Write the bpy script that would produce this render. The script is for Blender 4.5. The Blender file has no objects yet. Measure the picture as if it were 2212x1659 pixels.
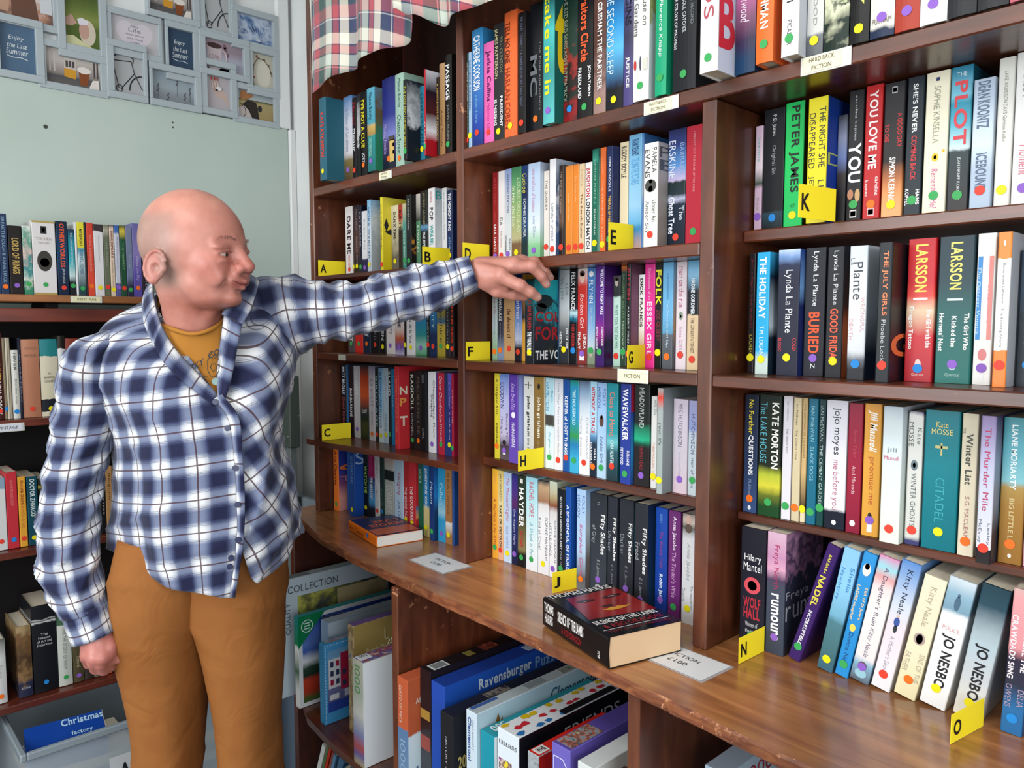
import bpy, math, random
import numpy as np
from mathutils import Vector, Matrix

# ------------------------------------------------------------------ camera, world, lights
C = bpy.context.scene.collection
SC = bpy.context.scene
CAM_H = 1.47
PITCH, YAW = math.radians(4.45), math.radians(42.8)
_fx, _fy = -math.cos(YAW), math.sin(YAW)
FW = Vector((_fx*math.cos(PITCH), _fy*math.cos(PITCH), -math.sin(PITCH)))
RT = Vector((_fy, -_fx, 0))
UP = Vector((_fx*math.sin(PITCH), _fy*math.sin(PITCH), math.cos(PITCH)))
cam_data = bpy.data.cameras.new('camera')
cam = bpy.data.objects.new('camera', cam_data); C.objects.link(cam)
cam_data.sensor_width = 36; cam_data.lens = 36*1660/2212
cam_data.clip_start = .02
m3 = Matrix((RT, UP, -FW)).transposed()
cam.matrix_world = Matrix.Translation((0, 0, CAM_H)) @ m3.to_4x4()
SC.camera = cam

world = bpy.data.worlds.new('world'); SC.world = world; world.use_nodes = True
bg = world.node_tree.nodes['Background']
bg.inputs[0].default_value = (.80, .88, 1, 1); bg.inputs[1].default_value = .15

def area(name, loc, target, sx, sy, power, col):
    l = bpy.data.lights.new(name, 'AREA'); l.shape = 'RECTANGLE'; l.size = sx; l.size_y = sy
    l.energy = power; l.color = col
    o = bpy.data.objects.new(name, l); C.objects.link(o); o.location = loc
    o.rotation_euler = (Vector(target)-Vector(loc)).to_track_quat('-Z', 'Y').to_euler()
    return o
area('window_daylight', (1.92, -.35, 1.65), (-1, .6, 1.2), 1.7, 1.5, 30, (.93, .97, 1))
area('shop_window_daylight', (-.7, -2.32, 1.75), (-1, 1, 1.2), 2.6, 1.5, 66, (.96, .985, 1))
area('ceiling_light', (-.6, -.3, 2.62), (-.6, -.3, 0), 1.3, .5, 10, (1, .97, .92))
vs = SC.view_settings
vs.view_transform = 'Standard'; vs.look = 'None'; vs.exposure = 0.72; vs.gamma = 1; vs.use_curve_mapping = False

# ------------------------------------------------------------------ helpers
def at(px, py, d):
    "a pixel of the 2212x1659 frame and a distance along the view -> a point of the room"
    return Vector((0, 0, CAM_H)) + d*(FW + RT*((px-1106)/1660) - UP*((py-829.5)/1660))

def s2l(h):
    "hex colour -> linear rgba"
    if len(h) == 3: h = ''.join(c*2 for c in h)
    v = []
    for i in (0, 2, 4):
        c = int(h[i:i+2], 16)/255
        v.append(c/12.92 if c <= .04045 else ((c+.055)/1.055)**2.4)
    return (v[0], v[1], v[2], 1)

PRINT = .76
def s2p(h):
    v = s2l(h); return (v[0]*PRINT, v[1]*PRINT, v[2]*PRINT, 1)

def mesh_obj(name, verts, faces, mats=(), mi=None, parent=None, smooth=False, uv=None):
    me = bpy.data.meshes.new(name)
    me.from_pydata([tuple(v) for v in verts], [], faces)
    for m in mats: me.materials.append(m)
    if mi is not None: me.polygons.foreach_set('material_index', mi)
    if smooth: me.polygons.foreach_set('use_smooth', [True]*len(me.polygons))
    if uv is not None:
        lay = me.uv_layers.new(name='UVMap')
        lp = np.empty(len(me.loops), dtype=np.int32); me.loops.foreach_get('vertex_index', lp)
        lay.data.foreach_set('uv', np.asarray(uv, dtype=np.float32)[lp].ravel())
    me.update()
    o = bpy.data.objects.new(name, me); C.objects.link(o)
    if parent: o.parent = parent
    return o

class MB:
    "collects boxes, tubes and patches; build() links them as one mesh object"
    def __init__(s): s.v = []; s.f = []; s.m = []
    def add(s, vs, fs, mi=0):
        n = len(s.v); s.v += [tuple(v) for v in vs]
        s.f += [tuple(i+n for i in f) for f in fs]; s.m += [mi]*len(fs)
    def box(s, a, b, mi=0, bev=0.0):
        x0, y0, z0 = a; x1, y1, z1 = b
        if bev <= 0:
            s.add([(x0,y0,z0),(x1,y0,z0),(x1,y1,z0),(x0,y1,z0),(x0,y0,z1),(x1,y0,z1),(x1,y1,z1),(x0,y1,z1)],
                  [(0,3,2,1),(4,5,6,7),(0,1,5,4),(1,2,6,5),(2,3,7,6),(3,0,4,7)], mi); return
        e = bev; vs = []; idx = {}
        for sx in (0, 1):
            for sy in (0, 1):
                for sz in (0, 1):
                    X = (x0, x1)[sx]; Y = (y0, y1)[sy]; Z = (z0, z1)[sz]
                    dx = e*(1-2*sx); dy = e*(1-2*sy); dz = e*(1-2*sz)
                    idx[(sx,sy,sz)] = len(vs)
                    vs += [(X, Y+dy, Z+dz), (X+dx, Y, Z+dz), (X+dx, Y+dy, Z)]
        fs = []
        q = lambda k, a: idx[k]+a
        for sx in (0, 1):
            f = [q((sx,0,0),0), q((sx,1,0),0), q((sx,1,1),0), q((sx,0,1),0)]; fs.append(tuple(f if sx else f[::-1]))
        for sy in (0, 1):
            f = [q((0,sy,0),1), q((1,sy,0),1), q((1,sy,1),1), q((0,sy,1),1)]; fs.append(tuple(f[::-1] if sy else f))
        for sz in (0, 1):
            f = [q((0,0,sz),2), q((1,0,sz),2), q((1,1,sz),2), q((0,1,sz),2)]; fs.append(tuple(f if sz else f[::-1]))
        for a in (0, 1):
            for b in (0, 1):
                f = [q((0,a,b),1), q((1,a,b),1), q((1,a,b),2), q((0,a,b),2)]; fs.append(tuple(f if a == b else f[::-1]))
                f = [q((a,0,b),2), q((a,1,b),2), q((a,1,b),0), q((a,0,b),0)]; fs.append(tuple(f if a == b else f[::-1]))
                f = [q((a,b,0),0), q((a,b,1),0), q((a,b,1),1), q((a,b,0),1)]; fs.append(tuple(f if a == b else f[::-1]))
        for sx in (0, 1):
            for sy in (0, 1):
                for sz in (0, 1):
                    f = [q((sx,sy,sz),0), q((sx,sy,sz),1), q((sx,sy,sz),2)]
                    fs.append(tuple(f if (sx+sy+sz) % 2 else f[::-1]))
        s.add(vs, fs, mi)
    def prism(s, pts, z0, z1, mi=0):
        n = len(pts)
        vs = [(x, y, z0) for x, y in pts]+[(x, y, z1) for x, y in pts]
        fs = [tuple(range(n))[::-1], tuple(range(n, 2*n))]+[(i, (i+1) % n, n+(i+1) % n, n+i) for i in range(n)]
        s.add(vs, fs, mi)
    def tube(s, pts, r, n=8, mi=0):
        pts = [Vector(p) for p in pts]; vs = []; fs = []
        rr = r if hasattr(r, '__len__') else [r]*len(pts)
        for i, p in enumerate(pts):
            d = (pts[min(i+1, len(pts)-1)]-pts[max(i-1, 0)]).normalized()
            a = d.orthogonal().normalized() if i == 0 else (a-d*a.dot(d)).normalized()
            b = d.cross(a)
            for k in range(n):
                t = 2*math.pi*k/n; vs.append(p+(a*math.cos(t)+b*math.sin(t))*rr[i])
        for i in range(len(pts)-1):
            for k in range(n):
                k2 = (k+1) % n; fs.append((i*n+k, i*n+k2, (i+1)*n+k2, (i+1)*n+k))
        fs.append(tuple(range(n))[::-1]); fs.append(tuple((len(pts)-1)*n+k for k in range(n)))
        s.add(vs, fs, mi)
    def disc(s, c, r, ax='y', n=20, mi=0, rz=None, t=0):
        rz = rz or r; vs = []
        for k in range(n):
            a = 2*math.pi*k/n; x, z = r*math.cos(a), rz*math.sin(a)
            vs.append((c[0]+x, c[1], c[2]+z) if ax == 'y' else (c[0], c[1]+x, c[2]+z) if ax == 'x' else (c[0]+x, c[1]+z, c[2]))
        s.add(vs, [tuple(range(n))], mi)
    def build(s, name, mats, parent=None, smooth=False):
        if not isinstance(mats, (list, tuple)): mats = [mats]
        return mesh_obj(name, s.v, s.f, mats, s.m, parent, smooth)

def empty(name, loc=(0,0,0), rz=0):
    o = bpy.data.objects.new(name, None); C.objects.link(o); o.location = loc; o.rotation_euler = (0, 0, rz)
    o.empty_display_size = .05
    return o
def tag(o, label=None, cat=None, group=None, kind=None):
    if label: o['label'] = label
    if cat: o['category'] = cat
    if group: o['group'] = group
    if kind: o['kind'] = kind
    return o

# ------------------------------------------------------------------ materials
def new_mat(name, rough=.5, spec=.5, coat=0):
    m = bpy.data.materials.new(name); m.use_nodes = True
    b = m.node_tree.nodes['Principled BSDF']
    b.inputs['Roughness'].default_value = rough
    b.inputs['Specular IOR Level'].default_value = spec
    b.inputs['Coat Weight'].default_value = coat
    return m, m.node_tree, b
_mc = {}
def flat(h, rough=.5, spec=.5, metal=0, name=None):
    k = (h, rough, spec, metal)
    if k in _mc: return _mc[k]
    m, nt, b = new_mat(name or 'colour_'+h, rough, spec*.6)
    b.inputs['Base Color'].default_value = s2p(h); b.inputs['Metallic'].default_value = metal
    _mc[k] = m; return m

def ramp_nodes(nt, spec):
    n = nt.nodes.new('ShaderNodeValToRGB'); cr = n.color_ramp
    stops = []
    for i, p in enumerate(spec.split('>')):
        if ':' in p: a, c = p.split(':'); stops.append((1-float(a)/100, c))
        else: stops.append((1.0 if i == 0 else 0.0, p))
    if stops[-1][0] > 0.001: stops.append((0.0, stops[-1][1]))
    stops = sorted(stops, key=lambda t: t[0])
    stops = stops[-30:]
    while len(cr.elements) > 1: cr.elements.remove(cr.elements[-1])
    cr.elements[0].position = stops[0][0]; cr.elements[0].color = s2p(stops[0][1])
    for p, c in stops[1:]:
        e = cr.elements.new(p); e.color = s2p(c)
    return n
def printed(spec, rough=.33):
    "printed card: colour bands down the height of the object, optionally broken into a picture"
    k = ('p', spec, rough)
    if k in _mc: return _mc[k]
    art = spec.startswith('~'); sp = spec.lstrip('~')
    m, nt, b = new_mat('print_'+sp[:6], rough, .22)
    L = nt.links
    if '>' not in sp and not art:
        b.inputs['Base Color'].default_value = s2p(sp)
    else:
        tc = nt.nodes.new('ShaderNodeTexCoord'); sep = nt.nodes.new('ShaderNodeSeparateXYZ')
        L.new(tc.outputs['Generated'], sep.inputs[0])
        val = sep.outputs['Z']
        if art or '>' in sp:
            ob = nt.nodes.new('ShaderNodeTexNoise'); ob.inputs['Scale'].default_value = 45 if art else 70
            ob.inputs['Detail'].default_value = 5
            L.new(tc.outputs['Object'], ob.inputs['Vector'])
            ma = nt.nodes.new('ShaderNodeMath'); ma.operation = 'MULTIPLY_ADD'
            L.new(ob.outputs['Fac'], ma.inputs[0]); ma.inputs[1].default_value = .8 if art else .05
            md = nt.nodes.new('ShaderNodeMath'); md.operation = 'ADD'; L.new(val, md.inputs[0]); md.inputs[1].default_value = -.4 if art else -.025
            L.new(md.outputs[0], ma.inputs[2]); val = ma.outputs[0]
        r = ramp_nodes(nt, sp); L.new(val, r.inputs[0])
        L.new(r.outputs[0], b.inputs['Base Color'])
    _mc[k] = m; return m

def wood(name, c1, c2, c3, scale, rough, stretch=(1, 12, 12), scratch=.0, coat=.25, knots=False):
    m, nt, b = new_mat(name, rough, .5, coat); L = nt.links; N = nt.nodes
    b.inputs['Coat Roughness'].default_value = .18
    tc = N.new('ShaderNodeTexCoord'); mp = N.new('ShaderNodeMapping'); mp.inputs['Scale'].default_value = stretch
    L.new(tc.outputs['Object'], mp.inputs[0])
    n1 = N.new('ShaderNodeTexNoise'); n1.inputs['Scale'].default_value = scale; n1.inputs['Detail'].default_value = 7; n1.inputs['Distortion'].default_value = .6
    L.new(mp.outputs[0], n1.inputs['Vector'])
    r = N.new('ShaderNodeValToRGB'); e = r.color_ramp.elements
    e[0].position = .3; e[0].color = s2l(c1); e[1].position = .72; e[1].color = s2l(c3)
    x = e.new(.5); x.color = s2l(c2)
    L.new(n1.outputs['Fac'], r.inputs[0]); col = r.outputs[0]
    n2 = N.new('ShaderNodeTexNoise'); n2.inputs['Scale'].default_value = 3.2; n2.inputs['Detail'].default_value = 4
    L.new(tc.outputs['Object'], n2.inputs['Vector'])
    r2 = N.new('ShaderNodeValToRGB'); r2.color_ramp.elements[0].position = .35; r2.color_ramp.elements[0].color = (.55,.55,.55,1)
    r2.color_ramp.elements[1].position = .65; r2.color_ramp.elements[1].color = (1.15,1.12,1.1,1)
    L.new(n2.outputs['Fac'], r2.inputs[0])
    mx = N.new('ShaderNodeMix'); mx.data_type = 'RGBA'; mx.blend_type = 'MULTIPLY'; mx.inputs[0].default_value = 1
    L.new(col, mx.inputs[6]); L.new(r2.outputs[0], mx.inputs[7]); col = mx.outputs[2]
    if scratch:
        n3 = N.new('ShaderNodeTexNoise'); n3.inputs['Scale'].default_value = 42; n3.inputs['Detail'].default_value = 6; n3.inputs['Roughness'].default_value = .75
        L.new(tc.outputs['Object'], n3.inputs['Vector'])
        r3 = N.new('ShaderNodeValToRGB'); r3.color_ramp.elements[0].position = .70-scratch; r3.color_ramp.elements[0].color = (0,0,0,1)
        r3.color_ramp.elements[1].position = .74-scratch; r3.color_ramp.elements[1].color = (1,1,1,1)
        L.new(n3.outputs['Fac'], r3.inputs[0])
        n4 = N.new('ShaderNodeTexNoise'); n4.inputs['Scale'].default_value = 5; L.new(tc.outputs['Object'], n4.inputs['Vector'])
        r4 = N.new('ShaderNodeValToRGB'); r4.color_ramp.elements[0].position = .5; r4.color_ramp.elements[1].position = .62
        L.new(n4.outputs['Fac'], r4.inputs[0])
        mu = N.new('ShaderNodeMath'); mu.operation = 'MULTIPLY'; L.new(r3.outputs[0], mu.inputs[0]); L.new(r4.outputs[0], mu.inputs[1])
        m2 = N.new('ShaderNodeMix'); m2.data_type = 'RGBA'; L.new(mu.outputs[0], m2.inputs[0])
        L.new(col, m2.inputs[6]); m2.inputs[7].default_value = s2l('b07a58'); col = m2.outputs[2]
    if knots:
        mk = N.new('ShaderNodeMapping'); mk.inputs['Scale'].default_value = (3.2, 6.5, 6.5); mk.inputs['Location'].default_value = (.3, .2, 0); L.new(tc.outputs['Object'], mk.inputs[0])
        vo = N.new('ShaderNodeTexVoronoi'); vo.inputs['Scale'].default_value = 1.0; L.new(mk.outputs[0], vo.inputs['Vector'])
        rk = N.new('ShaderNodeValToRGB'); rk.color_ramp.elements[0].position = .02; rk.color_ramp.elements[0].color = (.9,.9,.9,1); rk.color_ramp.elements[1].position = .11; rk.color_ramp.elements[1].color = (0,0,0,1)
        L.new(vo.outputs['Distance'], rk.inputs[0])
        m4 = N.new('ShaderNodeMix'); m4.data_type = 'RGBA'; L.new(rk.outputs[0], m4.inputs[0]); L.new(col, m4.inputs[6]); m4.inputs[7].default_value = s2l('4a2a18'); col = m4.outputs[2]
    L.new(col, b.inputs['Base Color'])
    bp = N.new('ShaderNodeBump'); bp.inputs['Strength'].default_value = .12; bp.inputs['Distance'].default_value = .002
    L.new(n1.outputs['Fac'], bp.inputs['Height']); L.new(bp.outputs[0], b.inputs['Normal'])
    return m
def plaster(name, h, h2, rough=.7, scale=4, bump=.05):
    m, nt, b = new_mat(name, rough, .3); L = nt.links; N = nt.nodes
    tc = N.new('ShaderNodeTexCoord'); n = N.new('ShaderNodeTexNoise'); n.inputs['Scale'].default_value = scale; n.inputs['Detail'].default_value = 6
    L.new(tc.outputs['Object'], n.inputs['Vector'])
    r = N.new('ShaderNodeValToRGB'); r.color_ramp.elements[0].position = .35; r.color_ramp.elements[0].color = s2l(h)
    r.color_ramp.elements[1].position = .65; r.color_ramp.elements[1].color = s2l(h2)
    L.new(n.outputs['Fac'], r.inputs[0]); L.new(r.outputs[0], b.inputs['Base Color'])
    bp = N.new('ShaderNodeBump'); bp.inputs['Strength'].default_value = bump; bp.inputs['Distance'].default_value = .01
    L.new(n.outputs['Fac'], bp.inputs['Height']); L.new(bp.outputs[0], b.inputs['Normal'])
    return m

M_case = wood('bookcase_wood', '5c2a1c', '703828', '844630', 6, .38, (2, 2, 1), .03)
M_shelf = wood('shelf_wood', '46200f', '5a2b18', '6e3822', 6, .34, (1, 9, 9), .05, .3)
M_div = wood('divider_wood', '472214', '5c2f1c', '724026', 5, .38, (6, 6, 1), .085)
M_edge = wood('worn_edge_wood', '5c2e1c', '7a4428', '9a6038', 9, .45, (3, 12, 12), .12, .1)
M_top = wood('worktop_wood', '8a5734', 'a66d42', 'bd8452', 5, .28, (1, 10, 10), .01, .5, True)
M_base = wood('base_wood', '381812', '482116', '582a1a', 5, .42, (5, 5, 1), .05)
M_dark = flat('1a1210', .6)
M_cab = wood('cabinet_wood', '4a1e14', '5e281c', '723424', 5, .35, (8, 1, 8), .0)
M_cabin = flat('120c0b', .7)
M_pages = None
def pages_mat():
    m, nt, b = new_mat('page_edges', .8, .2); L = nt.links; N = nt.nodes
    tc = N.new('ShaderNodeTexCoord'); mp = N.new('ShaderNodeMapping'); mp.inputs['Scale'].default_value = (900, 4, 4)
    L.new(tc.outputs['Object'], mp.inputs[0]); n = N.new('ShaderNodeTexNoise'); n.inputs['Scale'].default_value = 1
    L.new(mp.outputs[0], n.inputs['Vector']); r = N.new('ShaderNodeValToRGB')
    r.color_ramp.elements[0].color = s2l('b4a890'); r.color_ramp.elements[1].color = s2l('dcd4c4')
    L.new(n.outputs['Fac'], r.inputs[0]); L.new(r.outputs[0], b.inputs['Base Color']); return m
M_pages = pages_mat()

# ------------------------------------------------------------------ lettering (glyphs of Blender's own font, cached)
_gl = {}
def _make_glyphs(chars):
    objs = []
    for bold in (0, 1):
        for ch in chars:
            cu = bpy.data.curves.new('glyph', 'FONT'); cu.body = ch; cu.resolution_u = 4
            if bold: cu.offset = .026
            o = bpy.data.objects.new('glyph', cu); C.objects.link(o); objs.append((bold, ch, o))
    bpy.context.view_layer.update(); dg = bpy.context.evaluated_depsgraph_get()
    for bold, ch, o in objs:
        me = o.evaluated_get(dg).to_mesh()
        v = [(p.co.x, p.co.y) for p in me.vertices]; f = [tuple(p.vertices) for p in me.polygons]
        _gl[(bold, ch)] = (v, f, max([a[0] for a in v], default=.25))
        o.evaluated_get(dg).to_mesh_clear()
    for bold, ch, o in objs:
        cu = o.data; bpy.data.objects.remove(o); bpy.data.curves.remove(cu)
_make_glyphs(sorted(set("ABCDEFGHIJKLMNOPQRSTUVWXYZabcdefghijklmnopqrstuvwxyz0123456789.,'&?!-/·£+:")))
def lettering(s, L, Hh, bold=0, italic=False):
    "flat outline of a string stretched to length L and height Hh, lower left at 0,0; (verts2d, faces)"
    V = []; F = []; x = 0
    for ch in s:
        if ch == ' ' or (bold, ch) not in _gl: x += .27; continue
        v, f, w = _gl[(bold, ch)]; n = len(V)
        V += [(a+x, b) for a, b in v]; F += [tuple(i+n for i in q) for q in f]; x += w+.055
    if not V: return [], []
    if italic: V = [(a+b*.22, b) for a, b in V]
    x0 = min(a for a, b in V); x1 = max(a for a, b in V); y0 = min(b for a, b in V); y1 = max(b for a, b in V)
    sx, sy = L/(x1-x0), Hh/max(y1-y0, .3)
    return [((a-x0)*sx, (b-y0)*sy) for a, b in V], F
def text_on(mb, s, o, ax, ay, L, Hh, bold=0, italic=False, mi=0):
    "lettering laid on a plane: origin o, reading direction ax, letter-up ay"
    V, F = lettering(s, L, Hh, bold, italic)
    o = Vector(o); ax = Vector(ax).normalized(); ay = Vector(ay).normalized()
    mb.add([o+ax*a+ay*b for a, b in V], F, mi)
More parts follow.
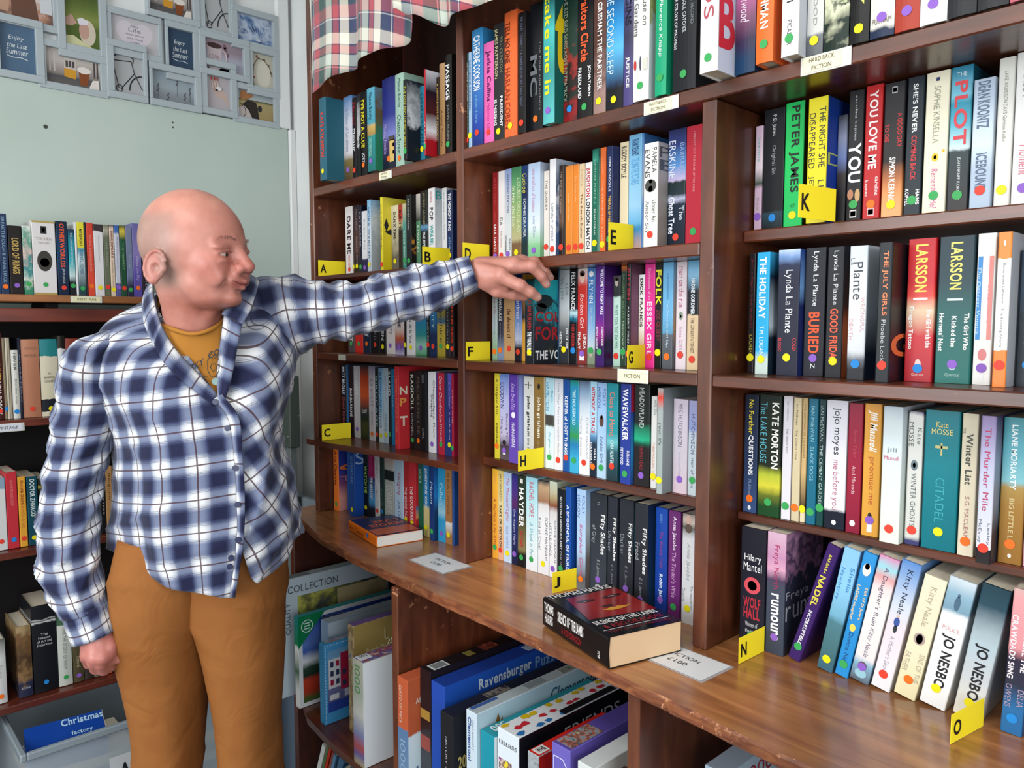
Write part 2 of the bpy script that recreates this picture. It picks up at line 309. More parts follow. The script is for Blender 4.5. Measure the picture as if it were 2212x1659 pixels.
SHELF_ROWS = [
('left bay top shelf', 'Y', 1.836, 0.15, 'hardback_book', """
-18062,347,204,10002,0|2e6477|y|!KATE ATKINSON,e04030,18,72,50|2c6274||KA ATKI,e03a30,34,44,55,c;TRAN,16303a,48,54,40,c
-17713,420,209,10500,0|4a7ab0>30:c8ccd8>68:d0ccd0>76:7a6a40>100:4a3c28|p|A Vision of Loveliness,8a94b0,14,66,30
-17290,204,199,10500,0|1c1416|r|Moriar,b02028,6,34,55;Minaur,eeeeee,38,66,55
-17053,148,203,10500,0|~2a2a2c>55:c8c8c8>62:1a1a1a||
-16901,278,205,10500,0|141214|o|!I'VE NOT A CLUE,e8d820,10,66,55;JOEY,eeeeee,72,84,50
-16264,336,195,10285,0|5aa4bc>42:4a9cb0>46:c8a860>56:a88848>58:2a8c88>100:1c6a68|p|Maeve Binchy,1a3a50,6,38,50;WHITETHORN WOODS,a0d8d0,60,82,45|~60808c>30:6a5030>60:2a7a58
-15925,541,213,10500,0|1e2468>40:2c3488>62:7a7ec0>70:4c3c6c>92:1a1c30|o|Minding Frankie,b8a8e0,50,82,30,l;#,d8b868,68,92,34,r;#,4c4438,64,69,40,r;#,e8dca8,72,76,10,r;#,e8dca8,80,84,10,r
-15381,346,212,10500,0|a4c4b4|o|Maeve Binchy,2a5a50,5,36,40;Chestnut Street,2a5a50,44,86,40
-14526,122,174,10146,0|16181a|g|THE DEEP END LUCINDA BERRY,c8c040,8,86,60|~2a3440>50:d8dde0>60:1c2630
-14401,173,164,10500,0|2a7a94|y|CHEAP HOUSE APRIL,0e3c50,10,82,55
-13837,56,182,10212,0|b01828|g|/Ruby,f0c0c0,60,90,60|d8d8e4>24:1c1028>50:501c20>70:e8e8ee>82:b01424
-13778,89,170,10500,0|2a1c14||A GENTLEMAN OF MOSCOW,d8b060,8,80,60
-13686,193,196,10500,0|b08c64>60:9a7448||Annie Proulx,6a4a30,50,90,40
-13490,235,209,10500,0|1a1816|g|!PASSAGE,f0f0f0,10,45,55;JUSTIN CRONIN,8a8a8a,50,85,40
"""),
('middle bay top shelf', 'Y', 1.836, 0.15, 'hardback_book', """
-12730,52,195,10500,0|2a4c48|r|CATHERINE COOKSON,e0e8e0,10,50,50;Justice is a Woman,c0d0c8,52,86,40
-12675,100,195,10500,0|a0bcd8|y|CATHERINE COOKSON,2a4a90,8,60,60
-12553,340,235,10482,0|3a90c8>50:3a78c0>80:2848a8>100:1c2c70|r|!CATHERINE COOKSON,f4f8ff,6,52,62;a dinner of herbs,80b8e8,56,80,30
-12206,308,200,10500,0|f06ab4|r|!Jackie Collins,5a1050,8,58,55;/Hollywood Kids,c83090,60,86,40
-11891,306,228,10500,0|2c2c2e|y|JAMES PATTERSON,e0d8a0,4,46,34,l;BILL CLINTON,8a8a6a,12,42,26,r;!PRESIDENT,f4f4f4,62,88,26,r;!IS MISSING,f4f4f4,64,86,26,l
-11578,372,242,10500,0|f4713a|y|!TELL NO ONE,6a2010,8,40,40,l;HARLAN COBEN,a02c18,44,92,42,l
-11084,228,225,10401,0|181414|r|MICHAEL CONNELLY A DARKNESS MORE THAN NIGHT,6a6e88,4,78,35|202024
-10854,350,236,10500,0|16181c|o|!MC,6a6e74,40,72,55,l;The Poet and others,8a8a90,30,84,14,r
-10258,281,236,10262,0|1c3c40>30:4cc0bc>60:3a9490>100:60c0c0|p|!take me in,f0e820,4,78,58|1c4c4c>50:186058|!tr,e8c818,10,62,50,c
-9973,346,240,10500,0|~142c24>45:20382e>58:9a2c28>68:2a1c1a>82:1a2c24>96:8a1c20|b|THE RED BIRD SINGS AOIFE FITZPATRICK,8a9a88,6,84,24,l
-9622,362,232,10500,0|1c1a1c|g|!Traitors Circle,f06030,4,57,52;!JONATHAN,f0f0f0,61,84,22,r;!FREEDLAND,f0f0f0,61,84,22,l
-9245,284,236,10500,0|~6a4a44>50:58382e>90:a08078|y|!JOHN GRISHAM THE PARTNER,f4f0ec,3,82,50
-8956,379,240,10500,0|b86a50>8:38424c>18:1a5490>38:2a90d0>56:60bcf0>80:2a4468>84:14161c|y|THE SECOND SLEEP,cfe4f4,14,74,40,l
-8572,206,232,10500,0|8a98c0>30:50487c>50:3c3c54>70:544a84||!HIGGINS,1a1c2c,6,42,58;!JUSTICE,f4f4f4,64,86,40
-8231,320,236,10335,0|f4f2f0|g|/The House on,6a6a60,12,50,30,r;@,c83430,72,79,16,l;@,4c5058,70,80,12;#,d8d8c8,72,80,24,r;Bellevue Gardens,5a5a58,10,56,30,l|~e8ecd8>40:b0b468>50:dfe8ee
-7786,221,240,10335,0|1ca878|g|/Florence Knapp,e8f8f0,38,75,40;@,e8f0e8,14,19,22;@,2c4038,19,30,16|18a074
-7477,428,232,10385,0|8ab0d0>18:3a78a0>24:1c1e24|g|@,7c9cb0,4,20,70;@,2c3c4c,8,17,40;SPLIT SECOND,8a9098,36,58,14,r;THE SOUL CATCHER,e0e4e8,34,62,15,c;AT THE STROKE OF MADNESS,e0e4e8,30,72,13,l
"""),
('right bay top shelf', 'Y', 1.836, 0.16, 'hardback_book', """
-6658,301,236,9910,0|f2f0ee|g|LEEDS,b84a58,15,68,55|dfe4ee>60:d4dcf0|!BL,d83040,52,86,55,c
-6346,327,240,10350,0|2c3c98>20:6a4cb8>50:d070b0>66:8a5878>80:3c3050>92:1a3c60||/Carol Kirkwood,f4e8f8,36,70,45
-5885,262,232,10138,0|f0702c|g|!GO SET A WATCHMAN,fbeee0,8,80,48|e8642a
-5497,246,236,10134,0|f6f6f6|g|RAVEN LEILANI,222222,18,70,40;PICADOR,555555,80,94,26|c8ccd4
-5240,229,240,10350,0|dcdcd8>88:d0d0cc>90:707478>100:606468|y|JOHN HARWOOD,9a9a94,28,84,30
-4996,335,232,10350,0|~2a3c2c>20:dcdcb0>60:c4c8a0>64:20302a>72:e4e6c4>94:1c2c24||!BRAZIL,20302a,40,62,32,r;!RICK,20302a,40,62,32,l
-4646,249,236,10350,0|1a1a1a|y|!MONDAY,e8e470,20,80,50
-4384,301,240,10350,0|efe9dc>94:ece6da>96:22304c|p|=PUTNAM,6a6458,90,93,80
-4077,295,232,10350,0|~a03028>50:d0643c>80:b04030|p|
-3779,308,236,10350,0|f6f6f4|p|
-3451,301,240,10350,0|26282c|r|
-3143,324,232,10350,0|~e8e8e8>30:28282c|r|
-2813,215,236,10350,0|c86878|p|
"""),
('left bay second shelf', 'Y', 1.6, 0.135, 'paperback_book', """
-18695,384,187,11100,0|e4dede|r|!DARE ME,20181a,14,68,48;MEGAN ABBOTT,c04040,70,90,25
-18308,69,186,11100,0|3a2a28|y|
-18236,246,187,11100,0|241a20>60:5a3c34>80:20181c|y|MEG ABBOTT,8a7a80,6,40,34;QUEEN OF CRIME,b0a0a0,44,84,30
-17987,120,184,11100,0|1a1830|g|PAT BARKER,c0c0d0,10,60,50
-17856,259,167,11100,0|e8e8ec>74:e8e8ec>76:2a2850>100:222044|p|The Green Road,7a7a80,12,60,25
-17148,166,185,10824,0|7ab0d8>50:d0dce4>80:c0ccd8|y|NORA WEBSTER,40608c,10,80,45|~8ab8dc>30:d4dce0>60:b0b8c0
-16579,106,186,10844,0|e8d828|r|SUE TOWNSEND,8a3020,10,70,45|f0e04c>30:ecd840>90:e8d020|#,1c1c1c,28,46,10;#,1c1c1c,42,50,26
-16470,308,166,11100,0|~e4dcb8>50:b0a890>80:6a645c|y|!DAN X TIME,3a3428,10,50,35
-16159,175,165,11100,0|a83828>20:c02c28>30:d8c898>38:3a2c24>100:30241c||!BUNTY BERNHARD,181010,8,86,55
-15980,158,166,11100,0|d8c8a0>30:5a9c90>90:3a8c80|g|ROSE BIGGIN,e0e8d8,40,90,40
-15624,211,181,10961,0|1c1e1e|g|PAUL AUSTER Leviathan,c8c8c0,6,46,35|~201c1c>60:1a1614>68:d08830>78:201818
-15411,165,182,11100,0|e0d8cc>34:3a4038>36:5a8c68||ATWOOD,e4ece0,40,76,52
-15231,293,187,11100,0|2a2420>42:1a1c20>46:6a9cc0>52:16181c|r|JEFFREY ARCHER,b09a70,3,44,30;!THE ESTATE,e8e8e8,52,80,36
-14639,249,183,10895,0|e6e4e4|g|!POP,222428,24,40,55;!WEASEL,2a9c98,46,72,55;antidote,c04048,4,18,40|~a4b4bc>30:c4ccd0>70:dfe3e6|BEAT,1c9c98,4,14,60,c
-14387,174,183,11100,0|e2e2e2|y|Romina Somebody Love in a House on Fire,6a6a6a,6,64,26
-14200,205,176,11100,0|20284c>60:1c2c58|y|!THE MIDNIGHT KING,f0f0f4,4,52,50;ASHKA,8ab0d8,60,82,34
"""),
('middle bay second shelf', 'Y', 1.598, 0.135, 'paperback_book', """
-12607,184,195,11100,0|8a1c20>70:9a2824|p|HEART LITTLE THING,c04040,6,54,40;!SAUL DAVID,f4ecec,56,86,42
-12420,199,195,11100,0|e9e3e2>14:e9e3e2|r|DA,4a4a4a,50,58,45;Anne Donovan,b08080,64,82,24
-12218,210,196,11100,0|8ea2d0>30:c0c4cc>60:d8dcdc|p|WEDDING STATION,4a5a8a,5,46,30;DAVID,303030,74,86,22,r;!DOWNING,303030,70,88,22,l
-12002,294,197,11100,0|3a7c54>15:5c9c68>50:9ab070>75:bcb488>80:7a5a40>100:8a6a48|y|LOUISE DOUGLAS,d4e0b0,12,68,32,r;In Her Shadow,e8ecd0,20,62,32,l
-11700,196,196,11100,0|1c3c78>30:16284c>60:2a5078>80:1c3434||/Cuckoo,e8dc40,8,28,60;SOPHIE DRAPER,f0f0f0,34,74,36
-11398,343,194,10997,0|bcd0ec>40:c8d8f0>65:e4eef2>85:88c890>100:7cc488|p|one small act of kindness,c87898,6,50,28;Lucy Dillon,8a94b8,54,76,28|c4d4e8>60:d0e0ea>88:80c088
-11052,150,176,11100,0|ece2d8|r|THE QUERIER,4a4444,10,44,42
-10800,171,194,11007,0|ecebee|r|LONELY UNCLE,8a8a94,44,82,32|~c8d4e4>30:3a5070>45:dce0e8>70:5070a0
-10626,120,181,11100,0|30201c>60:6a5040>70:2a1c18|r|The Ballroom Summer,b0a090,6,52,32
-10503,46,179,11100,0|241c1a||
-10455,193,177,11100,0|e88a30|r|Under the Net,f4c890,30,60,26
-10256,148,177,11100,0|e8862c|r|The Sandcastle,f4c890,12,40,26
-10102,146,176,11100,0|e2c8a0|r|ROMOLA,c8a888,6,24,45;!The Beach Butler,8a6040,32,80,36
-9945,169,176,11100,0|f0eeec||!BRIGHTON,c02434,6,36,55;!LONDON MATCH,1c1c1c,38,92,55
-9771,155,198,11100,0|0e5c4c>10:3a9c84>14:1c7058>100:1c6452|y|DEIRDRE PURCELL,9ac8b4,10,52,26;BRIAN DORAN,e0e8e0,56,80,26
-9613,42,198,11100,0|~1c4c40>50:6a9480||
-9555,138,197,11081,0|f07030|y|The Great World,f8b080,8,24,30;The Winterton Tales,f8c8a8,30,86,28
-9254,144,192,10914,0|1c2854|g|EMMA DONOGHUE,e8e8f0,10,42,32;!THE PULL OF THE STARS,e8b848,46,80,36|~1c2c64>70:1a2850
-9104,197,199,11100,0|e8d8b4||!RODDY DOYLE,2a2824,4,32,60
-8900,299,208,11100,0|7ab4dc>10:7cbce4>60:a0d0ec>75:6ab4e0>80:3a8cc8>95:c0a0a0||!FRANK DELANEY,2a4a80,4,18,50;TELLING THE PICTURES,4aa0d8,20,42,60
-8598,40,207,11100,0|3a7cc4>50:b0b8c4>60:5a88c8||
-8350,298,180,10830,0|f2efea|r|@,4a4844,34,46,80;@,f0ece8,33,38,24;@,c8c4bc,40,46,30;PAMELA,3a3a34,5,28,34,r;EVANS,3a3a34,6,32,38,l;Under An,5a5a50,54,74,32,r;Amber Sky,5a5a50,54,84,32,l|~c8c4c4>50:b4b0ac>80:a8a098|PA,5a6068,4,14,60,c;E,5a6068,16,26,40,c
-8047,367,201,11100,0|1e2450>12:2c3c80>30:5a94d0>42:c8b8dc>44:1c3030>54:24343c>58:b8bcd8>62:1c2c40>100:161e2c|r|BARBARA,9ab0dc,12,38,24,r;ERSKINE,e8ecf8,9,40,36,l;The,e8ecf8,64,76,24,r;!Ghost Tree,e8ecf8,56,87,34,l
-7676,326,201,11100,0|c0283c|g|UMBERTO ECO THE NAME OF THE ROSE,f0a0a8,5,54,12
"""),
('right bay second shelf', 'Y', 1.62, 0.135, 'paperback_book', """
-6630,132,167,11500,0|d8b8d0>40:e8d8e0>55:3c5040>60:d4b4cc|p|Joanna,7ac8c8,10,34,40;Diana,a0a0a0,68,80,30
-6484,358,189,11500,0|1e2024>84:1c1e22>86:2c4854>100:14181c|b|P.D. James,e8e8e8,5,22,22;Original Sin,a8a8ac,30,54,22
-6061,308,189,11390,0|24c864|y|!PETER JAMES,101c14,3,72,56;YOU,104a2c,81,84,22|18181a
-5586,297,182,11174,0|e6d828|o|THE NIGHT SHE,2a2a20,8,56,32,r;DISAPPEARED,2a2a20,12,56,32,l;LISA,3a3a20,66,82,32,r;JEWELL,3a3a20,62,90,32,l|1c3c8c>50:1c3ca0|DIS,b0bc60,44,54,70,c
-5284,148,158,11500,0|2c3038>20:8a90a8>40:6a7cb0>55:3a3230>70:201c1c||
-5109,223,188,11455,0|1c1c20|g|caroline kepnes,c8c8cc,4,38,20;!YOU,ffffff,40,70,82;#,d8d8dc,91,97,44;#,26262a,92,96,34;@,b88060,75,83,40,l;@,c8a070,75,85,34,r
-4866,244,190,11454,0|c02428|o|!YOU LOVE ME,f8ecec,4,62,50;!caroline,f0d0d0,68,82,22,r;!kepnes,f0d0d0,70,82,22,l;#,e8b8bc,91,97,40;#,c02428,92,96,30
-4598,280,187,11439,0|26262a>58:2a2422>70:b0683c>82:e89c60>100:f0b078|y|!A GOOD DAY,c02428,23,48,24,r;!TO DIE,c02428,30,43,22,l;!SIMON KERNICK,fbf4f0,55,92,30;#,a8a8ac,3,8,26;#,26262a,4,7,18
-4302,226,189,11466,0|1c2830|g|!SHE'S NEVER,f4f4f4,5,40,30;!COMING BACK,c83038,42,74,32;!HANS,f4f4f4,81,92,22,r;!KOPPEL,f4f4f4,80,92,22,l
-4053,293,189,11450,0|f0ead0|g|SOPHIE KINSELLA,9a9a84,10,50,28;/Remember Me?,d060a0,68,96,28;@,e8c020,57,63,30;@,4c3820,58.5,61.5,12;@,e0b828,55,57,14,r;#,1c2c5c,4,6.5,14
-3752,265,190,11474,0|1a7c9c>20:78c0d8>25:2a94b0>40:58b0c8>50:a8d4dc>56:d4e4e8>58:2c3c40>100:2a2424|g|!PLOT,d83c48,10,54,60;=THE,c8e4ec,4,7,45;JEAN HANFF KORELITZ,e0e4e4,62,92,18|1a5c74>50:14303c
-3456,251,166,11408,0|a8b8cc>15:b4c4d8>50:d8e6f0>70:b0c0d4|r|!DEAN KOONTZ,5a6a84,2,38,58;!ICEBOUND,5a6a84,57,86,52
-3191,183,188,11466,0|d8d8d0>50:e4e2dc>60:e8e4dc|y|LAKE WOBEGON DAYS Garrison Keillor,8a8a7c,9,56,24
-3004,266,191,11500,0|e8e8e6|p|KENNEDY,9a9ea4,5,30,40;/Moment,d06880,60,80,45
"""),
('left bay third shelf', 'Y', 1.393, 0.135, 'paperback_book', """
-18690,337,178,11132,0|3a3034>60:5a4c50|g|!SECRET,d8ccd0,40,84,50
-18350,385,176,11150,0|d83028|g|THE RED,f0c0b8,20,60,40
-17953,366,175,11150,0|1c2c44|o|PATIENT,e8e8f0,30,76,50
-17570,434,174,11150,0|1a1a1e|r|OXFORD,808088,40,80,26
-17133,272,172,11150,0|16161a|y|!GREEN,d0d4d8,40,80,46
-16835,385,171,11150,0|e4dcdc|p|TENTH WHITE,7a7484,20,70,36
-16433,389,170,11150,0|e8e4ea>60:e4d4d0>76:c05c34>90:6c58a0>100:c8c0dc|p|!BORNE,40384c,30,60,36
-16029,92,169,11150,0|1c1a1a|y|
-15932,370,168,11150,0|e8e6ea|y|Camilla de la Vue,4a4450,30,82,34
-15522,435,166,11136,0|2a78b0>50:2a84b4>70:2a8c8c>85:90c4b0>100:50986c|p|Blue Sisters,a0d8e8,10,50,26
-15082,118,165,11150,0|1c2428|r|THE LOVER,d8d8d8,30,80,40
-14961,276,165,11150,0|1c4c84>40:2a7cb4>70:1a2c54|r|CITY,c0d8f0,30,60,30
-14657,309,164,11136,0|c4a840>40:8a8438>50:3a6c94>55:c8ac44>100:a09030|g|~Sapphire,38403c,20,80,50
-14344,178,163,11150,0|2a2a30|y|The Soul of the Lion,a8a8b0,20,86,30
-14157,136,162,11150,0|241c1e|r|!HORSES,e03c20,20,80,60
"""),
('middle bay third shelf', 'Y', 1.392, 0.135, 'paperback_book', """
-12651,168,184,11120,0|c8d8d8>60:c4d4d4>85:8cb090|o|/Fanny Life,c06070,20,46,50;calling,8aa4b0,48,70,30
-12476,194,184,11120,0|28282c>70:3c3c4c>90:8090b0|o|!IAN FAULKS,e8e8e8,28,54,44;On Green Dolphin Street,b0b0b8,56,88,24
-12267,332,184,11120,0|c8a070|r|!the element of,5a3820,40,74,40
-11928,220,184,11120,0|2a3c80>30:3450a8>60:8aa4d8>75:c8cce0>85:20202c|r|Heartbreak,f0f4ff,24,52,48;JESSIE FELTON,d8e0f8,56,80,34
-11701,89,181,11120,0|e8a03c>50:2c3038>58:e8a83c||
-10923,251,165,10463,0|14363c>20:2a8c94>34:1c2c34>100:1a1c22|y|!ALAN FURNISH,a83030,24,60,44;!THE VORPAL BLADE,f4f4f4,62,90,46|~2ab4bc>22:24a4b0>34:1c3440>38:20a0a8>50:2c4454>60:28323a>100:20242c|@,14282c,18,34,34;@,14282c,28,40,22;!COLD,a82024,38,50,70,c;!FORGE,a82024,56,72,80,c;!THE VORPAL,f4f4f4,84,95,84,c
-10669,31,184,11120,0|20587c||
-10635,280,184,11120,0|d0d8dc>40:ccd4d8>50:b0b4b4>62:6a6e70>80:30343a|y|KEN,8a9298,14,26,28,r;FOLLETT,8a9298,8,32,34,l;!EYE OF THE,f4f4f4,62,84,22,r;!NEEDLE,f4f4f4,66,82,22,l
-10348,205,184,11120,0|14181c>42:14181c>46:c8ecf4>52:1c7c9c>56:16181c>100:14161a|b|!FELIX FRANCIS,f4f4f4,3,43,52;@,14181c,48,54,14;!NO RESERVE,c03030,58,88,36
-10138,250,184,11120,0|e8dcd8>18:d83c34>50:c83434>78:98302c>100:8a3434|p|@,e8c4b0,4,15,50;@,5c4038,2,8,54;/Bonbon Girl,f4dcd8,26,62,40;#,f0ecec,91,96,50;!LINDA,f4ecec,68,84,26,r;!FINLAY,f4ecec,66,84,26,l
-9882,196,184,11120,0|4a84c8>30:4c80c0>60:8ab8e4>80:c8d8e4>90:8a9880|g|@,f0f4f8,3,9,60;FLYNN,e0ecf4,12,36,50;@,c8b8a8,84,92,34;/The Mercy,b8d0e8,38,62,36
-9466,212,184,10877,0|4a2078>50:5a2488>68:9a2c88>80:341450>100:40186c|g|!WELCOME TO NIGHT VALE,f4f0fa,3,48,34,r;!JOSEPH FINK,e8e0f0,60,80,26,r;!JEFFREY CRANOR,e8e0f0,60,83,26,l|3c1c6c>60:7a2888>76:28103c>100:381460
-9251,180,167,11120,0|4a4c4c>22:343838>24:c8e4d8>100:b8dccc|r|WAIT FOR THE DAWN,4a8474,32,80,40;@,c0b0a4,3,12,44;@,3c3430,1,6,60
-9065,133,184,11120,0|f07830>6:2c4438>12:24382c>60:34503c>100:2c4434|g|DAUGHTER AULTRE,7a9a70,8,52,34;/Thornfield Lane,c0d0b4,54,92,30
-8749,90,184,10898,0|1c1c1e|o|!BITTEN,a02030,4,34,60;ALBERT FRENCH,d0d0d0,40,88,36|6a4858>30:8a6078>80:7c5468
-8656,132,166,11120,0|f0f0ee>60:e8e0d0>80:c09458|o|!DICK FRANCIS,1c1c1c,4,56,46
-8520,225,184,11120,0|e83494|r|Confessions of an,f8c0dc,4,34,24;!ESSEX GIRL,f8d8e8,36,88,46
-8290,147,184,11120,0|1a1c1c>70:14181c|y|!FOLK,e8e428,6,40,80;ZOE GILBERT,8a3038,44,74,50
-8082,226,184,11047,0|6cb0dc>50:74b8e4>66:60a0c4>68:60646c>100:54585e|o|Julie Greenwood,3c7cb4,10,34,28;The Girl on the Cliff Edge,d0e8f8,36,80,24|88c0e4>60:c4a078>80:6c6c70
-7849,216,184,11120,0|ecdde4|r|mum on the run,b04868,4,42,50;@,8c9c88,46,54,40;@,5c6c5c,49,52,14;fiona GIBSON,c89cb0,60,90,30
-7560,225,184,11036,0|6cacd4>14:8cc0e0>28:20242c>49:1a1e24>50:e8cca4>100:e4c8a0|r|!NADINE GORDIMER,e8f0f8,16,49,34;THE CONSERVATIONIST,4a3c30,52,84,30|e4dcc8
"""),
('right bay third shelf', 'Y', 1.391, 0.135, 'paperback_book', """
-6562,118,192,11279,0|1c1416>60:20181a|y|Just a Night Like Always,8a2030,5,62,34;LAUREN,c8b840,68,84,42
-6297,222,190,11052,0|28a8dc>80:2cacdf>88:c8d8d0|y|!THE HOLIDAY,f4fbff,4,54,52;T.M. LOGAN,e8f4fa,60,84,32|38a8d8>20:1c2c40>60:c8d8e4>70:203040
-5984,354,192,11139,0|c8daf0>5:7a9cd0>12:28304c>20:26283c>100:26283a|y|Lynda La Plante,f4f4f8,16,66,42;!COLD,c83840,70,80,16,r;!BLOOD,c83840,70,81,16,l|3050a0>30:80b0e8>45:26306c
-5609,323,193,11265,0|22242e|p|Lynda La Plante,f4f4f8,3,45,32;!BURIED,f05828,50,82,52;Z,f0f0f4,90,94,20
-5212,250,191,11149,0|1e2026|y|Lynda La Plante,f4f4f8,3,44,36;!GOOD FRIDAY,f0603c,47,89,48|28303c>45:502c24>60:e07848
-4798,252,188,10948,0|d4e0ec>40:f0f4f8>78:d8dce2>85:6a7078>92:26282e|b|Plante,3a3c44,12,40,52;La,3a3c44,9,14,22,l;WRONGFUL,d8a8ac,38,64,22,r;DEATH,d8a8ac,54,70,22,l|e0ecf6>50:c8d8e8>80:303c58
-4333,185,188,10780,0|202428|r|!THE JULY GIRLS,f08858,6,52,44;Phoebe Locke,c0c4c8,55,88,30|16161c|!G,e8703c,65,82,55,c
-4113,357,194,11210,0|b82028>12:c8242c>30:c82830>40:e04c44>50:e4c8a8>68:c8343c>100:b02430|b|!LARSSON,f4e060,4,37,44;!The Girl with the,f4f4f0,49,76,18,r;!Dragon Tattoo,f4f4f0,47,77,20,l;#,f0ece8,41,42.5,52;@,f0c8c4,84,91,22;=Quercus,f0c0bc,94,96,44
-3731,434,194,11236,0|18303c>30:1c3c44>50:1c5c5c>70:186460>100:1c7068|p|!LARSSON,f4e470,4,36,34;!The Girl Who,f4f4f0,52,77,14,r;!Kicked the,f4f4f0,54,75,14,c;!Hornets' Nest,f4f4f0,52,78,14,l;#,d8e0e0,42,43.5,44;@,c0d8d4,85,91,22;=Quercus,a8c8c4,93,95.5,40
-3280,214,195,11256,0|f0efec|p|!DAILY READ,e89090,34,60,26,r;#,3890d8,15,70,24,l;#,e89088,15,70,24,r;/The Dearest Venetia,c8e4f8,22,66,18,l;@,e08484,76,84,48;@,f0f0f0,92,97,26
-2972,152,192,10969,0|f08c3c>17:f08c3c>17.1:f4f4f2>76:f4f4f2>76.1:f0863a>100:f0863a|r|Rosamond Lehmann · The Echoing Grove,5a5a5a,20,74,22;@,f4f4f4,5,9,14|c8ccd4
-2804,270,171,11300,0|~1c2c3c>30:24384c>50:16242c|b|SISTERS,d8d8c8,25,70,40
"""),
('left bay fourth shelf', 'Y', 1.158, 0.13, 'paperback_book', """
-19041,286,199,11088,0|18202c>40:1a1c24|p|!MATT BROLLY,e4eaf4,3,42,42;Dead Ember,c84848,46,86,42|3a78b4
-18752,278,198,11150,0|281820>16:241418||!BARBARIANS,e4e0e0,32,72,42
-18471,322,198,11150,0|c8c4c8|p|A.S. BYATT,f0f0f4,8,40,34
-18142,415,198,11150,0|3a3436>16:c84820>40:d85c30>60:34383a>72:243028||TEN,f0ece8,58,64,60
-17712,295,200,11150,0|a8a4c8>14:d4ccd4|o|A.S. BYATT,8a8494,16,54,40;STORIES,9a94a0,60,80,30
-17397,155,198,11150,0|1c2c38|r|BIRDCAGE,b0d8e0,12,80,55
-17235,200,197,11150,0|8cc0e8>50:a4ccec>82:e0ecf4|y|REMEMBERING,2a5c9c,6,80,50
-17016,229,198,11150,0|c4d8e8|y|Jessica Pearson,8a98c0,10,44,36;VENICE,8aa0b8,60,84,30
-16774,129,198,11150,0|24282c|g|!BLAND,e8e8e8,4,36,60
-16639,140,197,11150,0|2a8cc4||LANGUAGE,c0e0f4,10,50,30
-16014,172,207,10830,0|d03038|r|!MOTION PICTURE THIEF,e87060,12,80,50|c83038|!N,f0e4cc,24,34,17,c;!P,f0a050,38,48,15,c;!T,f0dcc8,60,72,17,c
-15829,251,194,11150,0|181a1c|g|!RAGDOLL,d8e8d8,4,50,50;DANIEL,b0b8b0,54,84,32
-15572,229,197,11150,0|201e20|o|MAUREEN LEE,6a5c4c,8,80,50
-15233,178,197,11074,0|16161a||GOD,8a8c90,4,14,50;GIRL,8a8c90,70,84,50|1c1c20
-15049,304,197,11150,0|ecebee|p|Sleeping,5a5058,28,56,38;Chocolate Run,6a5c68,10,80,24,r
-14729,61,196,11150,0|5a3078||
-14665,249,196,11150,0|b82840|g|/Diane Chamberlain,f0d0d8,4,60,44;TO LAUGH,e8c0c8,62,86,34
-14405,124,197,11150,0|24345c>50:283c74||
-14279,135,197,11150,0|5c54b4>50:382c74>100:2c3c7c|y|/Lesley Lokko,c8c0f0,10,80,45
-14138,84,197,11150,0|a82040|g|Moving,f0a0b0,20,60,50
"""),
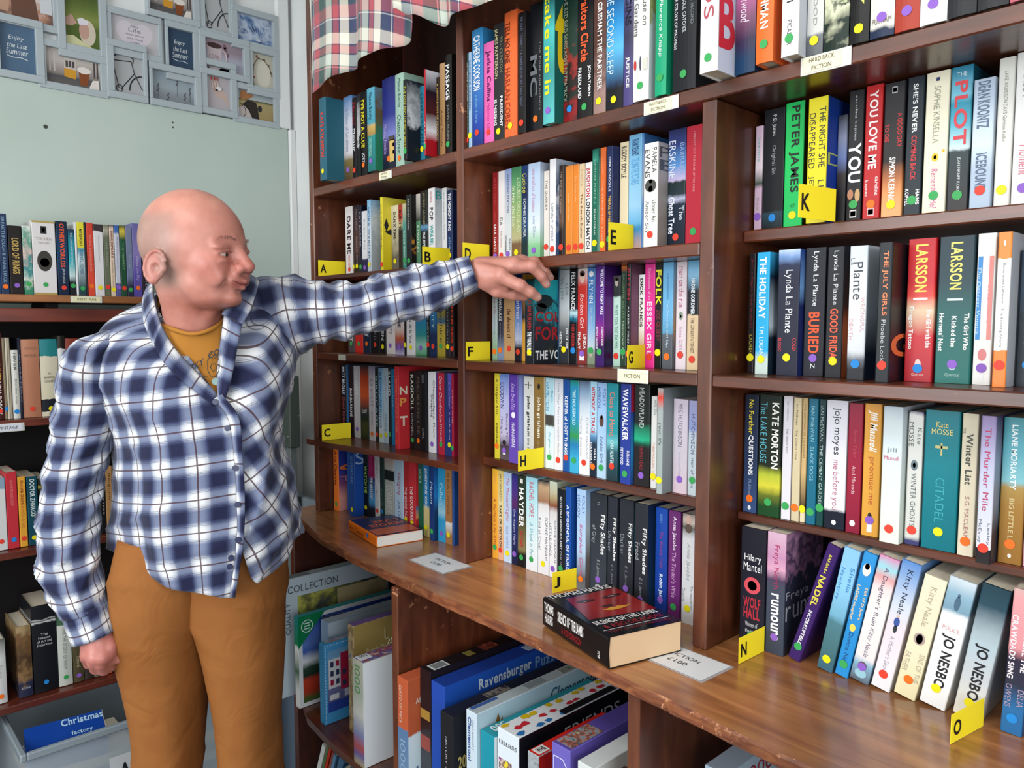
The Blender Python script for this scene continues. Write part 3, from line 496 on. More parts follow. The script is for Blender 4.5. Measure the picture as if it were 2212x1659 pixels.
('middle bay fourth shelf', 'Y', 1.179, 0.125, 'paperback_book', """
-12444,164,185,11000,0|d8c838|o|/A Glasgow Kiss,4a3c20,6,48,54;!SOPHIE GRAVIA,4a3c24,58,86,30
-12266,288,185,11000,0|6c8cd0>30:b8bce8>70:c8c0dc>84:4c4048>100:6a5c60|p|GOODWIN,2a3068,10,40,40,l;Dancing Till,5c3c6c,46,74,26,r;Midnight,5c3c6c,50,70,26,l;@,2c2428,77,83,40;#,f0f0f0,88,94,30
-11820,274,186,10858,0|5a3c9c>60:6040a4>90:6c50b4||/Isabella,b8a0e0,10,40,38;!HANNAH GRAE,e8e4f4,54,82,34;@,f0ecf8,42,49,44|8c98dc>60:9ca8e4
-11530,301,183,11000,0|d4d4ce|y|!john grisham,34342c,22,68,34;the appeal,5a5a50,70,96,30;#,2c2c28,9,10,70;#,2c2c28,6,14,8
-11217,290,183,11000,0|9a7a3c>30:8a6c3c>90:7c6034|g|!john grisham,f4f0dc,22,68,38;the associate,b09858,70,94,26;@,2c2418,7,14,26
-10921,21,184,11000,0|e4dcc0||
-10888,243,183,11000,0|b0d8e4>40:c4e0e8>42:504c48>52:485040>54:d8ecf0>100:e4f0f2|g|@,484440,41,52,70;Ruth,5a98b4,14,26,26,r;HAMILTON,4a90b4,5,36,36,l;/Daughter of,7ab4c8,60,84,28
-10637,232,183,11000,0|c8d0dc>20:e4e6ea>100:eceaee|r|Little Village Then Love with Kim Nathan,8a8c9c,5,84,24
-10394,173,182,11000,0|1c509c>40:1c54a0>100:1e58a4|r|!KEEPER of LOST THINGS,f0f4fa,18,82,44
-10215,236,182,11000,0|1c8c78>8:2a94bc>40:2894c0>60:38984c>70:2880b8>85:40b0d8|g|!THE HOUSEHOLD,c4ecf4,10,48,36
-9971,276,182,11000,0|5c6c84>12:8aa8c8>25:c0d0e0>40:dfe4ea>60:f0f0f2|r|SOPHIE HANNAH,b4b8c0,38,82,24,r;Hurting distance,a8b0c0,38,80,24,l
-9689,167,182,11000,0|a8d4ec>50:b8dcf0>58:5c90bc>66:24384c>84:1e2838|o|!WITHOUT A TRACE,c82c38,5,54,52;!MARI,e8ecf0,70,82,24,r;!HANNAH,e8ecf0,64,88,30,l
-9515,238,181,11000,0|98bce8>40:a4c8ec>85:b8d8f0|g|POLLY,4c6ca8,6,24,28,r;HERON,4c6ca8,5,26,30,l;@,5c4038,34,46,44;@,8c6c58,33,38,20;/Surplus Girls,283c78,56,84,40
-9219,266,182,10939,0|1c8c98>50:2898a0>60:70c0c8>70:2c5c68>100:20343c|r|Close to Home,e88070,9,54,48;!CARA HUNTER,c8e4e4,58,82,32|2c98a4>50:1c6470
-8874,238,183,10909,0|28388c>100:28409c|g|!WAVEWALKER,f4f4fa,5,56,54;!SUZANNE,f0f0f8,66,81,24,r;!HEYWOOD,f0f0f8,64,81,26,l|b82c48>28:b82c48>29:3454a8>68:38a0e0>100:3454a8
-8612,352,183,10975,0|1c2020>38:1c2422>44:208060>54:24b084>58:145040>62:221c1e>100:242022|p|MEADOWLAND,c8ccc8,3,42,30;THOMAS HEALY,a03038,60,84,20
-8251,128,164,11000,0|e8e8e6|y|HELEN,9a9a94,4,20,46,r;THESE FOOLISH THINGS,e8905c,50,92,36
-7901,119,182,10701,0|a8b4b0>9:e04030>20:a0aaa8>22:a8b2b0>100:a4b0ae|y|/your life,3c4c4c,32,54,60|9ca8ac>50:a4b0b0>90:98a4a4
-7769,297,163,10984,0|d4c8d8>60:d4ccd8>100:e0c8d4|p|MEG HUTCHINSON,7a7488,5,50,30;For the Love of Pete,c4b8cc,56,80,20
-7468,190,162,11000,0|a4a4cc>30:8c9ccc>36:c0ccd8>100:c4d0d4|g|HUTCHINSON,5c5c88,14,56,40;Heir of Love,6c7890,60,92,30
"""),
('right bay fourth shelf', 'Y', 1.161, 0.125, 'paperback_book', """
-6609,246,194,11333,0|1e2638>60:2c3c5c>100:3c5484|o|!No Further,e8d440,4,33,34;!QUESTIONS,f4f4f6,34,68,38;McAllister,8a9cb8,72,86,22;@,e8ecf0,94,98,24
-6329,377,196,11298,0|0c2018>10:142018>58:20281c>66:b8c43c>75:dcd440>82:6c7828>92:1c4824|g|!KATE MORTON,f4f4ec,6,60,32,r;The LAKE HOUSE,5ab0c4,6,56,30,l
-5937,156,196,11333,0|dcd8e0>100:e8e4ea|g|IAN McEWAN,a8a4a8,4,20,20;THE INNOCENT,7c787c,26,46,22
-5765,129,195,11328,0|dccca4>100:d8c8a4|o|Ian McEwan,5c4c38,5,22,24;The Child in Time,7c6c50,26,50,24
-5629,87,195,11350,0|c8a878>60:d4b47c>88:4a3420>92:e8d8b4|y|THE COMFORT OF STRANGERS,8a6c40,5,48,30
-5521,149,195,11328,0|1c6c88|g|IAN McEWAN,90c8d8,6,34,38;BLACK DOGS,90c8d8,38,65,38
-5368,115,195,11350,0|143840>30:1c2c30>70:14403c>100:184848|g|IAN McEWAN,a0b8b4,5,33,42;THE CEMENT GARDEN,b4ccc8,36,85,42
-5240,325,195,11332,0|dcdce6>40:e8e6ee>84:ecebf0>87:161c2c>100:1a2030||jojo moyes,2c2c34,6,42,40;me before you,c07088,46,85,38;@,e8e8ec,93,97,22
-4896,211,193,11312,0|98203c>60:a0203c>100:8c1c38||Anne Tyler,c04058,20,42,34;And Miranda,e8c0c8,48,70,26;@,e8e0e0,90,95,40
-4667,247,194,11316,0|e4a040>40:e8a844|p|!/Jill Mansell,fcf8f0,5,36,56;promise me,c05c28,40,76,40;@,2c2420,82,88,24;@,f4f0e8,84,88,14;#,f0f0ec,91,97,30
-4343,267,194,11162,0|b8c4d0>10:d0dce0>30:dce8ec>90:e8f0e0|r|=jill,8a9aa0,30,34,50;=Mansell,d04c78,36,39,75|d0dce4>100:dce8d8
-4054,196,188,11299,0|3a3464>3:dcdcd8>94:d8d8d0>97:404070|r|Kate,5c645c,12,24,28,r;MOSSE,5c645c,8,26,32,l;@,6c7c84,36,44,46;@,dcdcd8,38,42,20;WINTER GHOSTS,5c6464,46,86,34
-3836,440,192,11296,0|0c7c88>40:0c808c>100:0a7480|y|=Kate,e8d880,8,12,34;=MOSSE,e8d880,13,17,60;CITADEL,38a8b0,48,80,26;#,c8c080,25,27,36;#,c8c080,23,32,5
-3371,196,191,11277,0|ddd4b8>100:ece0c8|o|the,6a6450,10,14,22,l;!Winter List,4a4c44,14,50,42;S.G. MACLEAN,b0706c,58,88,28
-3091,174,192,11070,0|8c7ca8>10:a094c0>40:c4c8e0>80:dcdce4>90:e4e4ea>90.1:241c24>100:2c2828|r|The Murder Mile,b82c5c,8,64,38;Lesley,6c7084,72,87,24,r;McEvoy,6c7084,70,86,26,l|5c4c78>30:a0a8c0>60:90a4bc>80:3c3c48
-2906,271,190,11318,0|3c8c98>20:5cacbc>44:88c4cc>48:b0904c>60:a87c38>100:9a6c2c|o|!LIANE MORIARTY,ecf4f4,5,49,26;!BIG LITTLE LIES,d4bc84,55,89,22;@,e8e4dc,93,96,16
-2631,190,189,11350,0|d8a0b0|r|
"""),
('left bay counter row', 'Y', 0.947, 0.13, 'paperback_book', """
-19120,274,188,10844,0|f07c2c|g|!Ann Cleeves,8a3010,10,62,50|2c3c94>40:303c94>60:8a4c78>80:e8a098|!C,f07840,30,40,60,c;TH,c88898,48,56,70,c
-18827,120,188,11100,0|2a5ca8||
-18241,274,188,10826,0|2454a4|y|OF CREATURES,8ab4e4,12,52,40|2050a8|SC,a8c8ec,6,24,60,c
-17964,240,188,11100,0|1a1c1c|y|!WATCH ME,b0e058,26,66,56
-17710,297,187,11100,0|a02060>40:a42460>42:2c3c74>75:4ca0d8>86:20242c||!BARCLAY,e04080,10,34,46;!THE NARROW,f0f0f4,40,72,46
-17400,230,179,11100,0|dfe0e4|r|CONRAD,8a949c,6,36,52;/figures,6c7078,50,80,36
-17149,206,176,11100,0|24403c|b|House of Silk,6c9084,50,76,34
-16929,429,177,11100,0|c8a8a0>18:c4ccc8>20:20282c>34:20282c>34.1:b4bab4>100:b0b4b0|y|CORNWELL,e4e8e4,42,84,62
-16468,396,177,11100,0|b8d4ec>60:c0d8f0|p|Fledgling,b8486c,20,52,40;/Jane Cable,3c5c9c,60,92,36
-16053,191,178,11100,0|c03438|y|!THE GOOD PART,f0d8d8,38,88,54
-15742,305,180,11024,0|c8343c|y|!THE GOOD PART,f4dcdc,34,86,46|b82c34>60:b82c34>62:2c6ca0>76:d89c60>80:b82c34
-15430,199,179,11100,0|1c6054>50:20644c||NOVA,a0d8c0,8,28,60
-15213,225,178,11100,0|2c7cb8>55:2c84c0>60:d4c890>100:c8b874|y|!JOSEPHINE COX,e4ecf0,4,60,50
-14819,179,181,10995,0|1c3c78|g|/Moon,c0d8f0,20,50,50|1c5ca4>40:2c84cc>60:1c3c64
-14628,286,180,11100,0|2c94c8>40:3ca4d4>60:9cd0e4>70:34a0d4|p|Cellars,c0e4f4,20,50,40
-14332,242,182,11100,0|a8784c>70:a87448>72:e8e8e4>90:a8784c|y|READING,7c5030,6,60,34
-14074,79,181,11100,0|2a549c||
"""),
('middle bay counter row', 'Y', 0.947, 0.125, 'paperback_book', """
-12728,187,202,11180,0|f4b838>50:f0a838|g|SANDRA,e89c70,6,16,30;/A Perfect Life Affair,b84c30,32,90,44
-12534,177,201,11180,0|d8c070>40:e4d49c>80:e8b088|r|MAX HENNESSY,5c5434,4,34,36;!TAKE OR DESTROY,3c3c24,38,86,42
-12349,249,200,11180,0|acc4e4>50:c0d4ec>100:c8dcf4|y|/The Thousand Lights,c85474,6,54,44;ELLIE HARRIS,8a9cc4,60,84,26
-12087,184,199,11180,0|2c3080>20:4c3484>34:5c2c64>40:2c3878>100:1c2040|p|/One August Night,c8c4e8,38,78,40
-11896,246,199,11180,0|2c3c30>40:30382c>80:8a7c50>86:20241c>90:1c1c1e|g|#,f0e8e8,3,8,36;!HAYDER,f8f8f8,13,56,58;!GONE,c82c34,60,78,40
-11614,335,201,11161,0|a4dcec>40:c8ecf2>70:e4f2f4>100:f0f4f6|g|RACHEL HORE,d05c70,5,42,38;/A Week in Paris,7cb8c8,48,88,32
-11276,319,198,11180,0|243044>6:c8a884>22:a4785c>26:e0dcdc>40:f0f0f2|y|SOPHIE HANNAH,6a6c74,38,84,24,r;Kind of Cruel,6a6c74,40,74,24,l
-10942,220,201,11180,0|dce8d0>18:b49c74>25:8a4c34>32:dcd8d8>50:f2f0f2|p|SOPHIE HANNAH,6a6c74,40,84,24,r;LITTLE FACE,6a6c74,44,78,24,l
-10710,215,188,11180,0|1e242c|g|!NOTES ON A NERVOUS PLANET,dce0e0,8,66,28;Matt Haig,b0b4b4,68,88,28
-10329,151,201,11009,0|1c50a4|g|!A SPOONFUL OF MURDER,f4f4f8,18,92,44|2058b0
-10056,236,201,11046,0|a8c8ec>60:b8d4ee>88:5c5c64>100:70747c|o|POLLY,5c7cb4,6,24,28,r;HERON,5c7cb4,6,28,30,l;/Surplus Girls,c84c84,34,86,44|8cb4e0>40:b8c4cc>70:746c68
-9799,415,196,11161,0|2c3038>60:343a44>100:3c4450|p|!Fifty Shades,f8f8f8,20,60,34,r;of Grey,a8acb0,32,50,28,l;/E L James,a8acb0,66,84,22;@,a8acb0,91,95.5,34;II,7a8088,8,11,12
-9331,238,197,11123,0|2a2e38|p|!Fifty Shades,f8f8f8,20,62,38,r;Darker,8a9098,34,54,32,l;/E L James,80868c,66,88,26
-9071,338,196,11158,0|2a2e36|p|!Fifty Shades,f8f8f8,22,60,32,r;Darker,8a9098,34,54,28,l;/E L James,80868c,64,86,22|1c2c3c>40:4c94b0>50:1c2c3c
-8557,297,200,10966,0|2a2c34|p|!Fifty Shades,f8f8f8,22,64,38,r;Freed,a0a4a8,36,52,32,l;/E L James,9a9ea4,68,88,26|1c2c4c>30:1c3450>100:1c3c54
-8241,265,195,11158,0|1c4cac>100:1c3c98|p|BOOK 1,8ab4e4,6,14,18;The Whitby Child,9a3c84,22,56,32;!Robin Jarvis,e8ecf8,62,90,34
-7939,257,195,11138,0|6c2c70|g|!Anna Jacobs,f0e0f0,5,36,36;The Trader's Wife,d8a8d4,38,80,34
-7640,259,195,11125,0|8c8480>6:c8b8ac>12:5c6058>22:d8d8dc>100:e0e0e2|y|@,c8a898,1,9,44;@,5c4c40,9,17,56;/Anna Jacobs,a4a8ac,26,60,34;Threepenny,8a8c90,64,86,24,r;Dreams,8a8c90,68,80,24,l
"""),
('right bay counter row', 'Y', 0.947, 0.125, 'paperback_book', """
-6465,433,196,11070,0|20202c|g|@,d8505c,41,55,66;@,20202c,44,52,38;@,f0ece8,45,51,26;=Hilary,f4f4f6,22,29,68;=Mantel,f4f4f6,29,36,74;!=WOLF,b82c3c,58,67,70;!=HALL,b82c3c,67,76,66;=Winner of,e0e0e4,79,83,50;=the prize,e0e0e4,85,89,50
-6022,315,196,11100,0|d8b4c8>20:c890b4>30:e0a8c4>38:50405c>44:464c5c>100:3c4454|p|Freya North,b03060,10,46,36;!rumours,f4f4f6,50,88,42|~c090b4>18:4c3c58>28:a878a0>40:34384c>100:30343f|Freya,b4b4bc,48,57,60,c;rum,b4b4bc,60,72,66,c
-5626,194,201,11100,169|3c2064|g|!BARBARA,d8c850,8,24,22;!NADEL,e0d450,26,52,48;!INCORRUPTIBLE,f4f4f8,56,86,30
-5162,240,197,11100,106|8cc4ec>30:90ccf0>55:74b0cc>60:50808c>80:48747c>100:3c6478|y|Sheila,3c88c4,14,34,24,r;Newberry,3c88c4,16,42,28,l
-4885,195,197,11100,108|3494d8>60:2c90d4|g|!TEA of St Jude's,f0d0a0,26,52,26,r;!LADIES Hospital,f0d8a8,26,54,26,l;@,f0e8e0,8,18,60;@,d8b090,8,13,34;@,f0d860,57,63,44;Donna Nell,1c4c84,64,90,32
-4666,279,196,11100,109|d88cb4>8:9cd8e4>16:e0a4a4>24:ecdcdc>40:f0ece8>80:e8e4e4>86:8ab4cc>100:585c68|p|A Daughter's Ruin,6a5c74,8,54,30;/Kitty Neale,8a7c8c,56,80,30;@,6c5048,84,90,44;@,9cc8d8,90,97,60
-4355,262,196,11100,107|5c8ccc>15:98b4dc>35:d4dce8>55:ecdce4>100:ecebee|r|Kitty Neale,242c44,6,40,36;A Mother's Secret,a4a0b0,58,88,24;@,3c58a0,43,50,30;@,30383c,49,55,20;@,d8b8a8,41,43.5,14
-4039,289,182,11100,110|ece2c8>60:eee4c4>100:ece0b4|o|Kitty Neale,b4ac94,8,40,36;@,b09c98,46,56,52;@,6c6468,47,55,30;SINS OF THE,b4ac94,62,86,24,r;FATHER,b4ac94,64,80,24,l
-3700,331,186,11100,98|d0dce4>12:90b4c8>24:7ca0b4>28:ecf0f2>100:f4f2f2|y|@,4c6c84,13,24,22;@,4c6c84,11,14,10;=POLICE,e0a0a0,37,40,62;!JO NESBO,1c1c20,43,85,52
-3281,331,186,11100,88|24404c>15:2c4c5c>35:a8b8c0>45:b4c8d0>70:c8ccd0>100:e8e0d0|y|!JO NESBO,1c1c20,44,86,52
-2726,245,190,11100,24|d8b4b0>6:e8a4a8>40:e498a0>48:302c40>66:282c40>82:2c6ca4>100:2868a0|b|!WHERE THE,f4e8f0,26,56,28,r;!CRAWDADS SING,f4e8f0,18,62,28,l;DELIA,b09cb0,68,80,28,r;OWENS,b09cb0,66,82,28,l
"""),
('wall cabinet upper board', 'X', 1.549, 0.13, 'paperback_book', """
3733,230,211,-24000,0|1c3c6c>40:2c64a0>100:20406c|o|
3966,185,209,-24000,0|28385c>100:243858|o|BREAKTHROUGH & ANNA HACK,8cb0c8,4,86,40
4167,307,180,-24000,0|241e1e|p|!LORD OF RINGS,c8a858,18,70,52
4487,215,182,-24000,0|~dce4dc>25:58a088>40:e4c8c0>60:2c8c8c>80:d0dccc>92:3c8c6c|g|Moon Garden,9ab0a8,10,60,40
4708,558,198,-24000,0|e4e0e0|g|=TOLKIEN,b09c94,22,26,68;=THE HOBBIT,b4a8a0,28,31,50;#,202022,7,17,26;@,3c3a32,40,68,64;@,6a6448,50,62,40;#,b8a058,0,2.5,98;#,b8a058,97,100,98;@,ecece8,9,15,14|c8c098
5287,273,201,-24000,0|16283c>40:1c4468>80:1c2c44|r|!OTHERWORLDS,f05c30,3,62,42;JON MCGREGOR,d8dce4,64,84,26
5574,155,181,-24000,0|1c2c4c>20:2490a4>50:38b4bc>70:c8e0e0>80:20242c|g|THE LANGUAGE OF MOTION,d8e8f0,5,54,34
5736,58,202,-24000,0|e4e6e8||
5798,179,203,-24000,0|e8dc40>34:e8dc44>36:4898b4>50:c8e0e4>90:2a4c54|g|!MASTERWORKS,2c2c24,9,32,42;DANIEL KEYES,2c6488,38,70,44
5980,48,204,-24000,0|2c2830||
6032,174,203,-24000,0|d84838>80:e0503c|o|THE REAL RUNNING LIZARD,f0a498,16,66,32
6213,244,201,-24000,0|40383c>9:40383c>10:e4e2e4>100:e2e0e4|y|The Oxford Shakespeare Henry,84848c,15,52,18
6464,148,201,-24000,0|6c7460>8:b4b09c>18:6c7460>100:687058|r|THE TEMPEST,a4a890,24,60,26
6620,123,202,-24000,0|2c2430>5:e0c8b4>100:e4d0b4|y|!SHAKESPEARE,7c4440,8,46,46;Hamlet Dramas,8c7468,50,90,26
6751,131,202,-24000,0|3c64b0>10:4874b8>12:ccd0dc>80:c8ccdc>82:5c5c94|p|William Shakespeare,6c6c8c,16,60,32
6890,156,203,-24000,0|244c34>8:e0c84c>20:24583c>100:245038|r|THE TEMPEST,90b48c,24,62,32
7054,169,202,-24000,0|7c84a0>70:7480a0>85:2c3048|g|Prose,b0b4c8,40,60,26
7227,235,212,-24000,0|6c68a4>40:8c80bc>70:5c50a4|o|/Dance the Sky,c8c0e4,44,78,40
7467,259,214,-24000,0|28202c>60:2c2430||ADAM AUSTEN,a4a0b0,40,90,40
"""),
('wall cabinet second shelf', 'X', 1.218, 0.13, 'hardback_book', """
3683,220,228,-24000,0|5c2c28>6:4c2824|r|!HE HIGH CRIMES,d8b040,2,54,50;!NINA POPOV,dcd4cc,56,94,50
3906,62,216,-24000,0|8a7c64|b|
3972,50,216,-24000,0|d0c8b4||
4024,56,216,-24000,0|a89c88||
4090,166,183,-24000,0|dcdcd4|b|!HIVER,6a6c68,4,30,36;/Blondes loup,7c7c78,42,78,34
4263,60,215,-24000,0|242838||ALMANAC,7c84a0,20,80,50
4330,418,211,-24000,0|c08468>50:b87c60|r|=LADY HAMILTON,a08060,10,13,66;=MEMORIES,94745c,19,22,66
4766,420,211,-24000,0|2c8488>22:2c8488>22.1:dcd4bc>78:d8d0b4>78.1:20242c>94:20242c>94.1:d8d0b8|y|=W.A.,5c5448,43,46,20;=BAGWELL,5c5448,48,51,66;=COOPER,5c5448,53,56,60
5200,182,220,-24000,0|24201c>16:24201c>16.1:dcdcdc||
5389,319,212,-24000,0|8a3c30|o|
"""),
('wall cabinet third shelf', 'X', 0.868, 0.13, 'paperback_book', """
3532,287,194,-24000,0|8ca4b8>14:8ca4b8>16:dcdcda>100:d8d8d8|r|
3828,258,207,-24000,0|c83440|b|GEORGE BERNARD SHAW,e88c8c,10,44,26
4101,183,192,-24000,0|e8a83c|r|!GRAHAM GREENE,a04c2c,5,40,40;ENGLAND,c86c3c,42,74,34
4304,256,189,-24000,0|1c4c5c|y|!DOCTOR ZHIVAGO,d8e4e4,4,58,44
4576,240,180,-24000,0|24241c>10:2c2c24>12:b0a050>16:24241c|g|
4831,296,171,-24000,0|7c6a50|y|
5143,302,169,-24000,0|44505c|o|
5462,254,162,-24000,0|8a8478|b|
5732,220,159,-24000,0|5c3c34|r|
5963,139,138,-24000,0|c8ccc4>60:c0c8bc>62:6c8478|g|
6113,129,185,-24000,0|1c1c20||QUATERS,b0b0b0,30,70,40
6253,187,192,-24000,0|b88c5c|y|Belgium,6c4c30,10,50,40
6445,339,173,-24000,0|343c50||
"""),
('wall cabinet fourth shelf', 'X', 0.45, 0.15, 'hardback_book', """
3349,280,177,-24000,0|70746c>30:dcdcdc>100:d0d0d0|o|Story,a0a0a0,40,60,34
3894,341,199,-24000,0|~a89068>20:7c5c3c>50:4c3828>70:8c6c48>88:2c3048||=A. S. Smith,c8d0e0,86,89,60
4260,584,246,-24000,0|1e2024>16:1c1e24>16.1:d8d8d8>18:1c1e24>19.5:d8d8d8>21.5:1c1e24>100:181a20|b|=The,d8d8dc,32,35,30;=Houses,d8d8dc,36,39,50;=of Art and,d8d8dc,40,43,60;=Endurance,d8d8dc,44,47,64
4865,341,201,-24000,0|3c5c48>12:4c6c54>13:d4d8d0>100:ccd0c8|g|TIME THE STORY OF FARM,84887c,16,76,26
5227,272,155,-24000,0|5c5438>50:544c34|p|Travel,c8b890,50,72,34
5510,232,142,-24000,0|3c3430||
5753,179,142,-24000,0|6c6454|g|
5943,158,131,-24000,0|34302c||
6113,114,196,-24000,0|d85c30|o|
6239,208,189,-24000,0|403428|p|
6458,412,171,-24000,0|4c4c54||
"""),
]
# ------------------------------------------------------------------ the room
XW, YW, XE, YS, ZC = -2.65, 1.36, 2.05, -2.45, 2.75
M_wall = plaster('white_wall', 'd0d2d2', 'dcdedd', .7, 3)
M_green = plaster('sage_paint', 'a9b8b0', 'b1beb7', .45, 2, .02)
M_ceil = plaster('ceiling_paint', 'dcdcd8', 'e6e6e2')
M_floor = plaster('grey_carpet', '6a6a68', '7c7c78', .9, 120, .5)
M_white = flat('f6f8f8', .35)
def structure(name, mb, m, parent=None):
    o = mb.build(name, m, parent)
    if not parent: o['kind'] = 'structure'
    return o
b = MB(); b.box((XW-.1, YS-.1, -.1), (XE+.1, YW+.1, 0)); structure('floor', b, M_floor)
b = MB(); b.box((XW-.1, YS-.1, ZC), (XE+.1, YW+.1, ZC+.1)); structure('ceiling', b, M_ceil)
b = MB(); b.box((XW-.1, YS-.1, 0), (XW, YW+.1, ZC)); structure('wall_back', b, M_wall)
b = MB(); b.box((XW, YW, 0), (XE+.1, YW+.1, ZC)); structure('wall_right', b, M_wall)
def window_wall(name, axis, pos, lo, hi, w0, w1, z0, z1, n):
    b = MB()
    def bx(a0, a1, c0, c1):
        if axis == 'x': b.box((pos, a0, c0), (pos+.1, a1, c1))
        else: b.box((a0, pos-.1, c0), (a1, pos, c1))
    bx(lo, w0, 0, ZC); bx(w1, hi, 0, ZC); bx(w0, w1, 0, z0); bx(w0, w1, z1, ZC)
    structure(name, b, M_wall)
    f = MB()
    def fx(a0, a1, c0, c1, t0=.02, t1=.07):
        if axis == 'x': f.box((pos+t0, a0, c0), (pos+t1, a1, c1), bev=.004)
        else: f.box((a0, pos-t1, c0), (a1, pos-t0, c1), bev=.004)
    fx(w0, w1, z0, z0+.05); fx(w0, w1, z1-.05, z1); k = 4
    for i in range(k):
        a = w0+(w1-w0-.05)*i/(k-1); fx(a, a+.05, z0, z1)
    structure('window_%d' % n, f, M_white)
window_wall('wall_front', 'x', XE, YS-.1, YW, -1.3, .6, .85, 2.45, 1)
window_wall('wall_left', 'y', YS, XW, XE+.1, -2.1, .8, .9, 2.5, 2)
# sage green panel on the back wall, white boxing at its edge
b = MB(); b.box((XW, -1.2, .95), (XW+.018, 1.335, 2.172), bev=.002)
for (y, z, r) in ((.565, 2.05, .006), (.93, 2.125, .003), (.93, 2.11, .003)):
    b.disc((XW+.0185, y, z), r, 'x', 12, 1)
structure('trim_1', b, [M_green, flat('4a4c44', .8)])
b = MB(); b.box((XW, 1.30, 2.172), (XW+.022, 1.345, ZC), bev=.003); b.box((XW, 1.3352, 0), (XW+.03, YW, 2.17), bev=.003)
structure('trim_2', b, M_white)
b = MB(); b.box((XW, -1.2, 0), (XW+.012, 1.30, .12), bev=.003); structure('baseboard_back', b, M_white)

# ------------------------------------------------------------------ bookcase
bc = empty('bookcase', (-1.3, 1.2, .947))
tag(bc, 'dark brown wooden bookcase full of paperbacks, with scratched uprights, standing on the worktop', 'bookcase')
def part(name, mb, m, parent, smooth=False):
    o = mb.build(name, m, parent, smooth); o.matrix_parent_inverse = Matrix.Translation(parent.location).inverted(); return o
TOPZ = 2.72
def bxp(name, a, c, m, par=bc, bev=.002):
    b = MB(); b.box(a, c, bev=bev); return part(name, b, m, par)
bxp('side_panel', (-1.937, 1.04, .9475), (-1.914, 1.335, TOPZ), M_div)
bxp('divider', (-1.297, 1.04, .9475), (-1.2745, 1.335, TOPZ), M_div)
bxp('divider', (-.692, 1.04, .9475), (-.6665, 1.335, 1.8115), M_div)
bxp('divider', (-.085, 1.04, .9475), (-.06, 1.335, TOPZ), M_div)
bxp('side_panel', (.52, 1.04, .9475), (.543, 1.335, TOPZ), M_div)
bxp('back_panel', (-1.937, 1.3355, .9475), (.543, 1.352, TOPZ), M_base)
bxp('back_sheet', (-1.60, 1.318, 1.8365), (-1.30, 1.325, 2.60), plaster('grey_board', '6a6460', '767068', .8))
BAYS = [(-1.9135, -1.2975), (-1.274, -.6925), (-.666, -.0855), (-.0595, .5195)]
for i, (a, c) in enumerate(BAYS):
    ys = [(1.588, 1.600, 1.04), (1.577, 1.598, 1.04), (1.601, 1.620, 1.125), (1.59, 1.61, 1.1)][i]
    bxp('shelf', (a, ys[2], ys[0]), (c, 1.335, ys[1]), M_shelf)
    ys = [(1.374, 1.393, 1.042), (1.372, 1.392, 1.042), (1.372, 1.391, 1.042), (1.372, 1.391, 1.042)][i]
    bxp('shelf', (a, ys[2], ys[0]), (c, 1.335, ys[1]), M_shelf)
    if i == 0:   # bowed front edge on the left
        b = MB(); pts = [(a, 1.335), (a, 1.005), (-1.80, 1.01), (-1.65, 1.03), (-1.5, 1.05), (c, 1.06), (c, 1.335)]
        b.prism(pts, 1.143, 1.158); part('shelf', b, M_shelf, bc)
    else:
        ys = [0, (1.162, 1.179, 1.09), (1.148, 1.161, 1.125), (1.15, 1.166, 1.1)][i]
        bxp('shelf', (a, ys[2], ys[0]), (c, 1.335, ys[1]), M_shelf)
    if i != 2 and i != 1: bxp('shelf', (a, 1.04, 1.8125), (c, 1.335, 1.836), M_shelf)
bxp('shelf', (-1.274, 1.04, 1.8125), (-.0855, 1.335, 1.836), M_shelf)
bxp('top_board', (-1.94, 1.035, TOPZ), (.546, 1.352, TOPZ+.02), M_shelf)

# worktop with its long front edge, bowed at the left end
def edge(x):
    P = [(-2.0, 1.02), (-1.96, .995), (-1.85, .955), (-1.7, .918), (-1.5, .893), (-1.3, .882), (-.96, .876), (-.7, .868), (-.45, .851), (0, .832), (.6, .83)]
    for (a, ya), (c, yc) in zip(P, P[1:]):
        if a <= x <= c: return ya+(yc-ya)*(x-a)/(c-a)
    return P[-1][1]
xs = [-2.0+.02*i for i in range(131)]
wt = MB(); vs = []; fs = []
random.seed(5)
for i, x in enumerate(xs):
    y = edge(x)+random.uniform(-.0012, .0012)
    vs += [(x, 1.355, .927), (x, 1.355, .947), (x, y+.004, .947), (x, y, .9435), (x, y+.0005, .930), (x, y+.004, .927)]
for i in range(len(xs)-1):
    a, c = i*6, i*6+6
    for k in range(6):
        k2 = (k+1) % 6; fs.append((a+k, a+k2, c+k2, c+k))
fs.append((0, 1, 2, 3, 4, 5)); fs.append(tuple((len(xs)-1)*6+k for k in range(6))[::-1])
wt.add(vs, fs)
o = mesh_obj('worktop', wt.v, wt.f, [M_top, M_edge], [1 if (f % 6) in (2, 3, 4) and f < (len(xs)-1)*6 else 0 for f in range(len(wt.f))])
tag(o, 'long worn pine-brown worktop with a bowed left end under the bookcase', 'worktop')
# knots in the worktop and bare worn edges
ob = o

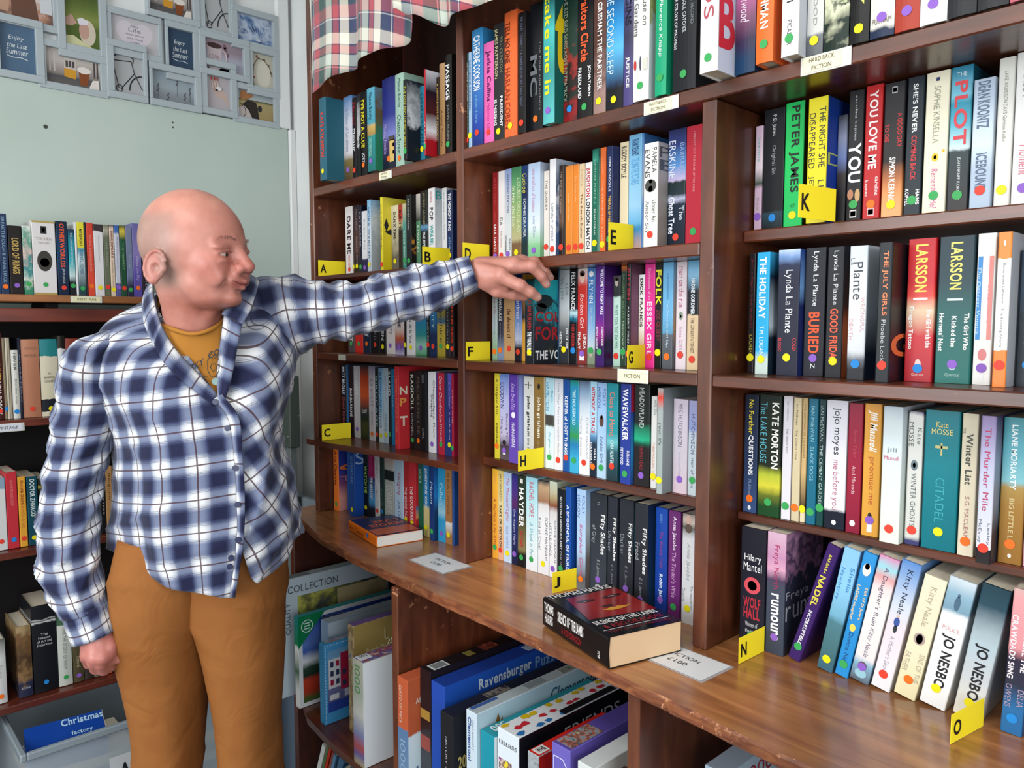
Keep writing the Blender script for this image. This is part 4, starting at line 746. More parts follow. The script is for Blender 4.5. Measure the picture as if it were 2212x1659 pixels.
# base unit below
bu = empty('base_unit', (-1.3, 1.1, 0)); tag(bu, 'open dark wooden base unit under the worktop holding jigsaw boxes', 'base unit')
bxp('side_panel', (-1.985, .985, 0), (-1.962, 1.352, .9265), M_base, bu)
for x in (-1.317, -.6935, -.07): bxp('divider', (x, .876, 0), (x+.0225, 1.335, .9265), M_div, bu)
bxp('side_panel', (.54, .84, 0), (.563, 1.352, .9265), M_base, bu)
bxp('back_panel', (-1.962, 1.3355, 0), (.54, 1.352, .9265), M_base, bu)
b = MB(); pts = [(-1.9615, 1.335), (-1.9615, 1.0), (-1.85, .94), (-1.74, .90), (-1.6, .885), (-1.3175, .88), (-1.3175, 1.335)]
b.prism(pts, .452, .470); part('shelf', b, M_shelf, bu)
for a, c in ((-1.294, -.694), (-.6705, -.0705), (-.047, .5395)):
    bxp('shelf', (a, .88, .452), (c, 1.335, .470), M_shelf, bu)
for a, c in ((-1.9615, -1.3175), (-1.294, -.694), (-.6705, -.0705), (-.047, .5395)):
    bxp('bottom_shelf', (a, .9 if a > -1.9 else 1.0, .06), (c, 1.335, .08), M_shelf, bu)

# ------------------------------------------------------------------ books
DOTS = {'r': ('e8402c', 'red'), 'g': ('3aa858', 'green'), 'y': ('f4e60c', 'yellow'), 'b': ('1c88d8', 'blue'), 'o': ('f87418', 'orange'), 'p': ('9060c8', 'purple')}
NAMED = {'black': '1a1a1c', 'white': 'ecebec', 'grey': '8a8e90', 'dark grey': '3a3e44', 'pale grey': 'c4c8cc', 'navy': '1c2850', 'blue': '2458b0', 'sky blue': '5cacdc', 'pale blue': 'b4cce8',
 'teal': '14808c', 'dark teal': '1c4450', 'green': '28a058', 'dark green': '20482c', 'pale green': 'b4d4bc', 'olive': '70703c', 'yellow': 'e8d830', 'cream': 'ece0c0', 'tan': 'c4a070', 'brown': '7a4c30',
 'dark brown': '32201a', 'orange': 'f07c30', 'red': 'c82830', 'dark red': '80202c', 'pink': 'f070b4', 'magenta': 'd02c80', 'purple': '5c2888', 'lilac': 'b8a4d8', 'pale pink': 'ecd4dc', 'gold': 'c8a848'}
def cname(h):
    if len(h) == 3: h = ''.join(c*2 for c in h)
    v = [int(h[i:i+2], 16) for i in (0, 2, 4)]
    return min(NAMED, key=lambda k: sum((a-int(NAMED[k][2*i:2*i+2], 16))**2*w for i, (a, w) in enumerate(zip(v, (1, 1.2, .9)))))
def main_colours(spec):
    st = []
    for i, p in enumerate(spec.lstrip('~').split('>')):
        st.append((float(p.split(':')[0]), p.split(':')[1]) if ':' in p else (0 if i == 0 else 100, p))
    w = {}
    for i, (p, c) in enumerate(st):
        a = st[i-1][0] if i else 0; e = st[i+1][0] if i+1 < len(st) else 100
        w[cname(c)] = w.get(cname(c), 0)+(min(e, 100)-a)/2+.01
    k = sorted(w, key=lambda c: -w[c])
    return k[0] if len(k) == 1 or w[k[1]] < .45*w[k[0]] else k[0]+' and '+k[1]
ORD = 'first second third fourth fifth sixth seventh eighth ninth tenth eleventh twelfth thirteenth fourteenth fifteenth sixteenth seventeenth eighteenth nineteenth twentieth'.split()
def ordn(i):
    return ORD[i] if i < 20 else 'twenty-'+ORD[i-20]

def make_book(kind, loc, rz, lean, W, H, D, spec, dot, texts, board, btexts, dotz):
    root = empty(kind, loc); root.rotation_mode = 'XYZ'
    root.matrix_world = Matrix.Translation(loc) @ Matrix.Rotation(rz, 4, 'Z') @ Matrix.Rotation(lean, 4, 'Y')
    root.location, root.rotation_euler = root.matrix_world.to_translation(), root.matrix_world.to_euler()
    hard = kind == 'hardback_book'; t = .0022 if hard else .0007
    t = min(t, W*.2); r = min(.0016, W*.25)
    o = MB()
    if hard and W > .015:   # gently rounded spine
        k = 6; bulge = min(.002, W*.1)
        pts = [(0, .004)]+[(W*i/k, .0004+bulge*(1-math.sin(math.pi*i/k))) for i in range(k+1)]+[(W, .004)]
    else:
        pts = [(0, r), (r*.3, r*.3), (r, 0), (W-r, 0), (W-r*.3, r*.3), (W, r)]
    outer = [(0, D)]+pts+[(W, D)]
    inner = [(t, D), (t, .004), (W-t, .004), (W-t, D)]
    vo = [(x, y) for x, y in outer]; n = len(vo)
    vs = [(x, y, 0) for x, y in vo]+[(x, y, H) for x, y in vo]+[(x, y, 0) for x, y in inner]+[(x, y, H) for x, y in inner]
    fs = []; mi = []
    for i in range(n-1):
        fs.append((i, i+1, n+i+1, n+i)); side = abs(vo[i][0]-vo[i+1][0]) < 1e-6 and abs(vo[i][1]-vo[i+1][1]) > .01
        mi.append(1 if side and vo[i][0] > W/2 else 0)
    a = 2*n
    for i in range(3): fs.append((a+i+1, a+i, a+4+i, a+4+i+1)); mi.append(0)
    h = n//2
    for z, c in ((0, 0), (n, 4)):
        q = [(z+0, z+1, a+c+1, a+c+0), (z+n-2, z+n-1, a+c+3, a+c+2), tuple([z+i for i in range(1, n-1)]+[a+c+2, a+c+1])]
        for f in q: fs.append(f if z == 0 else f[::-1]); mi.append(0)
    m0 = printed(spec); m1 = printed(board) if board else m0
    mesh_obj('cover', vs, fs, [m0, m1], mi, root)
    pg = MB(); dz = .003 if hard else .0008
    pg.box((t+.0001, .0045, dz), (W-t-.0001, D-.002 if not hard else D-.004, H-dz)); pg.build('pages', M_pages, root)
    # lettering on the spine, reading downwards (or across when marked =)
    yy = (-.0004 if not (hard and W > .015) else -.0001)
    cols = {}
    def put(s, arr, plane):
        for it in arr:
            q = it.split(',')
            if len(q) < 5: continue
            txt, col, f0, f1, hw = q[0], q[1], float(q[2])/100, float(q[3])/100, float(q[4])/100
            al = q[5] if len(q) > 5 else 'm'
            bold = ital = hor = False
            if txt in ('@', '#', '@@'):
                m_ = MB(); zc = H*(1-(f0+f1)/2); hz = H*(f1-f0)/2
                if plane == 0:
                    hx = W*hw/2; xc = {'m': W/2, 'c': W/2, 'l': W*.08+hx, 'r': W*.92-hx}[al]; yp = yy+.0001
                    if txt == '#': m_.add([(xc-hx, yp, zc-hz), (xc+hx, yp, zc-hz), (xc+hx, yp, zc+hz), (xc-hx, yp, zc+hz)], [(0, 1, 2, 3)])
                    else: m_.disc((xc, yp, zc), hx, 'y', 20, 0, hz)
                else:
                    hx = D*hw/2; m_.disc((W+.0003, .004+hx*1.1, zc), hx, 'x', 4 if txt == '#' else 18, 0, hz)
                m_.build('picture', flat(col, .4), root); continue
            while txt and txt[0] in '!/=~':
                bold |= txt[0] == '!'; ital |= txt[0] == '/'; hor |= txt[0] == '='; txt = txt[1:]
            key = (col, plane)
            mb = cols.setdefault(key, MB())
            if plane == 0:
                if hor: text_on(mb, txt, (W*(1-hw)/2, yy, H*(1-f1)), (1,0,0), (0,0,1), W*hw, H*(f1-f0), bold, ital)
                else:
                    off = {'m': (1-hw)/2, 'l': .08, 'r': .92-hw, 'c': (1-hw)/2}[al]
                    text_on(mb, txt, (W*off, yy, H*(1-f0)), (0,0,-1), (1,0,0), H*(f1-f0), W*hw, bold, ital)
            else:
                text_on(mb, txt, (W+.0004, .004, H*(1-f1)), (0,1,0), (0,0,1), D*hw, H*(f1-f0), bold, ital)
    put(None, texts, 0); put(None, btexts, 1)
    for (col, plane), mb in cols.items():
        if mb.v: mb.build('title' if plane == 0 else 'cover_title', flat(col, .4), root)
    if dot in DOTS:
        d = MB(); rr = .0062
        d.disc((max(min(W*.5, W-.003), .003), yy-.0004, dotz), min(rr, W*.6), 'y', 18, 0, rr)
        d.build('price_sticker', flat(DOTS[dot][0], .5), root)
    return root

def load_rows():
    for (name, ax, z, dep, kind, txt) in SHELF_ROWS:
        rng = random.Random(name)
        for i, ln in enumerate(txt.strip().split('\n')):
            f = ln.split('|')
            x, w, h, pl, lean = [float(v) for v in f[0].split(',')]
            x /= 1e4; w = w/1e4-.0003; h /= 1e3; pl /= 1e4; lean = math.radians(lean/10)
            spec = f[1]; dot = f[2]; texts = f[3].split(';') if len(f) > 3 else []
            board = f[4] if len(f) > 4 else ''; bt = f[5].split(';') if len(f) > 5 else []
            D = dep+rng.uniform(-.004, .004)
            if ax == 'Y': D = min(D, 1.332-pl-.002)
            zz = z+.0004+w*math.sin(lean)
            loc = (x, pl, zz) if ax == 'Y' else (pl, x, zz)
            dz = rng.uniform(.018, .028)
            r = make_book(kind, loc, 0 if ax == 'Y' else math.pi/2, lean, w, h, D, spec, dot, texts, board, bt, dz)
            base = main_colours(spec)+(' hardback' if kind[0] == 'h' else ' paperback')
            tc = next((t.split(',')[1] for t in texts if len(t.split(',')) >= 5 and t[0] not in '@#'), None)
            tail = ', %s from left on %s' % (ordn(i), name)
            ti = ', '+cname(tc)+' title' if tc else ''
            dt = ', '+DOTS[dot][1]+' dot' if dot in DOTS else ''
            lab = base+ti+dt+tail
            if len(lab.replace('-', ' ').split()) > 16: lab = base+ti+tail
            if len(lab.replace('-', ' ').split()) > 16: lab = base+tail
            tag(r, lab, 'book', 'books on the '+name)
load_rows()
# ------------------------------------------------------------------ yellow letter cards sticking out between the books
M_card, _nt, _bs = new_mat('yellow_card', .5, .2); _bs.inputs['Base Color'].default_value = s2l('f6e02a')
def letter_card(ch, L, Rr, z, h, bend=.0):
    (x0, y0), (x1, y1) = L, Rr
    w = math.hypot(x1-x0, y1-y0); n = 8; t = .0006
    r = empty('letter_card', (x0, y0, z)); r.rotation_euler = (0, 0, math.atan2(y1-y0, x1-x0))
    vs = []; fs = []
    for i in range(n+1):
        x = w*i/n; y = bend*math.sin(math.pi*i/n)
        for yy in (0, t): vs += [(x, y+yy, 0), (x, y+yy, h)]
    for i in range(n):
        a = 4*i; c = a+4
        fs += [(a, c, c+1, a+1), (a+2, a+3, c+3, c+2), (a, a+2, c+2, c), (a+1, c+1, c+3, a+3)]
    fs += [(0, 1, 3, 2), (4*n, 4*n+2, 4*n+3, 4*n+1)]
    mesh_obj('card', vs, fs, [M_card], None, r)
    m = MB(); u = w*.07; yb = bend*math.sin(math.pi*.14)
    text_on(m, ch, (u, -.0005, h*.22), (1, .0, 0), (0, 0, 1), w*.22, h*.52, 1)
    m.build('letter', flat('18181a', .5), r)
    tag(r, 'yellow card with black letter %s standing out between the paperbacks' % ch, 'index card', 'yellow letter cards on the bookcase')
    return r
CARD_SPECS = [('A', -1.903, 1.045, 1.6006, .043, .082, 88), ('B', -1.413, 1.035, 1.6006, .043, .074, 86), ('D', -1.2712, 1.036, 1.5986, .043, .073, 89),
 ('E', -.8805, 1.045, 1.5986, .049, .064, 86), ('F', -1.2712, 1.043, 1.3926, .040, .067, 88), ('G', -.8445, 1.056, 1.3926, .041, .055, 94),
 ('C', -1.846, 1.015, 1.1586, .042, .085, 86), ('H', -1.094, 1.030, 1.1796, .041, .068, 87), ('J', -1.018, 1.050, .9476, .041, .062, 78),
 ('K', -.533, 1.045, 1.6206, .047, .085, 80), ('N', -.6045, 1.036, .9476, .041, .072, 88), ('O', -.304, 1.027, .9476, .038, .080, 80)]
for ch, x, y, z, h, w, deg in CARD_SPECS:
    a = math.radians(deg)
    letter_card(ch, (x, y), (x+w*math.cos(a), y+w*math.sin(a)), z, h, .0)

# shelf-edge labels in clear holders
def shelf_label(lines, x, w, z, h, y=1.0395, label='', ang=0, pale='f2eccb', txt='5a5030'):
    r = empty('shelf_label', (x, y, z)); r.rotation_euler = (0, ang, 0)
    m = MB(); m.box((0, -.0022, 0), (w, -.0002, h), bev=.0004); m.build('holder', flat('e8e8e0', .25), r)
    m = MB(); m.box((w*.05, -.0030, h*.08), (w*.82 if len(lines) > 1 else w*.95, -.0023, h*.92)); m.build('paper_slip', flat(pale, .6), r)
    m = MB(); n = len(lines)
    for i, s in enumerate(lines):
        if not s: continue
        L = w*.5*(len(s)/9 if n > 1 else 1)
        c = w*(.43 if n > 1 else .5)
        text_on(m, s, (c-L/2, -.0033, h*(.72-.44*i-(.10 if n > 1 else .36))), (1,0,0), (0,0,1), L, h*(.24 if n > 1 else .3))
    if m.v: m.build('lettering', flat(txt, .6), r)
    tag(r, label, 'shelf label', 'labels on the shelf edges')
shelf_label(['HARD BACK', 'FICTION'], -1.588, .052, 1.812, .0185, label='small cream slip on top shelf edge of the left bay')
shelf_label(['HARD BACK', 'FICTION'], -.802, .068, 1.811, .021, label='cream HARD BACK FICTION label left of the tall upright on top shelf edge')
shelf_label(['HARD BACK', 'FICTION'], -.532, .070, 1.812, .0245, label='cream HARD BACK FICTION label on the top shelf edge of the right bay')
shelf_label(['FICTION'], -.853, .066, 1.370, .023, y=1.0413, label='white FICTION label on shelf edge below yellow card G')
shelf_label([''], -1.795, .034, 1.3755, .015, y=1.0413, label='tiny pale slip on shelf edge of the left bay', pale='b8b8a8')

# ------------------------------------------------------------------ things lying on the worktop
def lying_book(name, A, B, D_, th, z, spine, cover, label, back='1a1818', pages='e8d4b4'):
    A = Vector(A); B = Vector(B); ax = (B-A); L = ax.length; ang = math.atan2(ax.y, ax.x)
    r = empty(name, (A.x, A.y, z)); r.rotation_euler = (0, 0, ang)
    rr = .004; t = .001
    # spine is the y=0 side; open sides show the page block
    prof = [(D_, 0), (rr, 0), (rr*.3, rr*.3), (0, rr), (0, th-rr), (rr*.3, th-rr*.3), (rr, th), (D_, th)]
    inn = [(D_, t), (rr, t), (rr*.5, th/2), (rr, th-t), (D_, th-t)]
    m = MB(); n = len(prof)
    vs = [(0, y, zz) for y, zz in prof]+[(L, y, zz) for y, zz in prof]
    fs = [(i, i+1, n+i+1, n+i) for i in range(n-1)]; mi = [2]+[0]*(n-3)+[1]
    vi = len(vs); vs += [(0, y, zz) for y, zz in inn]+[(L, y, zz) for y, zz in inn]
    fs += [(vi+i+1, vi+i, vi+5+i, vi+5+i+1) for i in range(4)]; mi += [0]*4
    for off, io in ((0, vi), (n, vi+5)):
        f = tuple([off+i for i in range(n)]+[io+i for i in range(4, -1, -1)]); fs.append(f if off else f[::-1]); mi.append(0)
    fs += [(n-1, 2*n-1, vi+9, vi+4), (0, vi, vi+5, n)]; mi += [0, 0]
    mesh_obj('cover', vs, fs, [spine, cover, flat(back, .3)], mi, r)
    p = MB(); p.box((.0012, rr*.6, t+.0002), (L-.0012, D_-.0015, th-t-.0002)); p.build('pages', flat(pages, .75), r)
    tag(r, label, 'book'); return r, L
# orange paperback
r, L = lying_book('paperback_book', (-1.688, .998), (-1.512, .966), .122, .026, .9476, flat('f07818', .35), None or flat('2c2c58', .3),
    'orange-spined paperback lying flat on the worktop in the left bay', back='e8701a', pages='f0ece4')
def plate(mb, pts, z, mi=0): mb.add([(x, y, z) for x, y in pts], [tuple(range(len(pts)))], mi)
m = MB(); zt = .0264
plate(m, [(.09, .004), (.174, .004), (.174, .118), (.09, .118)], zt, 0)
plate(m, [(.115, .006), (.170, .006), (.170, .116), (.115, .116)], zt+.0002, 1)
m.build('sunset_picture', [flat('4a2c50', .3), flat('c86040', .3)], r)
m = MB(); text_on(m, 'CASE', (.066, .112, zt+.0004), (0,-1,0), (-1,0,0), .07, .024, 1); text_on(m, 'HEROSE', (.098, .112, zt+.0004), (0,-1,0), (-1,0,0), .09, .024, 1)
m.build('cover_title', flat('e86838', .3), r)
m = MB(); text_on(m, 'Ann Cleeves', (.006, -.0004, .006), (1,0,0), (0,0,1), .10, .013); m.build('title', flat('8a3c08', .4), r)
m = MB(); m.disc((.125, -.0006, .017), .006); m.build('price_sticker', flat('2c78c8', .5), r)
m = MB()
for k in range(24):
    a = 2*math.pi*k/24; a2 = 2*math.pi*(k+1)/24
    m.add([(.026+.011*math.cos(a), .10+.013*math.sin(a), zt+.0003), (.026+.011*math.cos(a2), .10+.013*math.sin(a2), zt+.0003), (.026+.009*math.cos(a2), .10+.011*math.sin(a2), zt+.0003), (.026+.009*math.cos(a), .10+.011*math.sin(a), zt+.0003)], [(0, 1, 2, 3)])
m.build('round_badge', flat('8aa0d8', .4), r)

# thick black and red paperback (whole cover lettered)
r, L = lying_book('thick_paperback', (-.917, .922), (-.728, .872), .143, .050, .9485, flat('181618', .22), flat('141216', .18),
    'thick black and red paperback lying on the worktop over a price card', back='161416', pages='ecc9a0')
zt = .0504
M_face, nt_, bs_ = new_mat('red_face_print', .18, .5)
tc_ = nt_.nodes.new('ShaderNodeTexCoord'); mp_ = nt_.nodes.new('ShaderNodeMapping'); mp_.inputs['Location'].default_value = (-.55, -.55, 0); mp_.inputs['Scale'].default_value = (1.0, .8, 0)
gr_ = nt_.nodes.new('ShaderNodeTexGradient'); gr_.gradient_type = 'SPHERICAL'
rp_ = ramp_nodes(nt_, '8c1414>30:a01818>55:8a1414>85:501018>100:141218')
nt_.links.new(tc_.outputs['Generated'], mp_.inputs[0]); nt_.links.new(mp_.outputs[0], gr_.inputs[0]); nt_.links.new(gr_.outputs['Fac'], rp_.inputs[0])
nt_.links.new(rp_.outputs[0], bs_.inputs['Base Color'])
m = MB(); plate(m, [(.028, .03), (.125, .012), (.135, .139), (.018, .139)], zt); m.build('face_picture', M_face, r)
def blob(m, cx, cy, rx, ry, z, n=18, mi=0, rot=0):
    pts = []
    for k in range(n):
        a = 2*math.pi*k/n; x, y = rx*math.cos(a), ry*math.sin(a)
        pts.append((cx+x*math.cos(rot)-y*math.sin(rot), cy+x*math.sin(rot)+y*math.cos(rot)))
    plate(m, pts, z, mi)
m = MB(); blob(m, .052, .108, .006, .022, zt+.0002, 18, 0, .1); blob(m, .052, .055, .006, .018, zt+.0002, 18, 0, -.1); blob(m, .088, .075, .005, .012, zt+.0002, 18, 0)
m.build('face_shadows', flat('3c0c10', .2), r)
m = MB(); blob(m, .052, .106, .0015, .006, zt+.0004); blob(m, .054, .052, .001, .003, zt+.0004); m.build('eyes', flat('e8d0c8', .2), r)
m = MB(); mth = [(.100, .055), (.098, .068), (.095, .074), (.099, .082), (.095, .088), (.100, .104), (.097, .116), (.104, .104), (.108, .088), (.108, .070)]
plate(m, mth, zt+.0004); m.build('golden_moth', flat('e0a030', .25), r)
m = MB(); text_on(m, 'THOMAS HARRIS', (.018, .006, zt+.0004), (0,1,0), (-1,0,0), .128, .017, 1)
# reads across the cover: letters run from spine side to fore edge
text_on(m, 'SILENCE OF THE LAMBS', (.150, .010, zt+.0004), (0,1,0), (-1,0,0), .122, .015, 1); m.build('cover_title', flat('f0ecea', .25), r)
m = MB(); text_on(m, '& RED DRAGON', (.168, .016, zt+.0004), (0,1,0), (-1,0,0), .112, .014, 1); text_on(m, 'TWO CLASSIC THRILLERS', (.184, .012, zt+.0004), (0,1,0), (-1,0,0), .118, .006); m.build('cover_subtitle', flat('9a2028', .3), r)
m = MB(); m.box((.1718, .008, zt), (.1726, .136, zt+.0003)); m.build('cover_rule', flat('e8e0e0', .3), r)
m = MB(); text_on(m, 'THOMAS', (.006, -.0004, .028), (1,0,0), (0,0,1), .030, .016, 1); text_on(m, 'HARRIS', (.008, -.0004, .009), (1,0,0), (0,0,1), .026, .016, 1)
text_on(m, 'SILENCE OF THE LAMBS', (.050, -.0004, .024), (1,0,0), (0,0,1), .078, .018, 1); text_on(m, 'TCW', (.168, -.0004, .020), (0,0,-1), (1,0,0), .012, .006, 1)
m.build('title', flat('f0ecea', .35), r)
m = MB(); text_on(m, '& RED DRAGON', (.062, -.0004, .008), (1,0,0), (0,0,1), .06, .011, 1); m.build('subtitle', flat('8c1c24', .35), r)

def price_card(pts, lab, z, lines, covered=False):
    P = [Vector((x, y, z)) for x, y in pts]; r = empty('price_card', P[0])
    ax = (P[3]-P[0]); ay = (P[1]-P[0])
    c = sum(P, Vector())/4
    m = MB(); vs = []
    for zz in (0, .0005): vs += [(c+(p-c)*1.07)-P[0]+Vector((0,0,zz)) for p in P]
    m.add(vs, [(0,1,2,3), (7,6,5,4), (0,4,5,1), (1,5,6,2), (2,6,7,3), (3,7,4,0)]); m.build('laminate', flat('b8b4b4', .12), r)
    m = MB(); m.add([p-P[0]+Vector((0,0,.0009)) for p in P], [(0,3,2,1)]); m.build('card', flat('f0f2f4', .3), r)
    m = MB(); w = ax.length; h = ay.length
    for i, (s, L, hh) in enumerate(lines):
        o = ax*.5-ax.normalized()*L/2+ay*(.60-.30*i); o.z = .0013
        text_on(m, s, o, ax, ay, L, hh)
    m.build('lettering', flat('2c2c34', .4), r)
    tag(r, lab, 'price card', 'laminated price cards on the worktop')
price_card([(-1.381, .970), (-1.382, 1.042), (-1.254, 1.040), (-1.257, .966)], 'white laminated FICTION price card lying free beside the first upright', .9475, [('FICTION', .052, .010), ('£1.00', .034, .011)])
price_card([(-.735, .949), (-.735, 1.022), (-.608, 1.019), (-.612, .944)], 'white laminated FICTION price card half under the thick black and red paperback', .9473, [('FICTION', .052, .010), ('£1.00', .034, .011)])

# ------------------------------------------------------------------ jigsaw boxes in the base unit
def jig(X0, X1, Y, zt, dep, side, face, top, label, z0=.4704, lid=None):
    "box standing like a book: narrow side faces the room, large face looks along +X"
    r = empty('jigsaw_box', (X0, Y, z0)); w = X1-X0; h = zt-z0
    b_ = MB(); b_.box((0, 0, 0), (w, dep, h), bev=.0012)
    # faces: side (front), face (+X), top
    mats = [side, face, top]; me = b_.build('box', mats, r)
    for p in me.data.polygons:
        if p.normal.x > .9: p.material_index = 1
        elif p.normal.z > .9: p.material_index = 2
        else: p.material_index = 0
    s_ = MB(); s_.box((w*.0+.0002, -.0003, h*.0+.004), (w-.0002, .0, .0045)); s_.build('lid_seam', flat('2a2a2a', .6), r)
    tag(r, label, 'jigsaw box', 'jigsaw boxes in the base unit')
    return r, w, h
def side_text(r, s, col, x, z, L, H_, bold=0, vert=True, name='side_title'):
    m = MB()
    if vert: text_on(m, s, (x, -.0008, z), (0,0,-1), (1,0,0), L, H_, bold)
    else: text_on(m, s, (x, -.0008, z), (1,0,0), (0,0,1), L, H_, bold)
    m.build(name, flat(col, .4), r)
def face_text(r, w, s, col, y, z, L, H_, bold=0, name='lid_title', ital=False):
    m = MB(); text_on(m, s, (w+.0008, y, z), (0,1,0), (0,0,1), L, H_, bold, ital); m.build(name, flat(col, .35), r)
def face_pic(r, w, y0, y1, z0, z1, mat, name='picture'):
    m = MB(); m.box((w+.0002, y0, z0), (w+.0006, y1, z1)); m.build(name, mat, r)
def top_pic(r, h, x0, x1, y0, y1, mat, name='top_picture'):
    m = MB(); m.box((x0, y0, h+.0002), (x1, y1, h+.0006)); m.build(name, mat, r)
def side_pic(r, x0, x1, z0, z1, mat, name='side_picture'):
    m = MB(); m.box((x0, -.0006, z0), (x1, -.0002, z1)); m.build(name, mat, r)
def art(cols, scale=30, rough=.35, kind='noise'):
    m, nt, b = new_mat('picture_'+cols[0], rough, .45); L = nt.links; N = nt.nodes
    tc = N.new('ShaderNodeTexCoord')
    if kind == 'noise': n = N.new('ShaderNodeTexNoise'); n.inputs['Detail'].default_value = 6; out = n.outputs['Fac']
    else: n = N.new('ShaderNodeTexVoronoi'); out = None
    n.inputs['Scale'].default_value = scale; L.new(tc.outputs['Object'], n.inputs['Vector'])
    if out is None:
        w_ = N.new('ShaderNodeSeparateColor'); L.new(n.outputs['Color'], w_.inputs[0]); out = w_.outputs[0]
    r = N.new('ShaderNodeValToRGB'); k = len(cols)
    r.color_ramp.interpolation = 'LINEAR' if kind == 'noise' else 'CONSTANT'
    lo, hi = (.32, .68) if kind == 'noise' else (0, 1)
    while len(r.color_ramp.elements) > 1: r.color_ramp.elements.remove(r.color_ramp.elements[-1])
    r.color_ramp.elements[0].position = lo; r.color_ramp.elements[0].color = s2p(cols[0])
    for i, c in enumerate(cols[1:], 1):
        e = r.color_ramp.elements.new(lo+(hi-lo)*i/(k-1 if kind == 'noise' else k)); e.color = s2p(c)
    L.new(out, r.inputs[0]); L.new(r.outputs[0], b.inputs['Base Color']); return m

F = flat
r, w, h = jig(-1.905, -1.872, .897, .792, .34, F('a8b0b4'), F('c8d8e4'), F('9aa4a8'), 'large pale blue jigsaw box at the left end of the base unit')
face_text(r, w, 'COLLECTION', '50565c', .022, h-.040, .15, .019); m = MB()
text_on(m, 'QUALITY', (w+.0008, .030, h-.15), (0,0,1), (0,-1,0), .085, .016); m.build('lid_side_title', F('50565c'), r)
face_pic(r, w, .05, .33, .03, h-.052, art(['2a3040', '3a4458', '7a7a48', 'c8c860', '2c3a50'], 14))
face_pic(r, w+.0006, .17, .33, .12, h-.058, art(['b0a070', 'c8b888', '9a8860'], 8), 'picture_arch')
top_pic(r, h, .004, .028, .02, .09, F('70787c'), 'piece_count')
r, w, h = jig(-1.812, -1.791, .905, .715, .30, printed('1c7c80>30:1a7c4c>34:e0e0dc>60:3a5c40>80:c8c8c4'), F('dfe3e6'), F('2a8c8c'), 'green and white jigsaw box with a red flower picture')
face_pic(r, w, .012, .29, .012, h-.012, printed('2848a8>30:6080c8>38:4868b8>50:e8ecf0>58:304838>68:24382c>74:c84028>88:b03824>96:4a6030'))
m = MB(); m.add([(w+.0012, .0, h), (w+.0012, .0, h-.085), (w+.0012, .078, h)], [(0, 1, 2)]); m.build('corner_flash', F('10804c', .3), r)
m = MB()
for k in range(28):
    a, c = 2*math.pi*k/28, 2*math.pi*(k+1)/28
    m.add([(w+.0018, .025+.017*math.cos(a), h-.028+.017*math.sin(a)), (w+.0018, .025+.017*math.cos(c), h-.028+.017*math.sin(c)), (w+.0018, .025+.0145*math.cos(c), h-.028+.0145*math.sin(c)), (w+.0018, .025+.0145*math.cos(a), h-.028+.0145*math.sin(a))], [(0, 1, 2, 3)])
for k in range(3): m.box((w+.0014, .017, h-.036+.007*k), (w+.0018, .033, h-.033+.007*k))
m.build('round_emblem', F('d8f0e4', .3), r)
r, w, h = jig(-1.762, -1.727, .955, .706, .30, F('8aa0c0'), F('c0d0dc'), F('b0bcc8'), 'pale blue jigsaw box behind the one with painted houses')
m = MB(); text_on(m, '1000', (.004, .008, h+.0006), (0,1,0), (-1,0,0), .06, .018); m.build('piece_count', F('50586c'), r)
r, w, h = jig(-1.695, -1.671, .912, .678, .24, F('3c94c8'), F('48a0dc'), F('50a0c8'), 'small blue jigsaw box with a picture of red and white houses')
face_pic(r, w, .010, .23, .03, h-.02, printed('70a8d8>18:88b8e0>20:8c90b8>100:5a5c98'))
m = MB(); rs = random.Random(4)
for k, (ya, yb, za, zb, ci) in enumerate(((.012, .045, .09, .165, 0), (.046, .085, .08, .175, 1), (.086, .120, .085, .160, 2), (.121, .165, .07, .18, 0), (.166, .228, .08, .17, 3))):
    m.box((w+.0006, ya, za), (w+.0009, yb, zb), ci)
    for q in range(3):
        for j in range(2):
            yy_ = ya+.005+j*(yb-ya)*.48; z2 = za+.008+q*(zb-za)*.31; m.box((w+.0009, yy_, z2), (w+.0012, yy_+(yb-ya)*.26, z2+.014), 4 if (q+j+k) % 3 else 1)
for q in range(5): m.box((w+.0009, .014+q*.042, .060), (w+.0013, .040+q*.042, .074+.004*(q % 2)), 2 if q % 2 else 0)
m.build('painted_houses', [F('e4e8f0'), F('b02048'), F('c8d0e4'), F('c05070'), F('303c60')], r)
face_pic(r, w+.0006, .010, .23, .03, .055, F('2c48a8'), 'picture_water')
m = MB()
for k in range(26):
    m.box((w+.0002, .003, .006+k*.0076), (w+.0005, .0045, .0105+k*.0076))
    if k < 25: m.box((w+.0002, .008+k*.0086, h-.007), (w+.0005, .0125+k*.0086, h-.0055))
m.build('dashed_border', F('d8ecf8'), r)
top_pic(r, h, .003, .021, .01, .08, art(['b08070', '8a9cc0', 'd0c8b8'], 60))
r, w, h = jig(-1.611, -1.585, .945, .742, .28, art(['b89058', '8a7048', 'c8b080', '6c7c8c'], 45), F('b09858'), F('8468a8'), 'tan and purple jigsaw box behind the tall white one')
face_text(r, w, 'Puzzle Piece', 'e8dcb0', .036, h-.08, .07, .014)
m = MB(); P = [(.09, .03), (.09, .055), (.10, .055), (.104, .062), (.098, .07), (.112, .07), (.108, .062), (.112, .055), (.135, .055), (.135, .03)]
m.tube([(w+.001, y+.0, h-z_) for y, z_ in P], .0012, 5); m.build('jigsaw_piece_outline', F('f0e8c8'), r)
r, w, h = jig(-1.486, -1.442, .882, .717, .30, printed('a8a898>30:98a094>50:b8b8b0>70:7078a0>82:a04848>90:605890>100:b0a070'), F('e8eef4'), art(['c8c0b8', '9a4858', '5860a0', 'd8b090'], 50), 'tall white jigsaw box right beside the first lower upright')
